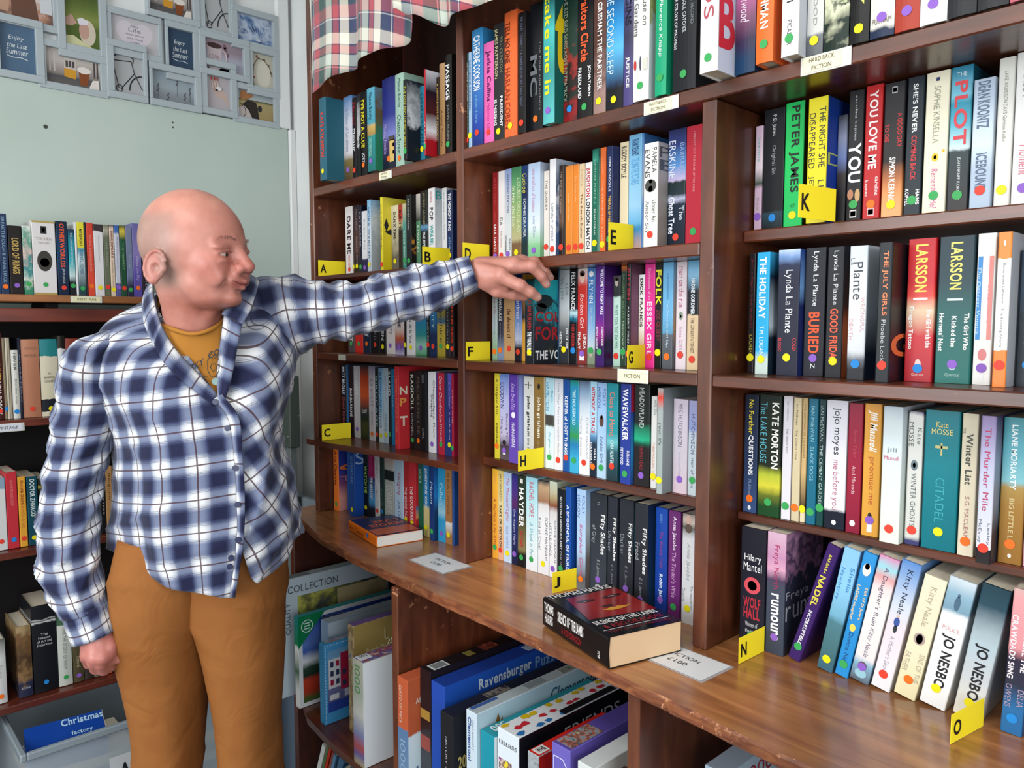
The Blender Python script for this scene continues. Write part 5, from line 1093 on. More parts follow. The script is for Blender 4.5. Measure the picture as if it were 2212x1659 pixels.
side_text(r, '1000', '5a8c50', .010, h-.012, .065, .022); top_pic(r, h, .004, .03, .004, .035, F('dfe4e8'), 'white_patch')
m = MB(); text_on(m, '500', (.006, .03, h+.0012), (0,-1,0), (1,0,0), .02, .012); m.build('piece_count', F('405060'), r)

r, w, h = jig(-1.286, -1.250, .868, .748, .32, printed('bc5a38>38:bc5a38>39:5878a0>75:6c88a8>100:8a8c70'), printed('c0603c>42:c0603c>43:d8ecf4>100:d4e8f0'), F('c05c3a'), 'orange and white jigsaw box, first in the middle of the base unit')
side_text(r, 'GUSTO 500 PIECE', 'e8c8b4', .008, h-.016, .08, .008); side_text(r, '1000', '88a8c8', .010, h-.13, .07, .018)
face_text(r, w, 'ARTHUR', 'f4e8e0', .02, h-.055, .05, .012); face_text(r, w, '1000', '4a6c94', .02, .05, .08, .04)
r, w, h = jig(-1.248, -1.212, .898, .770, .37, printed('20141a>40:281a1c>60:3a3c44>80:42444c'), F('1c1620'), F('150f14'), 'black jigsaw box with a barcode on its top, beside the orange one')
top_pic(r, h, .008, .034, .012, .052, F('d0d8d8'), 'barcode_label')
m = MB()
for k in range(12): m.box((.011+.0018*k, .016, h+.0007), (.0118+.0018*k, .048, h+.0009))
m.build('barcode', F('3a4444'), r)
top_pic(r, h, .008, .030, .105, .125, F('8a7c3c'), 'yellow_mark'); top_pic(r, h, .004, .032, .15, .19, art(['8c3c2c', '4c2420', 'b05038'], 70), 'red_mark')
side_pic(r, .002, .033, h-.105, h-.085, F('a07c34'), 'gold_mark'); side_pic(r, .002, .033, h-.17, h-.14, F('8c4038'), 'red_side_mark')
r, w, h = jig(-1.207, -1.163, .896, .757, .38, F('1c48a8'), F('2058c0'), F('183c94'), 'big blue jigsaw box with white lettering on its face')
face_text(r, w, 'Ravensburger', 'd8e8f4', .088, h-.042, .150, .030, 1); face_text(r, w, 'Puzzle', '88b0e0', .250, h-.040, .085, .026, 1)
m = MB()
for k in range(30):
    a, c = 2*math.pi*k/30, 2*math.pi*(k+1)/30
    m.add([(w+.001, .062+.026*math.cos(a), h-.085+.026*math.sin(a)), (w+.001, .062+.026*math.cos(c), h-.085+.026*math.sin(c)), (w+.001, .062+.0245*math.cos(c), h-.085+.0245*math.sin(c)), (w+.001, .062+.0245*math.cos(a), h-.085+.0245*math.sin(a))], [(0, 1, 2, 3)])
m.build('round_badge', F('c8dcf0'), r)
top_pic(r, h, .010, .034, .24, .27, F('b0bcc8'), 'barcode_label')
r, w, h = jig(-1.141, -1.102, .868, .729, .36, F('17181e'), F('20242c'), F('1a1c28'), 'black jigsaw box with gold and white writing, in front of the blue one')
side_text(r, 'HISTORY OF ADVENTURE', 'a8a8b0', .016, h-.045, .16, .006); face_text(r, w, 'HISTORY', 'f0f0f0', .008, .11, .05, .012, 1); face_text(r, w, 'RUN', 'f0f0f0', .01, .093, .04, .012, 1)
top_pic(r, h, .008, .030, .10, .16, art(['3a3c4c', '8c8474', '1c1c28'], 60)); face_text(r, w, '2000', 'c8b46c', .012, .15, .04, .026, 1, 'gold_number')
r, w, h = jig(-1.077, -1.047, .880, .752, .37, F('ccdce8'), F('c4e0ec'), F('b0bcc0'), 'pale blue jigsaw box with dark blue italic lettering')
face_text(r, w, 'Clementoni', '1c6088', .195, h-.046, .140, .030, 0, 'lid_title', True)
side_text(r, 'Clementoni', '3c5c9c', .006, h-.012, .085, .009, 1); side_text(r, 'HIGH QUALITY', '70809c', .018, h-.014, .06, .004)
top_pic(r, h, .003, .012, .006, .07, F('3c5c9c'), 'blue_strip'); top_pic(r, h, .005, .024, .14, .19, F('8c989c'), 'grey_patch'); top_pic(r, h, .005, .024, .24, .28, art(['606858', '9aa098', '484c44'], 80))
m = MB(); m.add([(w+.001, .035+a, h-.045+c) for a, c in ((0, 0), (.012, .014), (.018, .03), (.024, .012), (.03, .020), (.028, 0), (.018, -.006))], [tuple(range(7))]); m.build('bird_mark', F('8c6428'), r)
m = MB(); m.add([(.008+a, -.001, h-.135+c) for a, c in ((0, 0), (.006, .012), (.01, .022), (.014, .004), (.016, -.010), (.010, -.004))], [tuple(range(6))]); m.build('bird_mark_small', F('a87838'), r)
r, w, h = jig(-1.044, -1.006, .887, .722, .30, printed('2094a8>60:1c8ca0>66:b06048>90:6c5048'), F('e0ecf0'), F('2898a8'), 'teal jigsaw box between the pale blue one and the patterned one')
m = MB(); text_on(m, '500', (.006, .05, h+.0008), (0,-1,0), (1,0,0), .035, .02, 1); m.build('piece_count', F('e0f4f4'), r)
r, w, h = jig(-1.003, -.947, .893, .742, .36, F('dfe8f0'), printed('14141c>42:14141c>43:e8d018>100:e8d018'), F('e8ecf0'), 'white jigsaw box patterned with red, yellow and blue drawings on top')
m = MB(); rnd = random.Random(3)
cs = ['d8b818', 'c82838', '2470b0', 'd8b818', 'c82838', '2470b0']
for k in range(30):
    cx, cy = .009+(k % 3)*.019+rnd.uniform(-.002, .002), .012+(k//3)*.034+rnd.uniform(-.004, .004)+(k % 2)*.012
    if .14 < cy < .27 and cx > .036: continue
    rx, ry = rnd.uniform(.005, .0078), rnd.uniform(.007, .011)
    pts = []
    for q in range(12):
        a = 2*math.pi*q/12; rr = 1+rnd.uniform(-.28, .2); pts.append((min(max(cx+rx*rr*math.cos(a), .002), .054), cy+ry*rr*math.sin(a)))
    m.add([(x, y, h+.0006+.00002*k) for x, y in pts], [tuple(range(12))], k % 3)
m.build('coloured_drawings', [F('d8b818'), F('c82838'), F('2470b0')], r)
m = MB(); m.box((.038, .12, h+.0013), (.0545, .27, h+.0017)); m.build('black_patch', F('141418'), r)
face_text(r, w, 'FRIENDS', 'e0e4e8', .118, h-.048, .16, .024)
m = MB(); text_on(m, 'F.R.I.E.N.D.S', (.005, -.0008, h-.028), (1,0,0), (0,0,1), .046, .008); m.build('side_title', F('30343c'), r)
side_pic(r, .004, .038, h-.125, h-.055, art(['c82838', '7a3c8c', 'e8d0b8', '4c2c50', 'f0d840'], 60), 'side_picture')
side_pic(r, .042, .055, h-.115, h-.065, F('2c98d0'), 'blue_mug')
r, w, h = jig(-.932, -.904, .900, .724, .20, art(['909aa0', 'b0b8bc', '70787c'], 120), F('d8241c'), F('d82820'), 'small red jigsaw box beside the patterned one')
top_pic(r, h, .004, .024, .006, .032, F('ece8e4'), 'white_patch'); m = MB(); text_on(m, 'WHS', (.020, .010, h+.001), (0,1,0), (-1,0,0), .018, .012, 1); m.build('maker_mark', F('2c2c2c'), r)
face_text(r, w, 'WHITE', 'f4e8e4', .02, .10, .07, .02, 1)
r, w, h = jig(-.842, -.801, .868, .790, .33, F('6c60b8'), F('6858b4'), F('5c4ca0'), 'purple jigsaw box with a crowded picture on its top')
top_pic(r, h, .003, .038, .008, .085, art(['4c5c64', '8aa0a8', 'b86040', '3c4c58', 'c8b890'], 90)); face_text(r, w, 'Pottery Shop', 'c8c4e8', .018, h-.034, .085, .013)
m = MB(); P = [(.006, .02), (.006, .05), (.016, .052), (.018, .06), (.010, .064), (.012, .076), (.006, .078), (.006, .10), (.034, .10), (.034, .03), (.026, .02), (.006, .02)]
m.tube([(x, -.001, h-z_) for x, z_ in P], .0009, 5); m.build('jigsaw_piece_outline', F('d0ccf0'), r)
m = MB(); text_on(m, 'PIECE', (.014, -.0008, h-.045), (0,0,-1), (1,0,0), .03, .006, 1); text_on(m, 'JIGSAW', (.024, -.0008, h-.045), (0,0,-1), (1,0,0), .035, .006, 1); m.build('side_title', F('d0ccf0'), r)
r, w, h = jig(-.785, -.751, .868, .782, .31, F('d8dcdc'), printed('dcdcd8>8:dcdcd8>9:7a5038>60:5c4030'), F('d4d8d8'), 'white jigsaw box with an orange corner, last before the second lower upright')
face_pic(r, w, .004, .03, .02, h-.03, F('c85c30'), 'orange_panel')
r, w, h = jig(-.618, -.578, .968, .808, .34, F('a8c0d0'), F('b4ccdc'), F('aab8c8'), 'pale blue jigsaw box lettered 1000 in the right part of the base unit')
face_text(r, w, '1000', 'a8384c', .05, h-.036, .08, .024)
top_pic(r, h, .008, .030, .15, .19, F('b03c50'), 'red_mark')

# thin books leaning on the bottom shelf of the base unit
for i, (x, y, col, hh, ww, ln, lab) in enumerate((( -1.93, .99, 'c8ccc8', .26, .018, 22, 'white'), (-1.895, .98, '5a7048', .29, .012, 22, 'green patterned'), (-1.868, .97, 'c83420', .30, .010, 22, 'red'), (-1.845, .965, 'a05040', .295, .010, 22, 'brick red'),
      (-1.815, .95, '6a9cc4', .31, .012, 22, 'blue'), (-1.775, .94, '5c8cb8', .325, .022, 22, 'thick blue'), (-1.735, .93, '4a88a8', .32, .010, 22, 'teal blue'))):
    r = make_book('thin_book', (x, y, .0804+ww*.375), 0, math.radians(ln), ww, hh, .25, col, '', [], '', [], .02)
    tag(r, '%s thin book leaning on the bottom shelf behind the man\'s leg' % lab, 'book', 'thin books leaning on the bottom shelf')
# ------------------------------------------------------------------ low dark cabinet on the back wall
cb = empty('wall_bookcase', (-2.5, .4, 0)); tag(cb, 'dark reddish bookcase against the sage wall behind the man', 'bookcase')
CY0, CY1 = -.05, 1.04
bxp('back_panel', (-2.628, CY0, .03), (-2.615, CY1, 1.50), M_cabin, cb, .001)
bxp('side_panel', (-2.614, CY0, .0), (-2.375, CY0+.02, 1.50), M_cab, cb)
bxp('side_panel', (-2.614, CY1-.02, .0), (-2.375, CY1, 1.50), M_cab, cb)
bxp('top_rail', (-2.39, CY0+.02, 1.476), (-2.368, CY1-.02, 1.512), M_cab, cb)
bxp('top_board', (-2.614, CY0, 1.5005), (-2.392, CY1, 1.512), M_cabin, cb)
for z in (1.198, .847, .4285, .06): bxp('shelf', (-2.614, CY0+.0205, z), (-2.370, CY1-.0205, z+.0195), M_cab, cb)
up = empty('upper_board', (-2.5, .4, 1.53)); tag(up, 'light pine shelf board with a row of books, above the dark wall bookcase', 'shelf')
bxp('board', (-2.615, CY0, 1.529), (-2.370, CY1, 1.5485), wood('pine_board', '7a4a24', '8c5830', '9a643a', 5, .4, (8, 1, 8)), up)
for y in (CY0+.02, .5, CY1-.05): bxp('bearer', (-2.60, y, 1.5125), (-2.42, y+.03, 1.5285), M_cabin, up)
def wall_label(s, y, w, z, h, label, x=-2.3695, pale='e8e4b8', txt='4a4838'):
    r = empty('shelf_label', (x, y, z))
    m = MB(); m.box((0, 0, 0), (.0022, w, h), bev=.0004); m.build('holder', flat('dcdcd4', .3), r)
    m = MB(); m.box((.0023, w*.06, h*.1), (.003, w*.94, h*.9)); m.build('paper_slip', flat(pale, .6), r)
    m = MB(); text_on(m, s, (.0033, w*.2, h*.32), (0,1,0), (0,0,1), w*.6, h*.36); m.build('lettering', flat(txt, .5), r)
    tag(r, label, 'shelf label', 'labels on the wall bookcase')
wall_label('POETRY / PLAYS', .550, .078, 1.529, .018, 'cream POETRY / PLAYS label on the pine shelf board')
wall_label('VINTAGE', .352, .075, 1.188, .022, 'white VINTAGE label on the edge of the wall bookcase', pale='d8dce8')

# clear storage crate with books in it
cr = empty('storage_crate', (-2.2, .6, 0)); tag(cr, 'clear plastic storage crate on the floor behind the man\'s legs', 'crate')
m_cl, nt, bs = new_mat('clear_plastic', .28, .5); bs.inputs['Base Color'].default_value = s2l('b8c4cc'); bs.inputs['Alpha'].default_value = .42
m = MB(); x0, x1, y0, y1, t = -2.590, -2.20, .362, .930, .003
B0 = .0805
m.box((x0, y0, B0), (x1, y1, B0+t)); m.box((x0, y0, B0+t), (x0+t, y1, .372)); m.box((x1-t, y0, B0+t), (x1, y1, .372)); m.box((x0+t, y0, B0+t), (x1-t, y0+t, .372)); m.box((x0+t, y1-t, B0+t), (x1-t, y1, .372))
part('tub', m, m_cl, cr)
m = MB(); e = .012
m.box((x0-e, y0-e, .372), (x1+e, y0+t, .392), bev=.003); m.box((x0-e, y1-t, .372), (x1+e, y1+e, .392), bev=.003)
m.box((x0-e, y0+t, .372), (x0+t, y1-t, .392), bev=.003); m.box((x1-t, y0+t, .372), (x1+e, y1-t, .392), bev=.003)
m_rim, nt, bs = new_mat('rim_plastic', .3, .5); bs.inputs['Base Color'].default_value = s2l('8c98a0'); bs.inputs['Alpha'].default_value = .85
part('rim', m, m_rim, cr)
m = MB(); m.box((x1+.0005, .555, .215), (x1+.0015, .655, .30)); part('paper_label', m, flat('d8dce0', .6), cr)
m = MB(); text_on(m, 'A-', (x1+.002, .578, .236), (0,1,0), (0,0,1), .042, .040, 1); part('label_letter', m, flat('1c1c20', .5), cr)
m = MB(); m.box((x1+.0005, .50, .235), (x1+.0012, .530, .285)); part('barcode_sticker', m, flat('c4ccd0', .6), cr)
def crate_book(c, size, rz, tilt, spec, lab, title=None, side='e8e0d0'):
    r = empty('paperback_book', c)
    r.rotation_euler = (tilt[0], tilt[1], math.radians(rz))
    a, b_, h = size
    m = MB(); m.box((0, 0, 0), (a, b_, h), bev=.001); o = m.build('cover', [printed(spec)], r)
    m = MB(); m.box((.002, b_-.002, .001), (a-.002, b_+.001, h-.001)); m.build('pages', flat(side, .8), r)
    if title:
        for (s, col, x, z, L, H_, pl) in title:
            m = MB()
            if pl == 's': text_on(m, s, (a+.0006, x, z), (0,1,0), (0,0,1), L, H_, 1)
            else: text_on(m, s, (x, z, h+.0006), (0,1,0), (-1,0,0), L, H_, 1)
            m.build('title', flat(col, .4), r)
    tag(r, lab, 'book', 'books in the clear crate'); return r
rs = random.Random(11); CB = ['e0d0a4', '5c98b0', 'd8c498', '88a8ac', 'c8b48c', '7c90a0', 'e4dcc8', '98a8a0']
PALE = {'e0d0a4': 'cream', '5c98b0': 'mid blue', 'd8c498': 'buff', '88a8ac': 'grey-green', 'c8b48c': 'tan', '7c90a0': 'slate', 'e4dcc8': 'ivory', '98a8a0': 'pale grey'}
for k, (yy_, side) in enumerate(((.372, 'left'), (.665, 'right'))):
    zz_ = .0842
    for q in range(8):
        th_ = rs.uniform(.026, .036); c_ = CB[(q+3*k) % 8]
        if zz_+th_ > .325: break
        r = empty('paperback_book', (-2.42, yy_, zz_)); m = MB(); m.box((0, 0, 0), (.205, .255, th_), bev=.0012); m.build('cover', flat(c_, .5), r)
        m = MB(); m.box((.002, .2545, .0015), (.203, .2556, th_-.0015)); m.build('pages', flat('e0d4bc', .8), r)
        tag(r, '%s book flat in the %s stack of the clear crate, %s from bottom' % (PALE[c_], side, ORD[q]), 'book', 'books in the clear crate')
        zz_ += th_+.0006
crate_book((-2.345, .385, .338), (.11, .185, .060), -7, (.0, .30, 0), '1444a0>40:1c70cc>70:1448a8', 'bright blue book lying on top of the clear crate', [('CHRISTMAS', '0c2c78', .012, .014, .09, .032, 's'), ('Christmas', 'b8dcf4', .030, .085, .10, .026, 't'), ('factory', 'b8dcf4', .075, .105, .05, .020, 't')])
crate_book((-2.345, .640, .338), (.12, .19, .052), -4, (.0, .16, 0), '181a20', 'black book lying in the clear crate near the man\'s leg', [('MICHAEL', 'f0f0ee', .008, .029, .10, .014, 's'), ('CONNELLY', 'f0f0ee', .008, .010, .12, .014, 's')], 'd8c89c')

# corner between wall and bookcase: folded board, pale boxes
r = empty('folding_board', (-2.4, 1.2, .9)); tag(r, 'dark grey-green board speckled with paint, leaning in the corner left of the bookcase', 'board')
m_b, nt, bs = new_mat('painted_board', .6, .3); tcn = nt.nodes.new('ShaderNodeTexCoord'); nn = nt.nodes.new('ShaderNodeTexNoise'); nn.inputs['Scale'].default_value = 40
nt.links.new(tcn.outputs['Object'], nn.inputs['Vector']); rr_ = nt.nodes.new('ShaderNodeValToRGB'); rr_.color_ramp.elements[0].position = .66; rr_.color_ramp.elements[0].color = s2l('3c4640'); rr_.color_ramp.elements[1].position = .70; rr_.color_ramp.elements[1].color = s2l('7c8480')
nt.links.new(nn.outputs['Fac'], rr_.inputs[0]); nt.links.new(rr_.outputs[0], bs.inputs['Base Color'])
bxp('board', (-2.47, 1.10, 1.085), (-2.20, 1.135, 1.31), m_b, r, .003); bxp('edge_strip', (-2.495, 1.105, 1.07), (-2.472, 1.13, 1.315), flat('24406c', .4), r)
bxp('leg', (-2.46, 1.11, .5), (-2.43, 1.13, 1.084), flat('6a7474', .4), r); bxp('leg', (-2.25, 1.11, .5), (-2.22, 1.13, 1.084), flat('6a7474', .4), r)
r = empty('storage_box', (-2.3, 1.2, 0)); tag(r, 'dusty grey-blue plastic box in the corner below the leaning board', 'box')
bxp('tub', (-2.52, 1.09, 0), (-2.05, 1.34, .47), flat('5c6c7c', .5), r, .01); bxp('lid', (-2.53, 1.08, .4705), (-2.04, 1.345, .4995), flat('76868e', .4), r, .006)
bxp('sheet', (-2.50, 1.15, .4997), (-2.10, 1.17, .92), flat('7c8890', .6), r, .003)

# ------------------------------------------------------------------ collage picture frames on the wall
M_frame = flat('b4bfc4', .42)
GX, GY0 = -2.6305, .4635
def gy(x): return .4600+x*3.58e-4+x*x*2.8e-8
OPEN = []
def opening(fr, x0, x1, z0, z1, dr):
    OPEN.append((fr, gy(x0), gy(x1), z0, z1, dr))
# heights on the wall worked out per opening
opening(0, -60, 375, 2.345, 2.50, 'people'); opening(0, 455, 695, 2.285, 2.475, 'woman'); opening(0, 780, 1115, 2.325, 2.425, 'heart')
opening(0, 0, 243, 2.192, 2.327, 'enjoy'); opening(0, 312, 688, 2.183, 2.284, 'tram'); opening(0, 783, 995, 2.190, 2.325, 'bicycle')
opening(1, 1060, 1380, 2.468, 2.56, 'tram'); opening(1, 1470, 1655, 2.455, 2.60, 'bicycle'); opening(1, 1712, 1990, 2.435, 2.535, 'blossom')
opening(1, 1188, 1374, 2.283, 2.427, 'enjoy'); opening(1, 1460, 1754, 2.323, 2.423, 'mug'); opening(1, 1825, 1993, 2.290, 2.425, 'wreath')
opening(1, 1058, 1372, 2.190, 2.283, 'lavender'); opening(1, 1467, 1648, 2.195, 2.335, 'hand'); opening(1, 1708, 1988, 2.186, 2.280, 'camera')
FR = [empty('picture_frame', (-2.64, .65, 2.3)), empty('picture_frame', (-2.64, 1.1, 2.35))]
tag(FR[0], 'pale blue-grey collage frame of photographs at the upper left of the wall', 'picture frame', 'collage frames on the wall')
tag(FR[1], 'pale blue-grey collage frame next to the white wall boxing', 'picture frame', 'collage frames on the wall')
bars = [MB(), MB()]
def bar(mb, y0, y1, z0, z1, x1=.0):
    mb.box((-2.6492, y0, z0), (GX+x1, y1, z1), bev=.0012)
for i, (fr, y0, y1, z0, z1, dr) in enumerate(OPEN):
    w = .0205; m = bars[fr]; dx = .0011*((i*4) % 7)+.0002*i; wl = .0095 if (fr == 1 and y0 < .93) else w; wr = .0112 if (fr == 0 and y1 > .8) else w
    bar(m, y0-wl, y1+wr, z1, z1+w, dx); bar(m, y0-wl, y1+wr, z0-w, z0, dx); bar(m, y0-wl, y0, z0, z1, dx); bar(m, y1, y1+wr, z0, z1, dx)
for i in (0, 1): part('frame', bars[i], M_frame, FR[i])
def poly(mb, pts, x, mi=0): mb.add([(x, a, b) for a, b in pts], [tuple(range(len(pts)))], mi)
def ell(cy, cz, ry, rz, n=20, a0=0, a1=2*math.pi): return [(cy+ry*math.cos(a0+(a1-a0)*k/n), cz+rz*math.sin(a0+(a1-a0)*k/n)) for k in range(n)]
for i, (fr, y0, y1, z0, z1, dr) in enumerate(OPEN):
    base = {'people': art(['d8d0cc', 'c09078', '7c5c50', '5c4840'], 18), 'woman': printed('3c4a2c>30:6a7c3c>45:8a9450>60:5a6c34'), 'heart': flat('ccc8cc', .3), 'enjoy': flat('3c5068' if i > 5 else '54708c', .3),
        'tram': printed('b8b0a8>30:c8c0b8>70:8c8480>75:58585c>100:6c6864'), 'bicycle': flat('b8babc', .3), 'blossom': art(['34507c', '6c8cb8', 'c8d4e8', '4c6898'], 26), 'mug': printed('a8949c>30:9c8c98>60:b8b8c8'),
        'wreath': printed('c8c4b4>50:d0ccbc'), 'lavender': printed('98a8b4>50:a4b0b8>80:8c949c'), 'hand': flat('c0b8bc', .3), 'camera': printed('8c9ca8>30:b8c0c0>32:3c4830>40:b0a070>100:a89464')}[dr]
    m = MB(); m.box((-2.648, y0, z0), (-2.6395, y1, z1)); p = part('photo', m, base, FR[fr])
    X = -2.6393; W = y1-y0; H = z1-z0
    P = lambda *a: [(y0+u*W, z0+v*H) for u, v in a]
    m = MB(); mats = []
    if dr == 'enjoy':
        mats = [flat('e8eef0', .4)]
        for s, u, v, L, h_ in (('Enjoy', .26, .66, .44, .11), ('the Last', .22, .52, .56, .10), ('Summer', .18, .38, .62, .12)):
            text_on(m, s, (X, y0+u*W, z0+v*H), (0,1,0), (0,0,1), L*W, h_*H, 0, True)
        m.tube([(X, a, b) for a, b in P((.2, .34), (.4, .31), (.6, .33), (.78, .30))], .0012, 5)
    elif dr == 'heart':
        mats = [flat('dcd4dc', .35), flat('5c5c68', .4)]
        pts = [(.5+.40*(math.sin(t)**3), .48+.036*(13*math.cos(t)-5*math.cos(2*t)-2*math.cos(3*t)-math.cos(4*t))) for t in [2*math.pi*k/30 for k in range(30)]]
        poly(m, P(*pts), X)
        for s, v, L, h_ in (('enjoy', .74, .18, .06), ('Life', .60, .26, .11), ('laugh often', .48, .38, .06), ('love much', .37, .34, .06), ('today', .26, .2, .06)):
            V_, F_ = lettering(s, L*W, h_*H); m.add([(X+.0003, y0+(.5-L/2)*W+a, z0+v*H+b_) for a, b_ in V_], F_, 1)
    elif dr == 'tram':
        mats = [flat('d89c30', .4), flat('cfc8c0', .4), flat('8a4c28', .4), flat('50484a', .4), flat('ece4dc', .4)]
        poly(m, P((.33, .25), (.54, .22), (.55, .48), (.33, .50)), X, 0); poly(m, P((.33, .50), (.55, .48), (.55, .78), (.34, .80)), X, 1)
        for u in (.36, .42, .48): poly(m, P((u, .54), (u+.045, .54), (u+.045, .72), (u, .72)), X+.0002, 3)
        poly(m, P((.62, .08), (.76, .08), (.80, .45), (.60, .45)), X+.0002, 2); poly(m, [(y0+.70*W+.13*W*math.cos(t), z0+.52*H+.1*H*math.sin(t)) for t in [2*math.pi*k/16 for k in range(16)]], X+.0004, 4)
        poly(m, P((.78, .02), (.98, .02), (.98, .30), (.86, .28)), X+.0002, 4)
        for u in (.06, .14, .88, .94): poly(m, P((u, .35), (u+.03, .35), (u+.03, .9), (u, .9)), X+.0001, 3 if u > .8 else 1)
    elif dr == 'bicycle':
        mats = [flat('2c2e34', .4)]
        L_ = [((.0, .72), (.62, .76)), ((.62, .76), (.72, .50)), ((.72, .50), (.25, .10)), ((.0, .66), (.18, .12)), ((.72, .50), (.98, .15)), ((.05, .82), (.2, .88)), ((.2, .88), (.55, .90)), ((.55, .90), (.70, .82)), ((.70, .82), (.68, .72))]
        for a, c in L_: m.tube([(X, *P(a)[0]), (X, *P(c)[0])], .0016, 5)
        ring = [(y0+(1.0+.46*math.cos(t))*W, z0+(.10+.36*math.sin(t))*H) for t in [math.pi*(.52+.48*k/12) for k in range(13)]]
        m.tube([(X, a, b_) for a, b_ in ring], .002, 5)
        ring = [(y0+(.20+.10*math.cos(t))*W, z0+(.11+.08*math.sin(t))*H) for t in [2*math.pi*k/14 for k in range(15)]]
        m.tube([(X, a, b_) for a, b_ in ring], .0014, 5)
    elif dr == 'mug':
        mats = [flat('ccbcc0', .35), flat('4c3434', .3), flat('8a7484', .4), flat('7c5c68', .4)]
        poly(m, P((.08, .82), (.10, .12), (.14, .04), (.36, .04), (.42, .12), (.46, .82)), X, 0); poly(m, ell(y0+.27*W, z0+.83*H, .19*W, .09*H), X+.0002, 1)
        ring = [(y0+(.47+.11*math.cos(t))*W, z0+(.50+.22*math.sin(t))*H) for t in [math.pi*(-.5+k/10) for k in range(11)]]
        m.tube([(X+.0004, a, b_) for a, b_ in ring], .0026, 6)
        V_, F_ = lettering('LOVE', .26*W, .13*H); m.add([(X+.0005, y0+.13*W+a, z0+.40*H+b_) for a, b_ in V_], F_, 2)
        for u, v in ((.56, .78), (.60, .6), (.05, .12), (.53, .86)): poly(m, ell(y0+u*W, z0+v*H, .05*W, .08*H, 10), X-.0001, 3)
    elif dr == 'wreath':
        mats = [flat('6c5c40', .5), flat('8c3c3c', .5), flat('e0dccc', .4)]
        poly(m, ell(y0+.55*W, z0+.42*H, .34*W, .34*H), X, 2)
        m.tube([(X+.0004, *P(q)[0]) for q in ((.10, .05), (.05, .3), (.1, .6), (.3, .82), (.6, .78), (.85, .62), (.95, .4))], .0013, 5)
        for u, v in ((.25, .85), (.35, .8), (.6, .8), (.8, .68), (.9, .5), (.1, .3)): poly(m, ell(y0+u*W, z0+v*H, .05*W, .03*H, 8), X+.0006, 1 if u < .3 else 0)
    elif dr == 'lavender':
        mats = [flat('5c5468', .5), flat('4c5c54', .5)]
        for u, v0, v1 in ((.6, .25, .85), (.15, .1, .55), (.38, .05, .3), (.9, .1, .6), (.78, .05, .4)):
            m.tube([(X, *P((u, v0))[0]), (X, *P((u+.01, v1))[0])], .0006, 4, 1)
            for k in range(4): poly(m, ell(y0+(u+.012*(-1)**k)*W, z0+(v1-.07*k)*H, .018*W, .035*H, 8), X+.0005, 0)
    elif dr == 'hand':
        mats = [flat('d0b4a8', .5), flat('b03c30', .4), flat('2c3034', .4), flat('e4e4e4', .4)]
        poly(m, P((.95, .12), (.75, .25), (.45, .32), (.30, .42), (.32, .52), (.45, .55), (.68, .50), (.82, .38), (.97, .18)), X, 0)
        for u in (.22, .34, .46): m.tube([(X+.0004, *P((u, .74))[0]), (X+.0004, *P((u+.08, .50))[0])], [.0024, .0036], 6, 0); poly(m, ell(y0+u*W, z0+.72*H, .035*W, .045*H, 8), X+.0042, 1)
        poly(m, ell(y0+.52*W, z0+.50*H, .12*W, .05*H, 12), X+.0045, 3); poly(m, ell(y0+.42*W, z0+.46*H, .06*W, .025*H, 10), X+.0047, 2)
    elif dr == 'camera':
        mats = [flat('b0784c', .5), flat('2c2420', .5), flat('c8bcb8', .5), flat('24262a', .4)]
        poly(m, P((.10, .98), (.45, .98), (.42, .80), (.30, .70), (.12, .62), (.05, .75)), X, 0); poly(m, P((.14, .50), (.30, .68), (.52, .62), (.56, .40), (.60, .02), (.30, .02), (.12, .2)), X+.0002, 1)
        poly(m, P((.0, .30), (.16, .45), (.30, .30), (.40, .02), (.0, .02)), X+.0004, 2); poly(m, ell(y0+.62*W, z0+.42*H, .06*W, .12*H, 14), X+.0006, 3)
        m.tube([(X+.0008, *P(q)[0]) for q in ((.08, .5), (.2, .35), (.22, .15), (.14, .03))], .001, 5, 3)
    elif dr == 'woman':
        mats = [flat('c8a090', .5), flat('d8ccb8', .5), flat('e8e4ec', .5), flat('d8d8a8', .5)]
        poly(m, ell(y0+.66*W, z0+.34*H, .24*W, .20*H), X, 1); poly(m, ell(y0+.56*W, z0+.36*H, .15*W, .13*H), X+.0002, 0)
        poly(m, P((.36, .52), (.42, .44), (.66, .46), (.70, .52), (.5, .56)), X+.0004, 2); poly(m, P((.0, .50), (.2, .58), (.36, .46), (.2, .40), (.02, .40)), X+.0003, 0)
        poly(m, P((.0, .02), (.92, .02), (.80, .12), (.45, .20), (.25, .26), (.0, .24)), X+.0005, 3)
    elif dr == 'people':
        mats = [flat('6c4a3c', .5), flat('d4d8dc', .5), flat('c09880', .5)]
        poly(m, P((.35, .5), (.72, .5), (.78, .0), (.35, .0)), X, 0); poly(m, P((.8, .2), (.99, .2), (.99, .6), (.82, .7)), X, 1); poly(m, P((.05, .1), (.3, .1), (.36, .5), (.1, .6)), X+.0002, 2)
    else:
        mats = [flat('d8e0ec', .4)]
        for k in range(16):
            a = math.pi*k/15; m.tube([(X, y0+.62*W, z0+.22*H), (X, y0+min(max(.62+.5*math.cos(a), .04), .96)*W, z0+(.22+.6*math.sin(a))*H)], .0006, 4)
    o = m.build('printed_picture', mats, None); o.parent = p

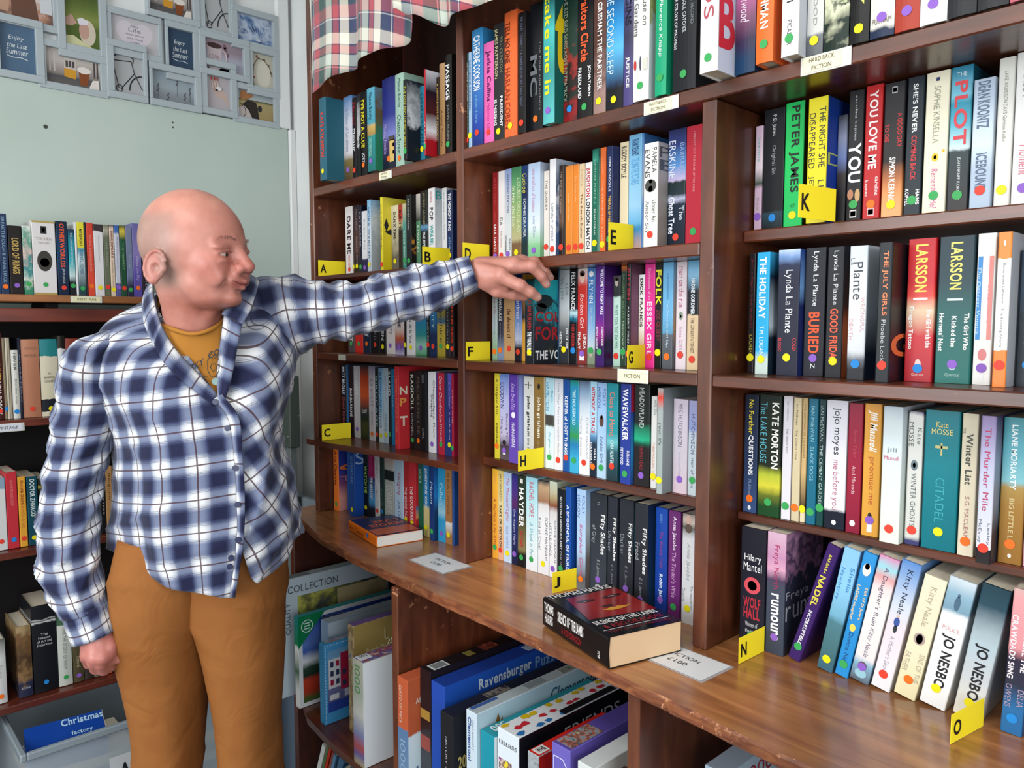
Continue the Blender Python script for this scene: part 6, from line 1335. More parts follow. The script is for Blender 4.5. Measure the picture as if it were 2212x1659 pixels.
# ------------------------------------------------------------------ tartan curtain hanging over the top of the bookcase
def tartan():
    m, nt, b = new_mat('tartan_cloth', .85, .15); L = nt.links; N = nt.nodes
    b.inputs['Sheen Weight'].default_value = .2
    uv = N.new('ShaderNodeUVMap'); sep = N.new('ShaderNodeSeparateXYZ'); L.new(uv.outputs[0], sep.inputs[0])
    cols = []
    for ax, per in (('X', .175), ('Y', .165)):
        d = N.new('ShaderNodeMath'); d.operation = 'DIVIDE'; L.new(sep.outputs[ax], d.inputs[0]); d.inputs[1].default_value = per
        f = N.new('ShaderNodeMath'); f.operation = 'FRACT'; L.new(d.outputs[0], f.inputs[0])
        r = N.new('ShaderNodeValToRGB'); r.color_ramp.interpolation = 'CONSTANT'; e = r.color_ramp.elements
        st = [(0, 'dcd4c4'), (.14, '50545c'), (.16, '24405a'), (.17, '3c4460'), (.31, 'c8c0c0'), (.325, '3c4460'), (.34, 'a85058'), (.50, '50545c'), (.52, '36524e'), (.68, 'c08084'), (.70, '36524e'), (.72, 'b8c0b4'), (.86, '2c3044'), (.88, 'a85058')]
        e[0].position = 0; e[0].color = s2l(st[0][1]); e[1].position = .98; e[1].color = s2l('3c4460')
        for p, c in st[1:]:
            x = e.new(p); x.color = s2l(c)
        L.new(f.outputs[0], r.inputs[0]); cols.append(r.outputs[0])
    mx = N.new('ShaderNodeMix'); mx.data_type = 'RGBA'; mx.inputs[0].default_value = .45
    L.new(cols[0], mx.inputs[6]); L.new(cols[1], mx.inputs[7]); L.new(mx.outputs[2], b.inputs['Base Color'])
    return m
M_tartan = tartan()
def curtain_mesh(name, xs_z, y, phase, parent, n=160, rows=30, amp=.014):
    xa, xb = xs_z[0][0], xs_z[-1][0]; vs = []; fs = []; uv = []; u = 0; prev = None
    for i in range(n+1):
        x = xa+(xb-xa)*i/n
        for (a, za), (c, zc) in zip(xs_z, xs_z[1:]):
            if a <= x <= c: t = (x-a)/(c-a); t = t*t*(3-2*t); zb = za+(zc-za)*t; break
        yy = y+amp*math.sin(x*30+phase)+amp*.4*math.sin(x*57+phase*2)
        if prev is not None: u += math.hypot(x-prev[0], yy-prev[1])
        prev = (x, yy)
        for j in range(rows+1):
            f = j/rows; z = 2.66+(zb-2.66)*f
            yj = y+(yy-y)*(.4+.6*f)
            vs.append((x+.012*math.sin(z*9+phase)*f, yj, z)); uv.append((u, z+.12*math.sin(x*5)*.3+.25*(x-xa)*f))
    for i in range(n):
        for j in range(rows):
            a = i*(rows+1)+j; fs.append((a, a+1, a+rows+2, a+rows+1))
    o = mesh_obj(name, vs, fs, [M_tartan], None, parent, True, uv)
    sm = o.modifiers.new('cloth', 'SOLIDIFY'); sm.thickness = .0012
    return o
ct = empty('curtain', (-1.5, 1.0, 2.6)); ct.location = (0, 0, 0); tag(ct, 'tartan cloth curtain hanging over the top left of the bookcase', 'curtain')
curtain_mesh('cloth', [(-1.845, 2.10), (-1.80, 2.05), (-1.64, 2.074), (-1.53, 2.078), (-1.44, 2.076), (-1.371, 2.083)], .985, .4, ct)
curtain_mesh('cloth', [(-1.40, 2.13), (-1.35, 2.104), (-1.26, 2.063), (-1.18, 2.060), (-1.08, 2.062), (-1.02, 2.052), (-.90, 2.07), (-.80, 2.06)], .962, 2.2, ct, 160)
m = MB(); m.tube([(-1.93, .985, 2.665), (-.75, .97, 2.665)], .009, 10); m.build('rail', flat('c8c4bc', .4), ct)
# ------------------------------------------------------------------ the man
Zu = Vector((0, 0, 1)); RH = RT.copy(); FH = Vector((_fx, _fy, 0))
class Field:
    "signed distance field of soft-joined round cones and ellipsoids, meshed with surface nets"
    def __init__(s): s.p = []
    def rc(s, a, b, ra, rb, k=.01, op=1): s.p.append(('c', np.array(a), np.array(b), ra, rb, k, op)); return s
    def el(s, c, r, R=None, k=.01, op=1):
        s.p.append(('e', np.array(c), np.array(r, dtype=float), np.array(R if R is not None else np.eye(3)), None, k, op)); return s
    @staticmethod
    def dist(p, P):
        if p[0] == 'c':
            a, b, ra, rb = p[1:5]; ba = b-a; L = ba.dot(ba)+1e-12
            t = np.clip(((P-a)@ba)/L, 0, 1)
            return np.linalg.norm(P-a-t[..., None]*ba, axis=-1)-(ra+(rb-ra)*t)
        c, r, R = p[1:4]; q = (P-c)@R
        k0 = np.linalg.norm(q/r, axis=-1); k1 = np.linalg.norm(q/(r*r), axis=-1)+1e-9
        return k0*(k0-1)/k1
    @staticmethod
    def comb(d0, d, k, op):
        if op < 0: d0, d = -d0, d
        h = np.clip(.5+.5*(d0-d)/k, 0, 1)
        m = d0*(1-h)+d*h-k*h*(1-h)
        return -m if op < 0 else m
    def bound(s, p):
        if p[0] == 'c': r = max(p[3], p[4]); return np.minimum(p[1], p[2])-r, np.maximum(p[1], p[2])+r
        r = p[2].max(); return p[1]-r, p[1]+r
    def eval(s, P):
        d = np.full(P.shape[:-1], .05)
        for p in s.p:
            lo, hi = s.bound(p); m = np.all((P > lo-.03) & (P < hi+.03), axis=-1)
            if m.any(): d[m] = s.comb(d[m], s.dist(p, P[m]), p[5], p[6])
        return d
    def mesh(s, h):
        B = [s.bound(p) for p in s.p if p[6] > 0]
        lo = np.min([b[0] for b in B], axis=0)-.02; hi = np.max([b[1] for b in B], axis=0)+.02
        n = np.ceil((hi-lo)/h).astype(int)+1
        G = np.full(n, .05, dtype=np.float32)
        for p in s.p:
            a, b = s.bound(p); i0 = np.maximum(((a-.03-lo)/h).astype(int), 0); i1 = np.minimum(((b+.03-lo)/h).astype(int)+2, n)
            if (i1 <= i0).any(): continue
            ax = [lo[k]+h*np.arange(i0[k], i1[k]) for k in range(3)]
            P = np.stack(np.meshgrid(*ax, indexing='ij'), -1)
            sl = tuple(slice(i0[k], i1[k]) for k in range(3))
            G[sl] = s.comb(G[sl], s.dist(p, P), p[5], p[6])
        S = G < 0
        cells = np.zeros(np.array(n)-1, dtype=np.int8)
        for dx in (0, 1):
            for dy in (0, 1):
                for dz in (0, 1): cells += S[dx:n[0]-1+dx, dy:n[1]-1+dy, dz:n[2]-1+dz]
        act = (cells > 0) & (cells < 8); idx = np.full(act.shape, -1, dtype=np.int64)
        ijk = np.argwhere(act); idx[act] = np.arange(len(ijk))
        acc = np.zeros((len(ijk), 3)); cnt = np.zeros(len(ijk))
        cor = [(a, b, c) for a in (0, 1) for b in (0, 1) for c in (0, 1)]
        for a in cor:
            for k in range(3):
                if a[k]: continue
                b = list(a); b[k] = 1
                g0 = G[ijk[:, 0]+a[0], ijk[:, 1]+a[1], ijk[:, 2]+a[2]]; g1 = G[ijk[:, 0]+b[0], ijk[:, 1]+b[1], ijk[:, 2]+b[2]]
                m = (g0 < 0) != (g1 < 0); t = g0[m]/(g0[m]-g1[m])
                q = np.tile(np.array(a, dtype=float), (m.sum(), 1)); q[:, k] += t
                acc[m] += q; cnt[m] += 1
        V = lo+h*(ijk+acc/cnt[:, None])
        F = []
        for k in range(3):
            a, b = [(1, 2), (2, 0), (0, 1)][k]
            s0 = [slice(None)]*3; s1 = [slice(None)]*3; s0[k] = slice(0, n[k]-1); s1[k] = slice(1, n[k])
            ch = S[tuple(s0)] != S[tuple(s1)]
            e = np.argwhere(ch); e = e[(e[:, a] > 0) & (e[:, b] > 0) & (e[:, a] < n[a]-1) & (e[:, b] < n[b]-1)]
            ins = S[e[:, 0], e[:, 1], e[:, 2]]
            def cell(da, db):
                c = e.copy(); c[:, a] -= da; c[:, b] -= db; return idx[c[:, 0], c[:, 1], c[:, 2]]
            q = np.stack([cell(1, 1), cell(0, 1), cell(0, 0), cell(1, 0)], 1)
            q[~ins] = q[~ins][:, ::-1]; F.append(q)
        F = np.concatenate(F)
        for _ in range(2):   # settle the vertices on the surface
            eps = .0006; d = s.eval(V); g = np.stack([s.eval(V+np.eye(3)[k]*eps)-s.eval(V-np.eye(3)[k]*eps) for k in range(3)], -1)/(2*eps)
            gn = np.maximum((g*g).sum(-1, keepdims=True), .2); V = V-np.clip(d[:, None]*g/gn, -h, h)*.8
        return V, F
def np_mesh(name, V, F, mats, parent=None):
    me = bpy.data.meshes.new(name); me.vertices.add(len(V)); me.vertices.foreach_set('co', V.astype(np.float32).ravel())
    me.loops.add(F.size); me.loops.foreach_set('vertex_index', F.astype(np.int32).ravel())
    me.polygons.add(len(F)); me.polygons.foreach_set('loop_start', np.arange(0, F.size, 4, dtype=np.int32)); me.polygons.foreach_set('loop_total', np.full(len(F), 4, dtype=np.int32))
    me.update(calc_edges=True); me.validate(); me.polygons.foreach_set('use_smooth', [True]*len(me.polygons))
    for m in mats: me.materials.append(m)
    o = bpy.data.objects.new(name, me); C.objects.link(o)
    if parent: o.parent = parent
    return o

# head frame: origin between the ear canals, f = nose direction, l = his left, u = up
HO = at(412, 583, 1.50); hth = math.radians(76); HS = 1.02
HF = RH*math.sin(hth)-FH*math.cos(hth); HL = Zu.cross(HF)
HR = np.array([list(HF), list(HL), list(Zu)]).T
def HP(f, l, u): return HO+(HF*f+HL*l+Zu*u)*HS
fd = Field()
E_ = lambda f, l, u, rf, rl, ru, k=.012, op=1, R=None: fd.el(HP(f, l, u), (rf*HS, rl*HS, ru*HS), HR if R is None else R, k, op)
K_ = lambda a, b, ra, rb, k=.006, op=1: fd.rc(HP(*a), HP(*b), ra, rb, k, op)
E_(.002, 0, .056, .100, .080, .096)
E_(.038, 0, .056, .064, .060, .060, .02)
E_(.042, 0, .012, .059, .059, .076, .02)
E_(.038, 0, -.030, .056, .055, .036, .02)
E_(.052, 0, -.056, .042, .042, .018, .02)
E_(.090, 0, -.056, .015, .018, .013, .012)
K_((-.022, .004, .0), (-.018, .034, -.10), .056, .053, .02)
for s in (-1, 1):
    E_(.070, s*.038, .004, .026, .023, .024, .02)
    E_(.108, s*.032, .027, .015, .017, .012, .012, -1)
    K_((.0975, s*.010, .050), (.083, s*.046, .045), .0090, .0075, .010)
    E_(.086, s*.032, .0265, .0135, .0160, .0125, .006)
    K_((.1030, s*.019, .0260), (.0935, s*.045, .0235), .0017, .0014, .0020, -1)
    E_(.0900, s*.035, .0365, .0110, .0190, .0055, .007)
    E_(.094, s*.034, .0125, .008, .012, .0035, .006)          # bag under the eye
K_((.101, 0, .040), (.116, 0, .014), .0095, .0115, .012)
E_(.1225, 0, .004, .0140, .0130, .0118, .008)
for s in (-1, 1):
    E_(.1125, s*.0140, -.0010, .0125, .0085, .0095, .006)
    E_(.115, s*.0070, -.0115, .006, .0035, .004, .003, -1)
    K_((.109, s*.022, -.002), (.093, s*.040, -.034), .0016, .0018, .007, -1)
    E_(.084, s*.040, -.018, .015, .010, .014, .014)
E_(.1015, 0, -.022, .0130, .027, .017, .012)
for s in (-1, 1):
    K_((.105, s*.020, -.0245), (.1165, 0, -.0235), .0026, .0040, .004)
    K_((.101, s*.018, -.0310), (.1105, 0, -.0350), .0030, .0052, .004)
    K_((.1075, s*.0235, -.0250), (.113, s*.014, -.0285), .0009, .0013, .0025, -1)
    K_((.113, s*.014, -.0285), (.119, s*.003, -.0295), .0012, .0015, .0018, -1)
E_(.108, 0, -.0445, .006, .014, .0035, .006, -1)
for s in (-1, 1):
    K_((.096, s*.036, -.024), (.086, s*.042, -.046), .0010, .0010, .005, -1)
# ears
for s in (-1, 1):
    Re = HR@np.array(Matrix.Rotation(-math.radians(16)*s, 3, 'Z'))@np.array(Matrix.Rotation(math.radians(10), 3, 'Y'))
    ce = np.array(HP(-.012, s*.081, .001)); outw = np.array(HL)*s
    def EP(x, z, o=0): return ce+(Re@np.array([x, 0, z]))*HS+outw*o
    fd.el(ce, (.0185, .0065, .0265), Re, .005)
    rim = [EP(.0185*math.cos(t), .0285*math.sin(t), .0028) for t in [math.radians(v) for v in (28, 50, 72, 95, 120, 145, 170, 195, 220, 245, 262)]]
    for a, b_ in zip(rim, rim[1:]): fd.rc(a, b_, .0036, .0036, .002)
    inn = [EP(.0095*math.cos(t)-.001, .0175*math.sin(t)-.001, .0022) for t in [math.radians(v) for v in (70, 100, 135, 170, 205, 240)]]
    for a, b_ in zip(inn, inn[1:]): fd.rc(a, b_, .0026, .0026, .002)
    fd.el(EP(.004, -.003, .0090), (.0085, .0070, .0105), Re, .003, -1)
    fd.el(EP(.0, -.0245, .0015), (.0088, .0048, .0090), Re, .004)
    fd.el(EP(.0150, -.002, .0010), (.0050, .0050, .0070), Re, .003)
# neck into the trunk (under the clothes), pelvis, thighs
N0 = np.array(HP(-.018, .034, -.095)); CH = np.array(at(425, 840, 1.62)); PV = np.array(at(430, 1215, 1.62))
fd.rc(N0, np.array(at(418, 735, 1.590)), .053, .062, .02)
fd.rc(np.array(at(470, 650, 1.50)), np.array(at(438, 702, 1.515)), .008, .009, .014)
fd.el(np.array(at(425, 835, 1.62)), (.12, .075, .09), np.array([list(RH), list(FH), list(Zu)]).T, .03)
fd.rc(CH, PV, .075, .075, .03)
fd.rc(PV, np.array(at(352, 1350, 1.61)), .065, .058, .015); fd.rc(PV, np.array(at(530, 1350, 1.63)), .065, .058, .015)
fd.rc(np.array(at(352, 1350, 1.61)), np.array(at(362, 1560, 1.60)), .058, .045, .015); fd.rc(np.array(at(530, 1350, 1.63)), np.array(at(538, 1560, 1.62)), .058, .045, .015)
# arms inside the sleeves
A = lambda x, y, d: np.array(at(x, y, d))
fd.rc(CH, A(590, 680, 1.67), .055, .040, .02); fd.rc(A(590, 680, 1.67), A(790, 664, 1.592), .040, .032, .01); fd.rc(A(790, 664, 1.592), A(975, 604, 1.483), .032, .024, .01)
fd.rc(CH, A(214, 800, 1.59), .055, .040, .02); fd.rc(A(214, 800, 1.59), A(156, 1080, 1.56), .038, .030, .01); fd.rc(A(156, 1080, 1.56), A(198, 1340, 1.508), .030, .022, .01)
# --- reaching hand
DD = 1.440
def HD(x, y, d): return A(x, y, DD+d)
fd.rc(A(975, 604, 1.483), HD(1012, 590, .024), .022, .021, .010)
fd.rc(HD(1012, 590, .024), HD(1050, 583, .014), .0210, .017, .012)
fd.rc(HD(1002, 600, .030), HD(1054, 605, -.002), .0165, .0165, .014)
for a, b_, ra, rb in (((1040, 590, .0), (1083, 598, -.018), .019, .0135), ((1040, 584, .010), (1112, 576, .0), .019, .0135), ((1040, 582, .022), (1126, 570, .018), .018, .0125), ((1040, 586, .032), (1120, 574, .036), .017, .0115)):
    fd.rc(HD(*a), HD(*b_), ra, rb, .012)
fd.rc(HD(1060, 611, .002), HD(1092, 617, .0), .0135, .012, .014)
FING = {'index': [(1083, 598, -.020, .0132), (1124, 618, -.026, .0110), (1146, 631, -.020, .0098), (1161, 642, -.010, .0082)],
 'middle': [(1112, 577, -.002, .0128), (1150, 576, -.004, .0108), (1170, 597, .002, .0094), (1180, 614, .010, .0080)],
 'ring': [(1128, 570, .018, .0120), (1154, 568, .018, .0104), (1177, 586, .022, .0090), (1188, 599, .028, .0078)],
 'little': [(1122, 574, .036, .0108), (1144, 576, .040, .0092), (1160, 590, .042, .0080), (1168, 600, .046, .0070)],
 'thumb': [(1050, 612, .004, .0140), (1074, 628, .006, .0128), (1108, 636, .012, .0110), (1134, 641, .020, .0088)]}
for fn, ch in FING.items():
    for a, b_ in zip(ch, ch[1:]): fd.rc(HD(*a[:3]), HD(*b_[:3]), a[3], b_[3], .004)
    if fn != 'thumb': fd.el(HD(ch[1][0], ch[1][1]-2, ch[1][2]), (ch[1][3]*1.04,)*3, None, .004)
for x, y, d in ((1083, 592, -.024), (1112, 568, -.004), (1128, 563, .016)): fd.el(HD(x, y, d), (.0105,)*3, None, .008)
for a, b_ in (((1030, 566, .0), (1112, 565, -.002)), ((1030, 575, -.010), (1084, 586, -.022)), ((1035, 562, .012), (1126, 561, .014))):
    fd.rc(HD(*a), HD(*b_), .0052, .0048, .010)   # tendons and veins over the back of the hand
fd.rc(HD(1128, 606, -.028), HD(1126, 612, -.034), .0012, .0012, .003, -1)
# --- hanging hand, loosely curled
HB = 1.485
def H2(x, y, d): return A(x, y, HB+d)
fd.rc(A(198, 1340, 1.508), H2(206, 1378, .006), .022, .0225, .010)
fd.rc(H2(196, 1378, .008), H2(190, 1414, .0), .018, .0145, .012); fd.rc(H2(206, 1378, .004), H2(205, 1420, -.010), .019, .015, .012); fd.rc(H2(216, 1378, .008), H2(222, 1421, -.008), .018, .0145, .012)
fd.rc(H2(222, 1380, .012), H2(234, 1412, .002), .017, .0135, .012)
for i, (x, y, d, r_) in enumerate(((187, 1420, .0, .0105), (202, 1430, -.008, .0118), (218, 1432, -.006, .0122), (233, 1424, .004, .0118))):
    pts = [(x, y, d, r_+.0008), (x+6, y+13, d+.020, r_), (x+10, y+6, d+.040, r_*.92), (x+9, y-8, d+.044, r_*.8)]
    for a, b_ in zip(pts, pts[1:]): fd.rc(H2(*a[:3]), H2(*b_[:3]), a[3], b_[3], .003)
pts = [(226, 1372, .010, .0145), (238, 1398, .004, .0125), (240, 1420, .008, .0112), (254, 1424, .014, .0092)]
for a, b_ in zip(pts, pts[1:]): fd.rc(H2(*a[:3]), H2(*b_[:3]), a[3], b_[3], .004)
for x, y, d in ((189, 1414, -.006), (205, 1421, -.016), (221, 1422, -.014)): fd.el(H2(x, y, d), (.0095,)*3, None, .006)

def skin():
    m, nt, b = new_mat('skin', .42, .45); L = nt.links; N = nt.nodes
    vc = N.new('ShaderNodeVertexColor'); vc.layer_name = 'tone'
    tc = N.new('ShaderNodeTexCoord'); n = N.new('ShaderNodeTexNoise'); n.inputs['Scale'].default_value = 26; n.inputs['Detail'].default_value = 6
    L.new(tc.outputs['Object'], n.inputs['Vector'])
    r = N.new('ShaderNodeValToRGB'); r.color_ramp.elements[0].position = .3; r.color_ramp.elements[0].color = (.80, .70, .68, 1); r.color_ramp.elements[1].position = .7; r.color_ramp.elements[1].color = (1.08, 1.08, 1.08, 1)
    L.new(n.outputs['Fac'], r.inputs[0])
    mx = N.new('ShaderNodeMix'); mx.data_type = 'RGBA'; mx.blend_type = 'MULTIPLY'; mx.inputs[0].default_value = .75
    L.new(vc.outputs['Color'], mx.inputs[6]); L.new(r.outputs[0], mx.inputs[7]); L.new(mx.outputs[2], b.inputs['Base Color'])
    b.inputs['Subsurface Weight'].default_value = .12; b.inputs['Subsurface Radius'].default_value = (.012, .005, .003); b.inputs['Subsurface Scale'].default_value = .6
    n2 = N.new('ShaderNodeTexNoise'); n2.inputs['Scale'].default_value = 240; n2.inputs['Detail'].default_value = 3; L.new(tc.outputs['Object'], n2.inputs['Vector'])
    bp = N.new('ShaderNodeBump'); bp.inputs['Strength'].default_value = .18; bp.inputs['Distance'].default_value = .001
    L.new(n2.outputs['Fac'], bp.inputs['Height']); L.new(bp.outputs[0], b.inputs['Normal'])
    return m
man = empty('person', (at(430, 1230, 1.61).x, at(430, 1230, 1.61).y, 0)); man_loc = man.location.copy(); man.location = (0, 0, 0)
tag(man, 'person in checked shirt and tan trousers, one arm reaching to the books', 'person')
V, F = fd.mesh(.0030)
body = np_mesh('body', V, F, [skin()], man)
q = (V-np.array(HO))@HR/HS; f_, l_, u_ = q[:, 0], q[:, 1], q[:, 2]
def mixc(c, t, w): return c*(1-w[:, None])+np.array(s2l(t)[:3])*w[:, None]
sm = lambda x, a, b: np.clip((x-a)/(b-a), 0, 1)**2*(3-2*np.clip((x-a)/(b-a), 0, 1))
col = np.tile(np.array(s2l('b57c6e')[:3]), (len(V), 1))
headm = sm(u_, -.12, -.08)*(np.abs(l_) < .2)*(np.abs(f_) < .25)
col = mixc(col, 'bf8676', sm(u_, .08, .13)*headm)
col = mixc(col, '8e786e', .72*headm*sm(-f_, -.045, .0)*sm(u_, -.05, -.02)*(1-sm(u_, .085, .115)))        # shaved hair at the sides and back
col = mixc(col, 'aa6256', .6*headm*np.exp(-((f_-.080)**2/.0009+(u_-.004)**2/.0008)))                    # cheeks
col = mixc(col, 'a85e54', .60*headm*np.exp(-((f_-.128)**2/.0003+(u_-.004)**2/.0004)))                    # nose
ear = headm*sm(np.abs(l_), .080, .086)*(np.abs(u_) < .045)*(np.abs(f_+.005) < .04)
col = mixc(col, 'b06a5e', .7*ear)
lip = headm*sm(f_, .098, .105)*np.exp(-((u_+.0295)**2/.00006))*(np.abs(l_) < .026)
col = mixc(col, '96504c', .75*lip)
col = mixc(col, '985848', .55*headm*(1-sm(u_, -.07, -.04)))                                              # ruddy neck
handm = 1-sm(V[:, 2], .90, .96)
col = mixc(col, 'b06c64', .75*handm)
for fn, ch in list(FING.items()):
    tip = HD(*ch[3][:3])
    if fn in ('middle', 'ring', 'index'): col = mixc(col, 'd8b0a0', .5*np.exp(-((V-tip)**2).sum(1)/.00012))
rgba = np.concatenate([col, np.ones((len(V), 1))], 1).astype(np.float32)
ca = body.data.color_attributes.new('tone', 'FLOAT_COLOR', 'POINT'); ca.data.foreach_set('color', rgba.ravel())

# eyes, brows, nails
def surf(f, l, u):   # push a point out along the nose direction onto the skin
    P = np.array(HP(f+.02, l, u)); d_ = np.array(HF)
    for _ in range(40):
        v = fd.eval(P[None, :])[0]
        if v < .0003: break
        P = P-d_*min(v, .004)
    return Vector(P)
mp_ = [surf(.105, l, -.0292+.35*max(0, abs(l)-.008)*1.0) for l in (-.0250, -.020, -.014, -.007, 0, .007, .014, .020, .0250)]
mm = MB(); mm.tube(mp_, [.0005, .0009, .0010, .0009, .0009, .0009, .0010, .0009, .0005], 6); mm.build('mouth_line', flat('7c3a34', .5), man, True)
def ball(name, c, r, m, parent, sc=(1, 1, 1), n=16):
    vs = []; fs = []
    for i in range(n+1):
        t = math.pi*i/n
        for j in range(2*n): p = math.pi*j/n; vs.append(c+HF*(r*sc[0]*math.sin(t)*math.cos(p))+HL*(r*sc[1]*math.sin(t)*math.sin(p))+Zu*(r*sc[2]*math.cos(t)))
    for i in range(n):
        for j in range(2*n): a = i*2*n+j; b_ = i*2*n+(j+1) % (2*n); fs.append((a, b_, b_+2*n, a+2*n))
    return mesh_obj(name, vs, fs, [m], None, parent, True)
for s in (-1, 1):
    e = ball('eye', HP(.0866, s*.032, .0255), .0128, flat('c4b4ac', .2), man)
    g = HP(.0872+.0095, s*.032+.0035, .0250); ball('iris', g, .0052, flat('2c2624', .15), e, (.8, 1, 1), 8)
    # brow: short grey hairs
    rb = random.Random(7); m = MB()
    for k in range(60):
        t = rb.random(); a = HP(.1062-.0160*t*t, s*(.010+.034*t), .0515+.003*math.sin(t*3)+rb.uniform(-.003, .003)); d = (HL*s*.8+Zu*.3+HF*.35).normalized()
        m.tube([a, a+d*.004+HF*.0006, a+d*.008], [.00035, .00025, .0001], 4)
    m.build('eyebrow', flat('a8887c', .7), man)
    m = MB()   # upper lid fold line
    m.tube([HP(.1025, s*.020, .0290), HP(.1015, s*.029, .0325), HP(.0975, s*.038, .0315), HP(.0925, s*.0465, .0255)], [.0010, .0017, .0017, .0008], 6)
    m.build('eyelid', flat('b87e70', .5), man, True)
def nail(fn, up, w=.0062, L=.009):
    a = Vector(HD(*FING[fn][2][:3])); b_ = Vector(HD(*FING[fn][3][:3])); r_ = FING[fn][3][3]
    d = (b_-a).normalized(); u = Vector(up); u = (u-d*u.dot(d)).normalized(); sx = d.cross(u); vs = []; fs = []
    for i in range(6):
        for j in range(7):
            t = i/5; s_ = (j-3)/3; yy = s_*w*(1-.25*t**3)
            lift = r_*1.02*math.sqrt(max(0, 1-(yy/(r_*1.25))**2))
            vs.append(b_+d*(-.004+L*t)+sx*yy+u*(lift-.0018*t**2*2))
    for i in range(5):
        for j in range(6): q_ = i*7+j; fs.append((q_, q_+1, q_+8, q_+7))
    mesh_obj('fingernail', vs, fs, [flat('ecd0c8', .25)], None, man, True)
nail('ring', RH*.5+Zu*.75-FH*.5); nail('middle', RH*.6+Zu*.5-FH*.6); nail('index', RH*.4+Zu*.5-FH*.8, .0055)

# ---- cloth surfaces built from a net of control points
def crom(P, n, closed):
    P = np.asarray(P, dtype=float); m = len(P); out = []
    segs = m if closed else m-1
    for i in range(segs):
        p1, p2 = P[i], P[(i+1) % m]
        p0 = P[i-1] if (i > 0 or closed) else 2*p1-p2
        p3 = P[(i+2) % m] if (i+2 < m or closed) else 2*p2-p1
        for k in range(n):
            t = k/n; out.append(.5*((2*p1)+(-p0+p2)*t+(2*p0-5*p1+4*p2-p3)*t*t+(-p0+3*p1-3*p2+p3)*t**3))
    if not closed: out.append(P[-1])
    return np.array(out)
def net(ctrl, nu, nv, closed):
    rows = np.array([crom(r, nu, closed) for r in ctrl])            # rows x U x 3
    return np.array([crom(rows[:, j], nv, False) for j in range(rows.shape[1])]).transpose(1, 0, 2)
def grid_normals(G, closed):
    du = (np.roll(G, -1, 1)-np.roll(G, 1, 1)) if closed else np.gradient(G, axis=1)
    dv = np.gradient(G, axis=0); n = np.cross(du, dv); return n/(np.linalg.norm(n, axis=-1, keepdims=True)+1e-9)
def cloth(name, G, UV, m, closed, parent, thick=.0014, flip=False):
    nv, nu = G.shape[:2]; fs = []
    if closed: G = np.concatenate([G, G[:, :1]], 1); nu += 1
    idx = np.arange(nv*nu).reshape(nv, nu)
    q = np.stack([idx[:-1, :-1], idx[:-1, 1:], idx[1:, 1:], idx[1:, :-1]], -1).reshape(-1, 4)
    if flip: q = q[:, ::-1]
    o = mesh_obj(name, G.reshape(-1, 3).tolist(), q.tolist(), [m], None, parent, True, UV.reshape(-1, 2) if UV is not None else None)
    if thick:
        sd = o.modifiers.new('thickness', 'SOLIDIFY'); sd.thickness = thick; sd.offset = -1
    return o
def fold(x): return (1-np.abs(np.sin(x)))**2.2

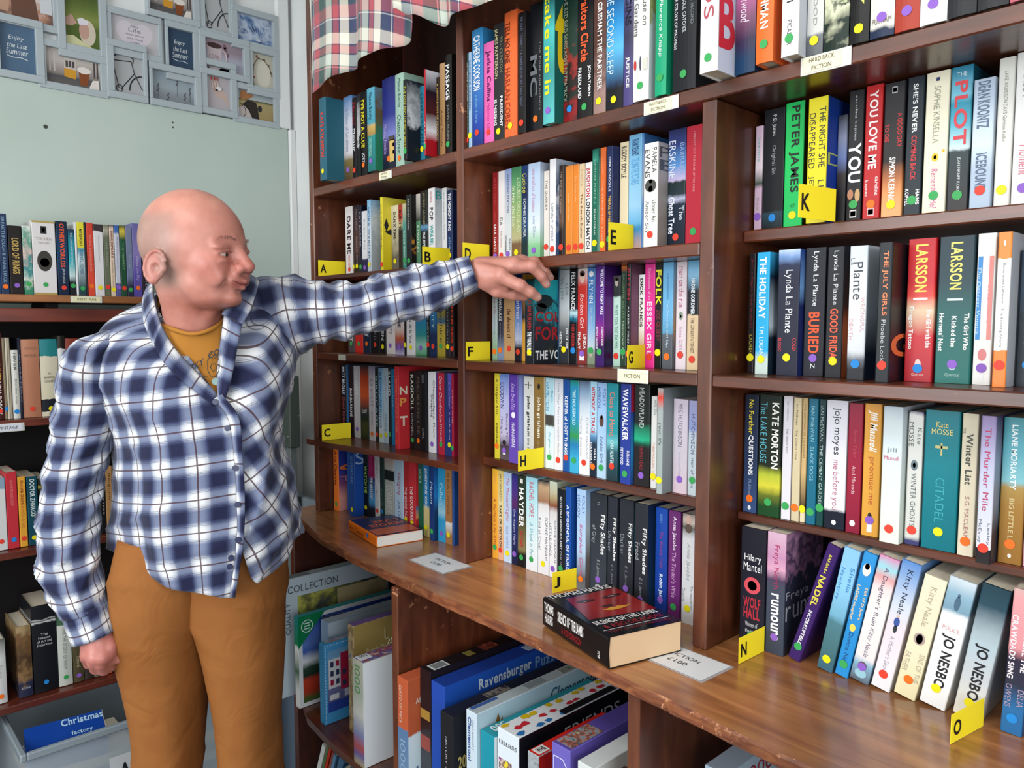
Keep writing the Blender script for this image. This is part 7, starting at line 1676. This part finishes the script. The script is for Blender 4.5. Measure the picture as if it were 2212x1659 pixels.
def plaid():
    m, nt, b = new_mat('checked_flannel', .85, .2); L = nt.links; N = nt.nodes
    b.inputs['Sheen Weight'].default_value = .15
    uv = N.new('ShaderNodeUVMap'); sep = N.new('ShaderNodeSeparateXYZ'); L.new(uv.outputs[0], sep.inputs[0])
    def math_(op, a, c=None, d=None):
        n = N.new('ShaderNodeMath'); n.operation = op
        for i, v in enumerate((a, c, d)):
            if v is None: continue
            if isinstance(v, (int, float)): n.inputs[i].default_value = v
            else: L.new(v, n.inputs[i])
        return n.outputs[0]
    def ramp(inp, stops, const=False):
        r = N.new('ShaderNodeValToRGB'); cr = r.color_ramp
        if const: cr.interpolation = 'CONSTANT'
        while len(cr.elements) > 1: cr.elements.remove(cr.elements[-1])
        cr.elements[0].position = stops[0][0]; c = stops[0][1]; cr.elements[0].color = (c, c, c, 1) if isinstance(c, (int, float)) else s2l(c)
        for p, c in stops[1:]:
            e = cr.elements.new(p); e.color = (c, c, c, 1) if isinstance(c, (int, float)) else s2l(c)
        L.new(inp, r.inputs[0]); return r.outputs[0]
    ws = []; ls = []
    for ax, per in (('X', .074), ('Y', .066)):
        f = math_('FRACT', math_('DIVIDE', sep.outputs[ax], per))
        ws.append(ramp(f, [(0, 1), (.13, .92), (.25, .55), (.31, .14), (.35, 0), (.65, 0), (.69, .14), (.75, .55), (.87, .92), (1, 1)]))
        ls.append(ramp(f, [(0, 1), (.022, 0), (.978, 1)], True))
        if ax == 'Y': thin = ramp(f, [(0, 0), (.21, 1), (.222, 0), (.25, 1), (.262, 0), (.74, 1), (.752, 0), (.78, 1), (.792, 0)], True)
        else: thinx = ramp(f, [(0, 0), (.30, .6), (.31, 0), (.69, .6), (.70, 0)], True)
    avg = math_('MULTIPLY', math_('ADD', ws[0], ws[1]), .5)
    base = ramp(avg, [(0, '161a38'), (.25, '3a4262'), (.5, '6e7790'), (.75, 'aaaeb8'), (1, 'd8d9da')])
    line = math_('MAXIMUM', ls[0], ls[1])
    mx = N.new('ShaderNodeMix'); mx.data_type = 'RGBA'; L.new(math_('MULTIPLY', line, .88), mx.inputs[0]); L.new(base, mx.inputs[6]); mx.inputs[7].default_value = s2l('3e242c')
    m2 = N.new('ShaderNodeMix'); m2.data_type = 'RGBA'; L.new(math_('MULTIPLY', math_('MAXIMUM', thin, thinx), .6), m2.inputs[0]); L.new(mx.outputs[2], m2.inputs[6]); m2.inputs[7].default_value = s2l('1c2238')
    n = N.new('ShaderNodeTexNoise'); n.inputs['Scale'].default_value = 500; tc = N.new('ShaderNodeTexCoord'); L.new(tc.outputs['Object'], n.inputs['Vector'])
    r = N.new('ShaderNodeValToRGB'); r.color_ramp.elements[0].color = (.8, .8, .8, 1); r.color_ramp.elements[1].color = (1.1, 1.1, 1.1, 1); L.new(n.outputs['Fac'], r.inputs[0])
    m3_ = N.new('ShaderNodeMix'); m3_.data_type = 'RGBA'; m3_.blend_type = 'MULTIPLY'; m3_.inputs[0].default_value = .7; L.new(m2.outputs[2], m3_.inputs[6]); L.new(r.outputs[0], m3_.inputs[7])
    L.new(m3_.outputs[2], b.inputs['Base Color'])
    n5 = N.new('ShaderNodeTexNoise'); n5.inputs['Scale'].default_value = 22; n5.inputs['Detail'].default_value = 3; n5.inputs['Distortion'].default_value = .8; L.new(tc.outputs['Object'], n5.inputs['Vector'])
    bp = N.new('ShaderNodeBump'); bp.inputs['Strength'].default_value = .35; bp.inputs['Distance'].default_value = .006; L.new(n5.outputs['Fac'], bp.inputs['Height']); L.new(bp.outputs[0], b.inputs['Normal'])
    return m
M_plaid = plaid()
shirt = empty('shirt', (0, 0, 0)); shirt.parent = man
P3 = lambda rows: [[list(at(*p)) for p in r] for r in rows]
torso = P3([
 [(466, 846, 1.496), (402, 762, 1.490), (338, 660, 1.56), (358, 612, 1.655), (430, 596, 1.685), (510, 592, 1.680), (541, 630, 1.615), (502, 735, 1.515), (470, 846, 1.490)],
 [(478, 872, 1.487), (345, 800, 1.478), (222, 706, 1.580), (300, 690, 1.700), (430, 660, 1.735), (545, 640, 1.745), (600, 618, 1.670), (566, 745, 1.530), (480, 872, 1.483)],
 [(502, 905, 1.472), (330, 880, 1.462), (190, 800, 1.570), (290, 820, 1.715), (430, 800, 1.745), (560, 800, 1.745), (642, 760, 1.650), (588, 850, 1.508), (502, 905, 1.468)],
 [(513, 985, 1.462), (345, 975, 1.452), (236, 930, 1.570), (300, 940, 1.720), (430, 940, 1.740), (540, 940, 1.735), (606, 925, 1.640), (572, 960, 1.490), (513, 985, 1.458)],
 [(518, 1075, 1.458), (350, 1065, 1.446), (243, 1030, 1.570), (300, 1040, 1.730), (430, 1040, 1.750), (550, 1040, 1.740), (630, 1030, 1.630), (585, 1060, 1.480), (518, 1075, 1.454)],
 [(519, 1165, 1.464), (350, 1160, 1.452), (241, 1110, 1.570), (305, 1120, 1.740), (430, 1150, 1.765), (555, 1140, 1.745), (645, 1090, 1.630), (598, 1140, 1.488), (520, 1140, 1.458)],
 [(504, 1291, 1.478), (372, 1272, 1.462), (234, 1186, 1.575), (310, 1225, 1.750), (430, 1260, 1.775), (560, 1225, 1.750), (652, 1152, 1.625), (561, 1259, 1.500), (521, 1186, 1.462)]])
NU, NV = 14, 16
G = net(torso, NU, NV, False); nrm = grid_normals(G, False)
du = np.concatenate([np.zeros((G.shape[0], 1)), np.cumsum(np.linalg.norm(np.diff(G, axis=1), axis=-1), 1)], 1)
U = np.tile(du[3*NV], (G.shape[0], 1)); Vv = np.concatenate([np.zeros((1, G.shape[1])), np.cumsum(np.linalg.norm(np.diff(G, axis=0), axis=-1), 0)], 0)
zz = (1.47-G[..., 2])
Vv = zz*1.03
s_ = np.linspace(0, 1, G.shape[1])[None, :].repeat(G.shape[0], 0)
# left front panel is pulled up by the raised arm: its checks turn
umax = U.max(); loc_u = -(umax-U); w_ = np.clip((s_-.66)/.10, 0, 1)
th = math.radians(-33)*np.where(s_ > .70, 1, 0)
Ur = loc_u*np.cos(th)-Vv*np.sin(th); Vr = loc_u*np.sin(th)+Vv*np.cos(th)
sel = s_ > .70
UVt = np.stack([np.where(sel, Ur, U), np.where(sel, Vr, Vv-.12*U)], -1)
# drape: folds running from the armpit to the buttons and pulled across the waist
X_, Z_ = U, zz
d = .0055*fold(Z_*34+U*14+1.2)*np.exp(-((Z_-.22)/.10)**2)+.006*fold(Z_*30-U*10+.4)*np.exp(-((Z_-.40)/.09)**2)+.003*np.sin(U*60+Z_*11)*np.clip(Z_*3, 0, 1)
d += np.where(s_ > .7, .008*fold((U-Z_*.35)*42+.6), 0)*np.clip(Z_*4, 0, 1)
d += .004*np.sin(U*38+1)*np.clip((Z_-.30)*6, 0, 1)
sgn = 1 if (nrm[3*NV, NU] @ np.array(-FH)) > 0 else -1
G = G+nrm*sgn*(d-.002)[..., None]
cloth('shirt_body', G, UVt, M_plaid, False, shirt, .0016, sgn < 0)

def sleeve(name, rings, parent, amp, n=28, nv=12, seed=0, uoff=0, voff=0, mat=None, uvs=True):
    ctrl = []
    for (tx, ty, bx, by, D, dep) in rings:
        T, B = np.array(at(tx, ty, D)), np.array(at(bx, by, D)); c = (T+B)/2; h = (T-B)/2; f = np.array(FH)*dep
        ctrl.append([c+h*math.cos(2*math.pi*k/12)+f*math.sin(2*math.pi*k/12) for k in range(12)])
    G = net(ctrl, n//4, nv, True); nr = grid_normals(G, True); cen = G.mean(1, keepdims=True)
    sg = 1 if ((G-cen)*nr).sum(-1).mean() > 0 else -1; nr = nr*sg
    L = np.concatenate([[0], np.cumsum(np.linalg.norm(np.diff(cen[:, 0], axis=0), axis=-1))]); nu = G.shape[1]
    phi = np.linspace(0, 1, nu, endpoint=False)[None, :].repeat(G.shape[0], 0); LL = L[:, None].repeat(nu, 1)
    circ = .46
    r = np.random.RandomState(seed)
    if amp:
        w = np.clip(LL/.05, 0, 1)*np.clip((L[-1]-LL)/.04, .0, 1)
        d = amp*(fold(LL*33+3.0*np.sin(2*math.pi*phi+.6)+seed)+.7*fold(LL*52-2.2*np.sin(2*math.pi*phi*1+2.1)+1.3)+.35*np.sin(LL*120+6*np.sin(2*math.pi*phi)))
        G = G+nr*((d-amp*.6)*w)[..., None]
    G2 = np.concatenate([G, G[:, :1]], 1); ph = np.concatenate([phi, np.ones((phi.shape[0], 1))], 1); L2 = np.concatenate([LL, LL[:, :1]], 1)
    tw = L2*.25
    UV = np.stack([ph*circ+uoff+tw*.0, L2+voff+.010*np.sin(ph*2*math.pi)], -1) if uvs else None
    # collapse the seam column into a plain open grid so the texture does not wrap
    return cloth(name, G2, UV, mat or M_plaid, False, parent, .0016, sg < 0), G2
cuffT = [(1003, 556, 1024, 624, 1.474, .040), (1010, 556, 1030, 621, 1.47, .040)]
sl, Gs = sleeve('sleeve', [(548, 600, 628, 812, 1.66, .080), (606, 593, 650, 768, 1.66, .074), (650, 599, 676, 750, 1.655, .066), (705, 607, 716, 738, 1.635, .060), (768, 609, 776, 726, 1.605, .055), (808, 596, 824, 712, 1.575, .054), (850, 586, 872, 697, 1.548, .053), (912, 571, 930, 682, 1.512, .050), (960, 563, 980, 660, 1.488, .046), (985, 560, 1006, 640, 1.478, .042)], shirt, .0062, 40, 12, 2, .02, .015)
sleeve('cuff', [(983, 559, 1003, 643, 1.479, .047), (997, 556, 1019, 635, 1.474, .050), (1013, 553, 1037, 626, 1.468, .054)], shirt, 0, 32, 6, 0, .02, .40)
sleeve('sleeve', [(292, 708, 224, 716, 1.605, .040), (268, 742, 166, 742, 1.585, .064), (262, 800, 142, 775, 1.58, .070), (262, 880, 124, 872, 1.575, .066), (232, 985, 108, 985, 1.565, .060), (214, 1080, 90, 1090, 1.55, .056), (211, 1175, 86, 1180, 1.535, .054), (218, 1250, 96, 1262, 1.52, .050), (230, 1312, 136, 1330, 1.505, .044)], shirt, .0058, 40, 12, 5, .30, .04)
sleeve('cuff', [(229, 1300, 140, 1330, 1.507, .042), (238, 1332, 150, 1360, 1.50, .040), (247, 1362, 160, 1390, 1.495, .037)], shirt, 0, 32, 6, 0, .30, .30)
# shoulder yoke piece joining the hanging sleeve and the body is the overlap of the two surfaces; collar and button band:
def strip(name, A_, B_, n, parent, mat, wv=.05, thick=.003, uoff=0, bulge=.004):
    a = crom([list(at(*p)) for p in A_], n, False); b_ = crom([list(at(*p)) for p in B_], n, False); k = 6
    G = np.array([[a[i]+(b_[i]-a[i])*j/k for i in range(len(a))] for j in range(k+1)])
    nr = grid_normals(G, False); cam_dir = -np.array(FH)
    if (nr.mean((0, 1)) @ cam_dir) < 0: nr = -nr
    prof = np.sin(np.pi*np.linspace(0, 1, k+1))[:, None, None]; G = G+nr*prof*bulge
    L = np.concatenate([[0], np.cumsum(np.linalg.norm(np.diff(a, axis=0), axis=-1))])
    UV = np.stack([np.tile(L[None, :]+uoff, (k+1, 1)), np.tile(np.linspace(0, wv, k+1)[:, None], (1, len(a)))], -1)
    return cloth(name, G, UV, mat, False, parent, thick)
strip('collar', [(350, 706, 1.492), (334, 650, 1.535), (332, 606, 1.60), (356, 588, 1.66), (400, 580, 1.690), (430, 578, 1.695)],
      [(331, 748, 1.470), (309, 690, 1.515), (311, 634, 1.585), (345, 612, 1.690), (390, 618, 1.725), (430, 618, 1.730)], 8, shirt, M_plaid, .06, .003, .01)
strip('collar', [(480, 680, 1.500), (502, 645, 1.520), (530, 603, 1.575), (516, 590, 1.655), (470, 580, 1.690), (430, 578, 1.695)],
      [(524, 702, 1.488), (543, 664, 1.512), (557, 612, 1.575), (540, 606, 1.680), (480, 616, 1.725), (430, 618, 1.730)], 8, shirt, M_plaid, .06, .003, .03)
strip('front_facing', [(346, 700, 1.488), (372, 745, 1.482), (405, 785, 1.484), (440, 822, 1.487), (466, 850, 1.486)],
      [(334, 742, 1.470), (352, 780, 1.468), (385, 815, 1.468), (425, 848, 1.473), (462, 876, 1.478)], 6, shirt, M_plaid, .035, .003, .02)
strip('front_facing', [(483, 680, 1.500), (476, 730, 1.497), (470, 780, 1.493), (467, 820, 1.488), (470, 852, 1.483)],
      [(522, 700, 1.486), (512, 750, 1.484), (504, 795, 1.482), (495, 835, 1.477), (482, 872, 1.475)], 6, shirt, M_plaid, .04, .003, .05)
strip('button_band', [(462, 862, 1.474), (492, 905, 1.461), (505, 985, 1.450), (510, 1075, 1.445), (511, 1165, 1.449), (496, 1290, 1.468)],
      [(480, 852, 1.474), (516, 902, 1.461), (524, 985, 1.450), (529, 1075, 1.445), (526, 1170, 1.449), (508, 1292, 1.468)], 8, shirt, M_plaid, .035, .002, .01, .002)
for x, y, D in ((466, 868, 1.471), (492, 925, 1.457), (509, 1011, 1.4455), (514, 1090, 1.4415), (515, 1166, 1.446), (500, 1205, 1.452), (497, 1224, 1.455)):
    c = at(x, y, D); m = MB(); n_ = -FW; a_ = RT; u_2 = UP
    for (rr, off) in ((.0058, .0), (.0042, -.0012)):
        vs = [c+(a_*math.cos(t)+u_2*math.sin(t))*rr+n_*(.0026+off) for t in [2*math.pi*k/16 for k in range(16)]]
        m.add(vs, [tuple(range(16))])
    ring0 = [c+(a_*math.cos(t)+u_2*math.sin(t))*.0058+n_*.0026 for t in [2*math.pi*k/16 for k in range(16)]]; ring1 = [p-n_*.003 for p in ring0]
    m.add(ring0+ring1, [(k, (k+1) % 16, 16+(k+1) % 16, 16+k) for k in range(16)])
    m.build('button', flat('20264c', .3), shirt)

# mustard t-shirt
M_tee, nt, bs = new_mat('mustard_jersey', .85, .2); bs.inputs['Base Color'].default_value = s2l('9c6828')
tee = P3([[(338, 688, 1.545), (372, 706, 1.490), (415, 717, 1.478), (458, 706, 1.492), (489, 678, 1.545), (480, 640, 1.62), (420, 620, 1.65), (350, 645, 1.62)],
 [(318, 712, 1.55), (360, 730, 1.497), (415, 738, 1.486), (470, 728, 1.502), (520, 700, 1.56), (500, 650, 1.66), (420, 640, 1.68), (330, 655, 1.66)],
 [(270, 790, 1.56), (340, 800, 1.505), (420, 810, 1.497), (500, 800, 1.515), (570, 780, 1.60), (520, 760, 1.68), (420, 760, 1.70), (300, 770, 1.68)],
 [(250, 900, 1.58), (340, 900, 1.51), (430, 905, 1.500), (500, 900, 1.515), (570, 890, 1.60), (520, 880, 1.68), (420, 880, 1.70), (300, 880, 1.68)]])
Gt = net(tee, 6, 8, True); Gt = np.concatenate([Gt, Gt[:, :1]], 1)
tsh = cloth('t_shirt', Gt, None, M_tee, False, man, .0015)
nk = [list(Gt[0, j]) for j in range(Gt.shape[1])]; m = MB(); m.tube([Vector(p)-Zu*.004 for p in nk], .0042, 8); m.build('neckband', M_tee, tsh, True)
nk2 = [Vector(Gt[4, j])-FW*.0012 for j in range(Gt.shape[1])]; m = MB(); m.tube(nk2, .0009, 5); m.build('seam', flat('86581e', .8), tsh)
m = MB(); o0 = at(404, 806, 1.487); ax = (at(480, 768, 1.480)-o0).normalized(); ay = UP
text_on(m, 'SKY', at(413, 803, 1.4855), (at(445, 784, 1.481)-at(413, 803, 1.4855)), UP, .030, .013, 1)
text_on(m, 'CO', at(450, 776, 1.4825), (at(482, 763, 1.486)-at(450, 776, 1.4825)), UP, .022, .013, 1)
m.build('t_shirt_lettering', flat('33343c', .8), tsh)
m = MB()
cq = at(461, 800, 1.4865)
for pts in ([(-.011, .0), (-.011, .020), (-.006, .026), (.0, .022), (.006, .026), (.011, .020), (.011, .0), (.006, -.010), (0, -.013), (-.006, -.010), (-.011, 0)], [(-.006, .006), (-.003, .012), (.004, .013), (.006, .004), (0, -.003), (-.006, .006)], [(-.008, .026), (-.004, .033), (.0, .028), (.004, .033), (.008, .026)]):
    m.tube([cq+RT*a+UP*b_ for a, b_ in pts], .0009, 5)
m.tube([at(430, 816, 1.489), at(449, 812, 1.487)], .0007, 5)
m.build('t_shirt_crest', flat('4c4438', .8), tsh)
m = MB(); cq = at(466, 824, 1.484); m.add([cq+RT*(.008*math.cos(t))+UP*(.007*math.sin(t)) for t in [2*math.pi*k/14 for k in range(14)]], [tuple(range(14))]); m.build('t_shirt_dot', flat('84a09c', .8), tsh)

# trousers and shoes
M_tr, nt, bs = new_mat('tan_twill', .8, .25); tcn = nt.nodes.new('ShaderNodeTexCoord'); nn = nt.nodes.new('ShaderNodeTexNoise'); nn.inputs['Scale'].default_value = 9; nn.inputs['Detail'].default_value = 4
nt.links.new(tcn.outputs['Object'], nn.inputs['Vector']); rq = nt.nodes.new('ShaderNodeValToRGB'); rq.color_ramp.elements[0].position = .3; rq.color_ramp.elements[0].color = s2l('7e4c20'); rq.color_ramp.elements[1].position = .7; rq.color_ramp.elements[1].color = s2l('8a5628')
nt.links.new(nn.outputs['Fac'], rq.inputs[0]); nt.links.new(rq.outputs[0], bs.inputs['Base Color'])
n6 = nt.nodes.new('ShaderNodeTexNoise'); n6.inputs['Scale'].default_value = 14; n6.inputs['Distortion'].default_value = 1.2; nt.links.new(tcn.outputs['Object'], n6.inputs['Vector'])
bp = nt.nodes.new('ShaderNodeBump'); bp.inputs['Strength'].default_value = .5; bp.inputs['Distance'].default_value = .008; nt.links.new(n6.outputs['Fac'], bp.inputs['Height']); nt.links.new(bp.outputs[0], bs.inputs['Normal'])
def leg(rings, seed):
    ctrl = []
    for (lx, rx, y, D, dep) in rings:
        Lp, Rp = np.array(at(lx, y, D)), np.array(at(rx, y, D)); c = (Lp+Rp)/2; h = (Rp-Lp)/2; f = np.array(FH)*dep
        ctrl.append([c+h*math.copysign(abs(math.cos(a))**.85, math.cos(a))+f*math.copysign(abs(math.sin(a))**.85, math.sin(a)) for a in [2*math.pi*k/12 for k in range(12)]])
    G = net(ctrl, 6, 10, True); nr = grid_normals(G, True); cen = G.mean(1, keepdims=True)
    sg = 1 if ((G-cen)*nr).sum(-1).mean() > 0 else -1; nr = nr*sg
    z = G[..., 2]; ph = np.linspace(0, 2*math.pi, G.shape[1], endpoint=False)[None, :]
    d = .006*fold(z*24+1.6*np.sin(ph+seed)+seed)*np.exp(-((z-.93)/.12)**2)+.007*fold(z*30-1.5*np.sin(ph+.5)+seed)*np.exp(-((z-.47)/.10)**2)+.003*np.sin(ph*3+z*8+seed)
    G = G+nr*d[..., None]; return np.concatenate([G, G[:, :1]], 1), sg
G1, s1 = leg([(276, 480, 1150, 1.60, .110), (264, 470, 1210, 1.60, .118), (258, 464, 1290, 1.60, .122), (262, 448, 1390, 1.60, .110), (276, 442, 1470, 1.60, .095), (294, 434, 1560, 1.60, .088), (300, 428, 1659, 1.60, .082), (306, 424, 1800, 1.60, .074), (318, 420, 2000, 1.60, .068), (322, 416, 2150, 1.60, .066)], .3)
G2, s2 = leg([(410, 600, 1150, 1.62, .115), (420, 616, 1210, 1.62, .122), (424, 611, 1290, 1.62, .120), (448, 608, 1390, 1.62, .106), (462, 604, 1470, 1.62, .095), (474, 598, 1560, 1.62, .088), (478, 603, 1659, 1.62, .082), (482, 600, 1800, 1.62, .074), (488, 594, 2000, 1.62, .068), (492, 590, 2150, 1.62, .066)], 1.9)
vs = []; fs = []
for Gq, sg in ((G1, s1), (G2, s2)):
    n0 = len(vs); nv, nu = Gq.shape[:2]; vs += Gq.reshape(-1, 3).tolist()
    for i in range(nv-1):
        for j in range(nu-1):
            a = n0+i*nu+j; q_ = (a, a+1, a+nu+1, a+nu); fs.append(q_ if sg > 0 else q_[::-1])
    c0 = len(vs); vs.append(Gq[0].mean(0).tolist())
    for j in range(nu-1): fs.append((c0, n0+j+1, n0+j) if sg > 0 else (c0, n0+j, n0+j+1))
tr = mesh_obj('trousers', vs, fs, [M_tr], None, man, True)
for x, D in ((369, 1.60), (541, 1.62)):
    base = at(x, 2150, D); m = MB(); bx, by = base.x, base.y; fwd = (-FH+RH*.15).normalized(); sd = fwd.cross(Zu)
    out = [(-.08, .030), (-.05, .040), (.03, .042), (.10, .050), (.15, .046), (.185, .025)]
    prof = [(a, w) for a, w in out]+[(a, -w) for a, w in out[::-1]]
    for z0, z1, k0, k1 in ((.001, .018, 1, 1.0), (.0181, .06, 1, .92), (.0601, .095, .9, .55)):
        v0 = [Vector((bx, by, 0))+fwd*a*k0+sd*w*k0+Zu*z0 for a, w in prof]; v1 = [Vector((bx, by, 0))+fwd*(a*k1-(.02 if k1 < .6 else 0))+sd*w*k1+Zu*z1 for a, w in prof]; n = len(prof)
        m.add(v0+v1, [tuple(range(n))[::-1], tuple(range(n, 2*n))]+[(i, (i+1) % n, n+(i+1) % n, n+i) for i in range(n)])
    m.build('shoe', flat('3a2c24', .5), man)
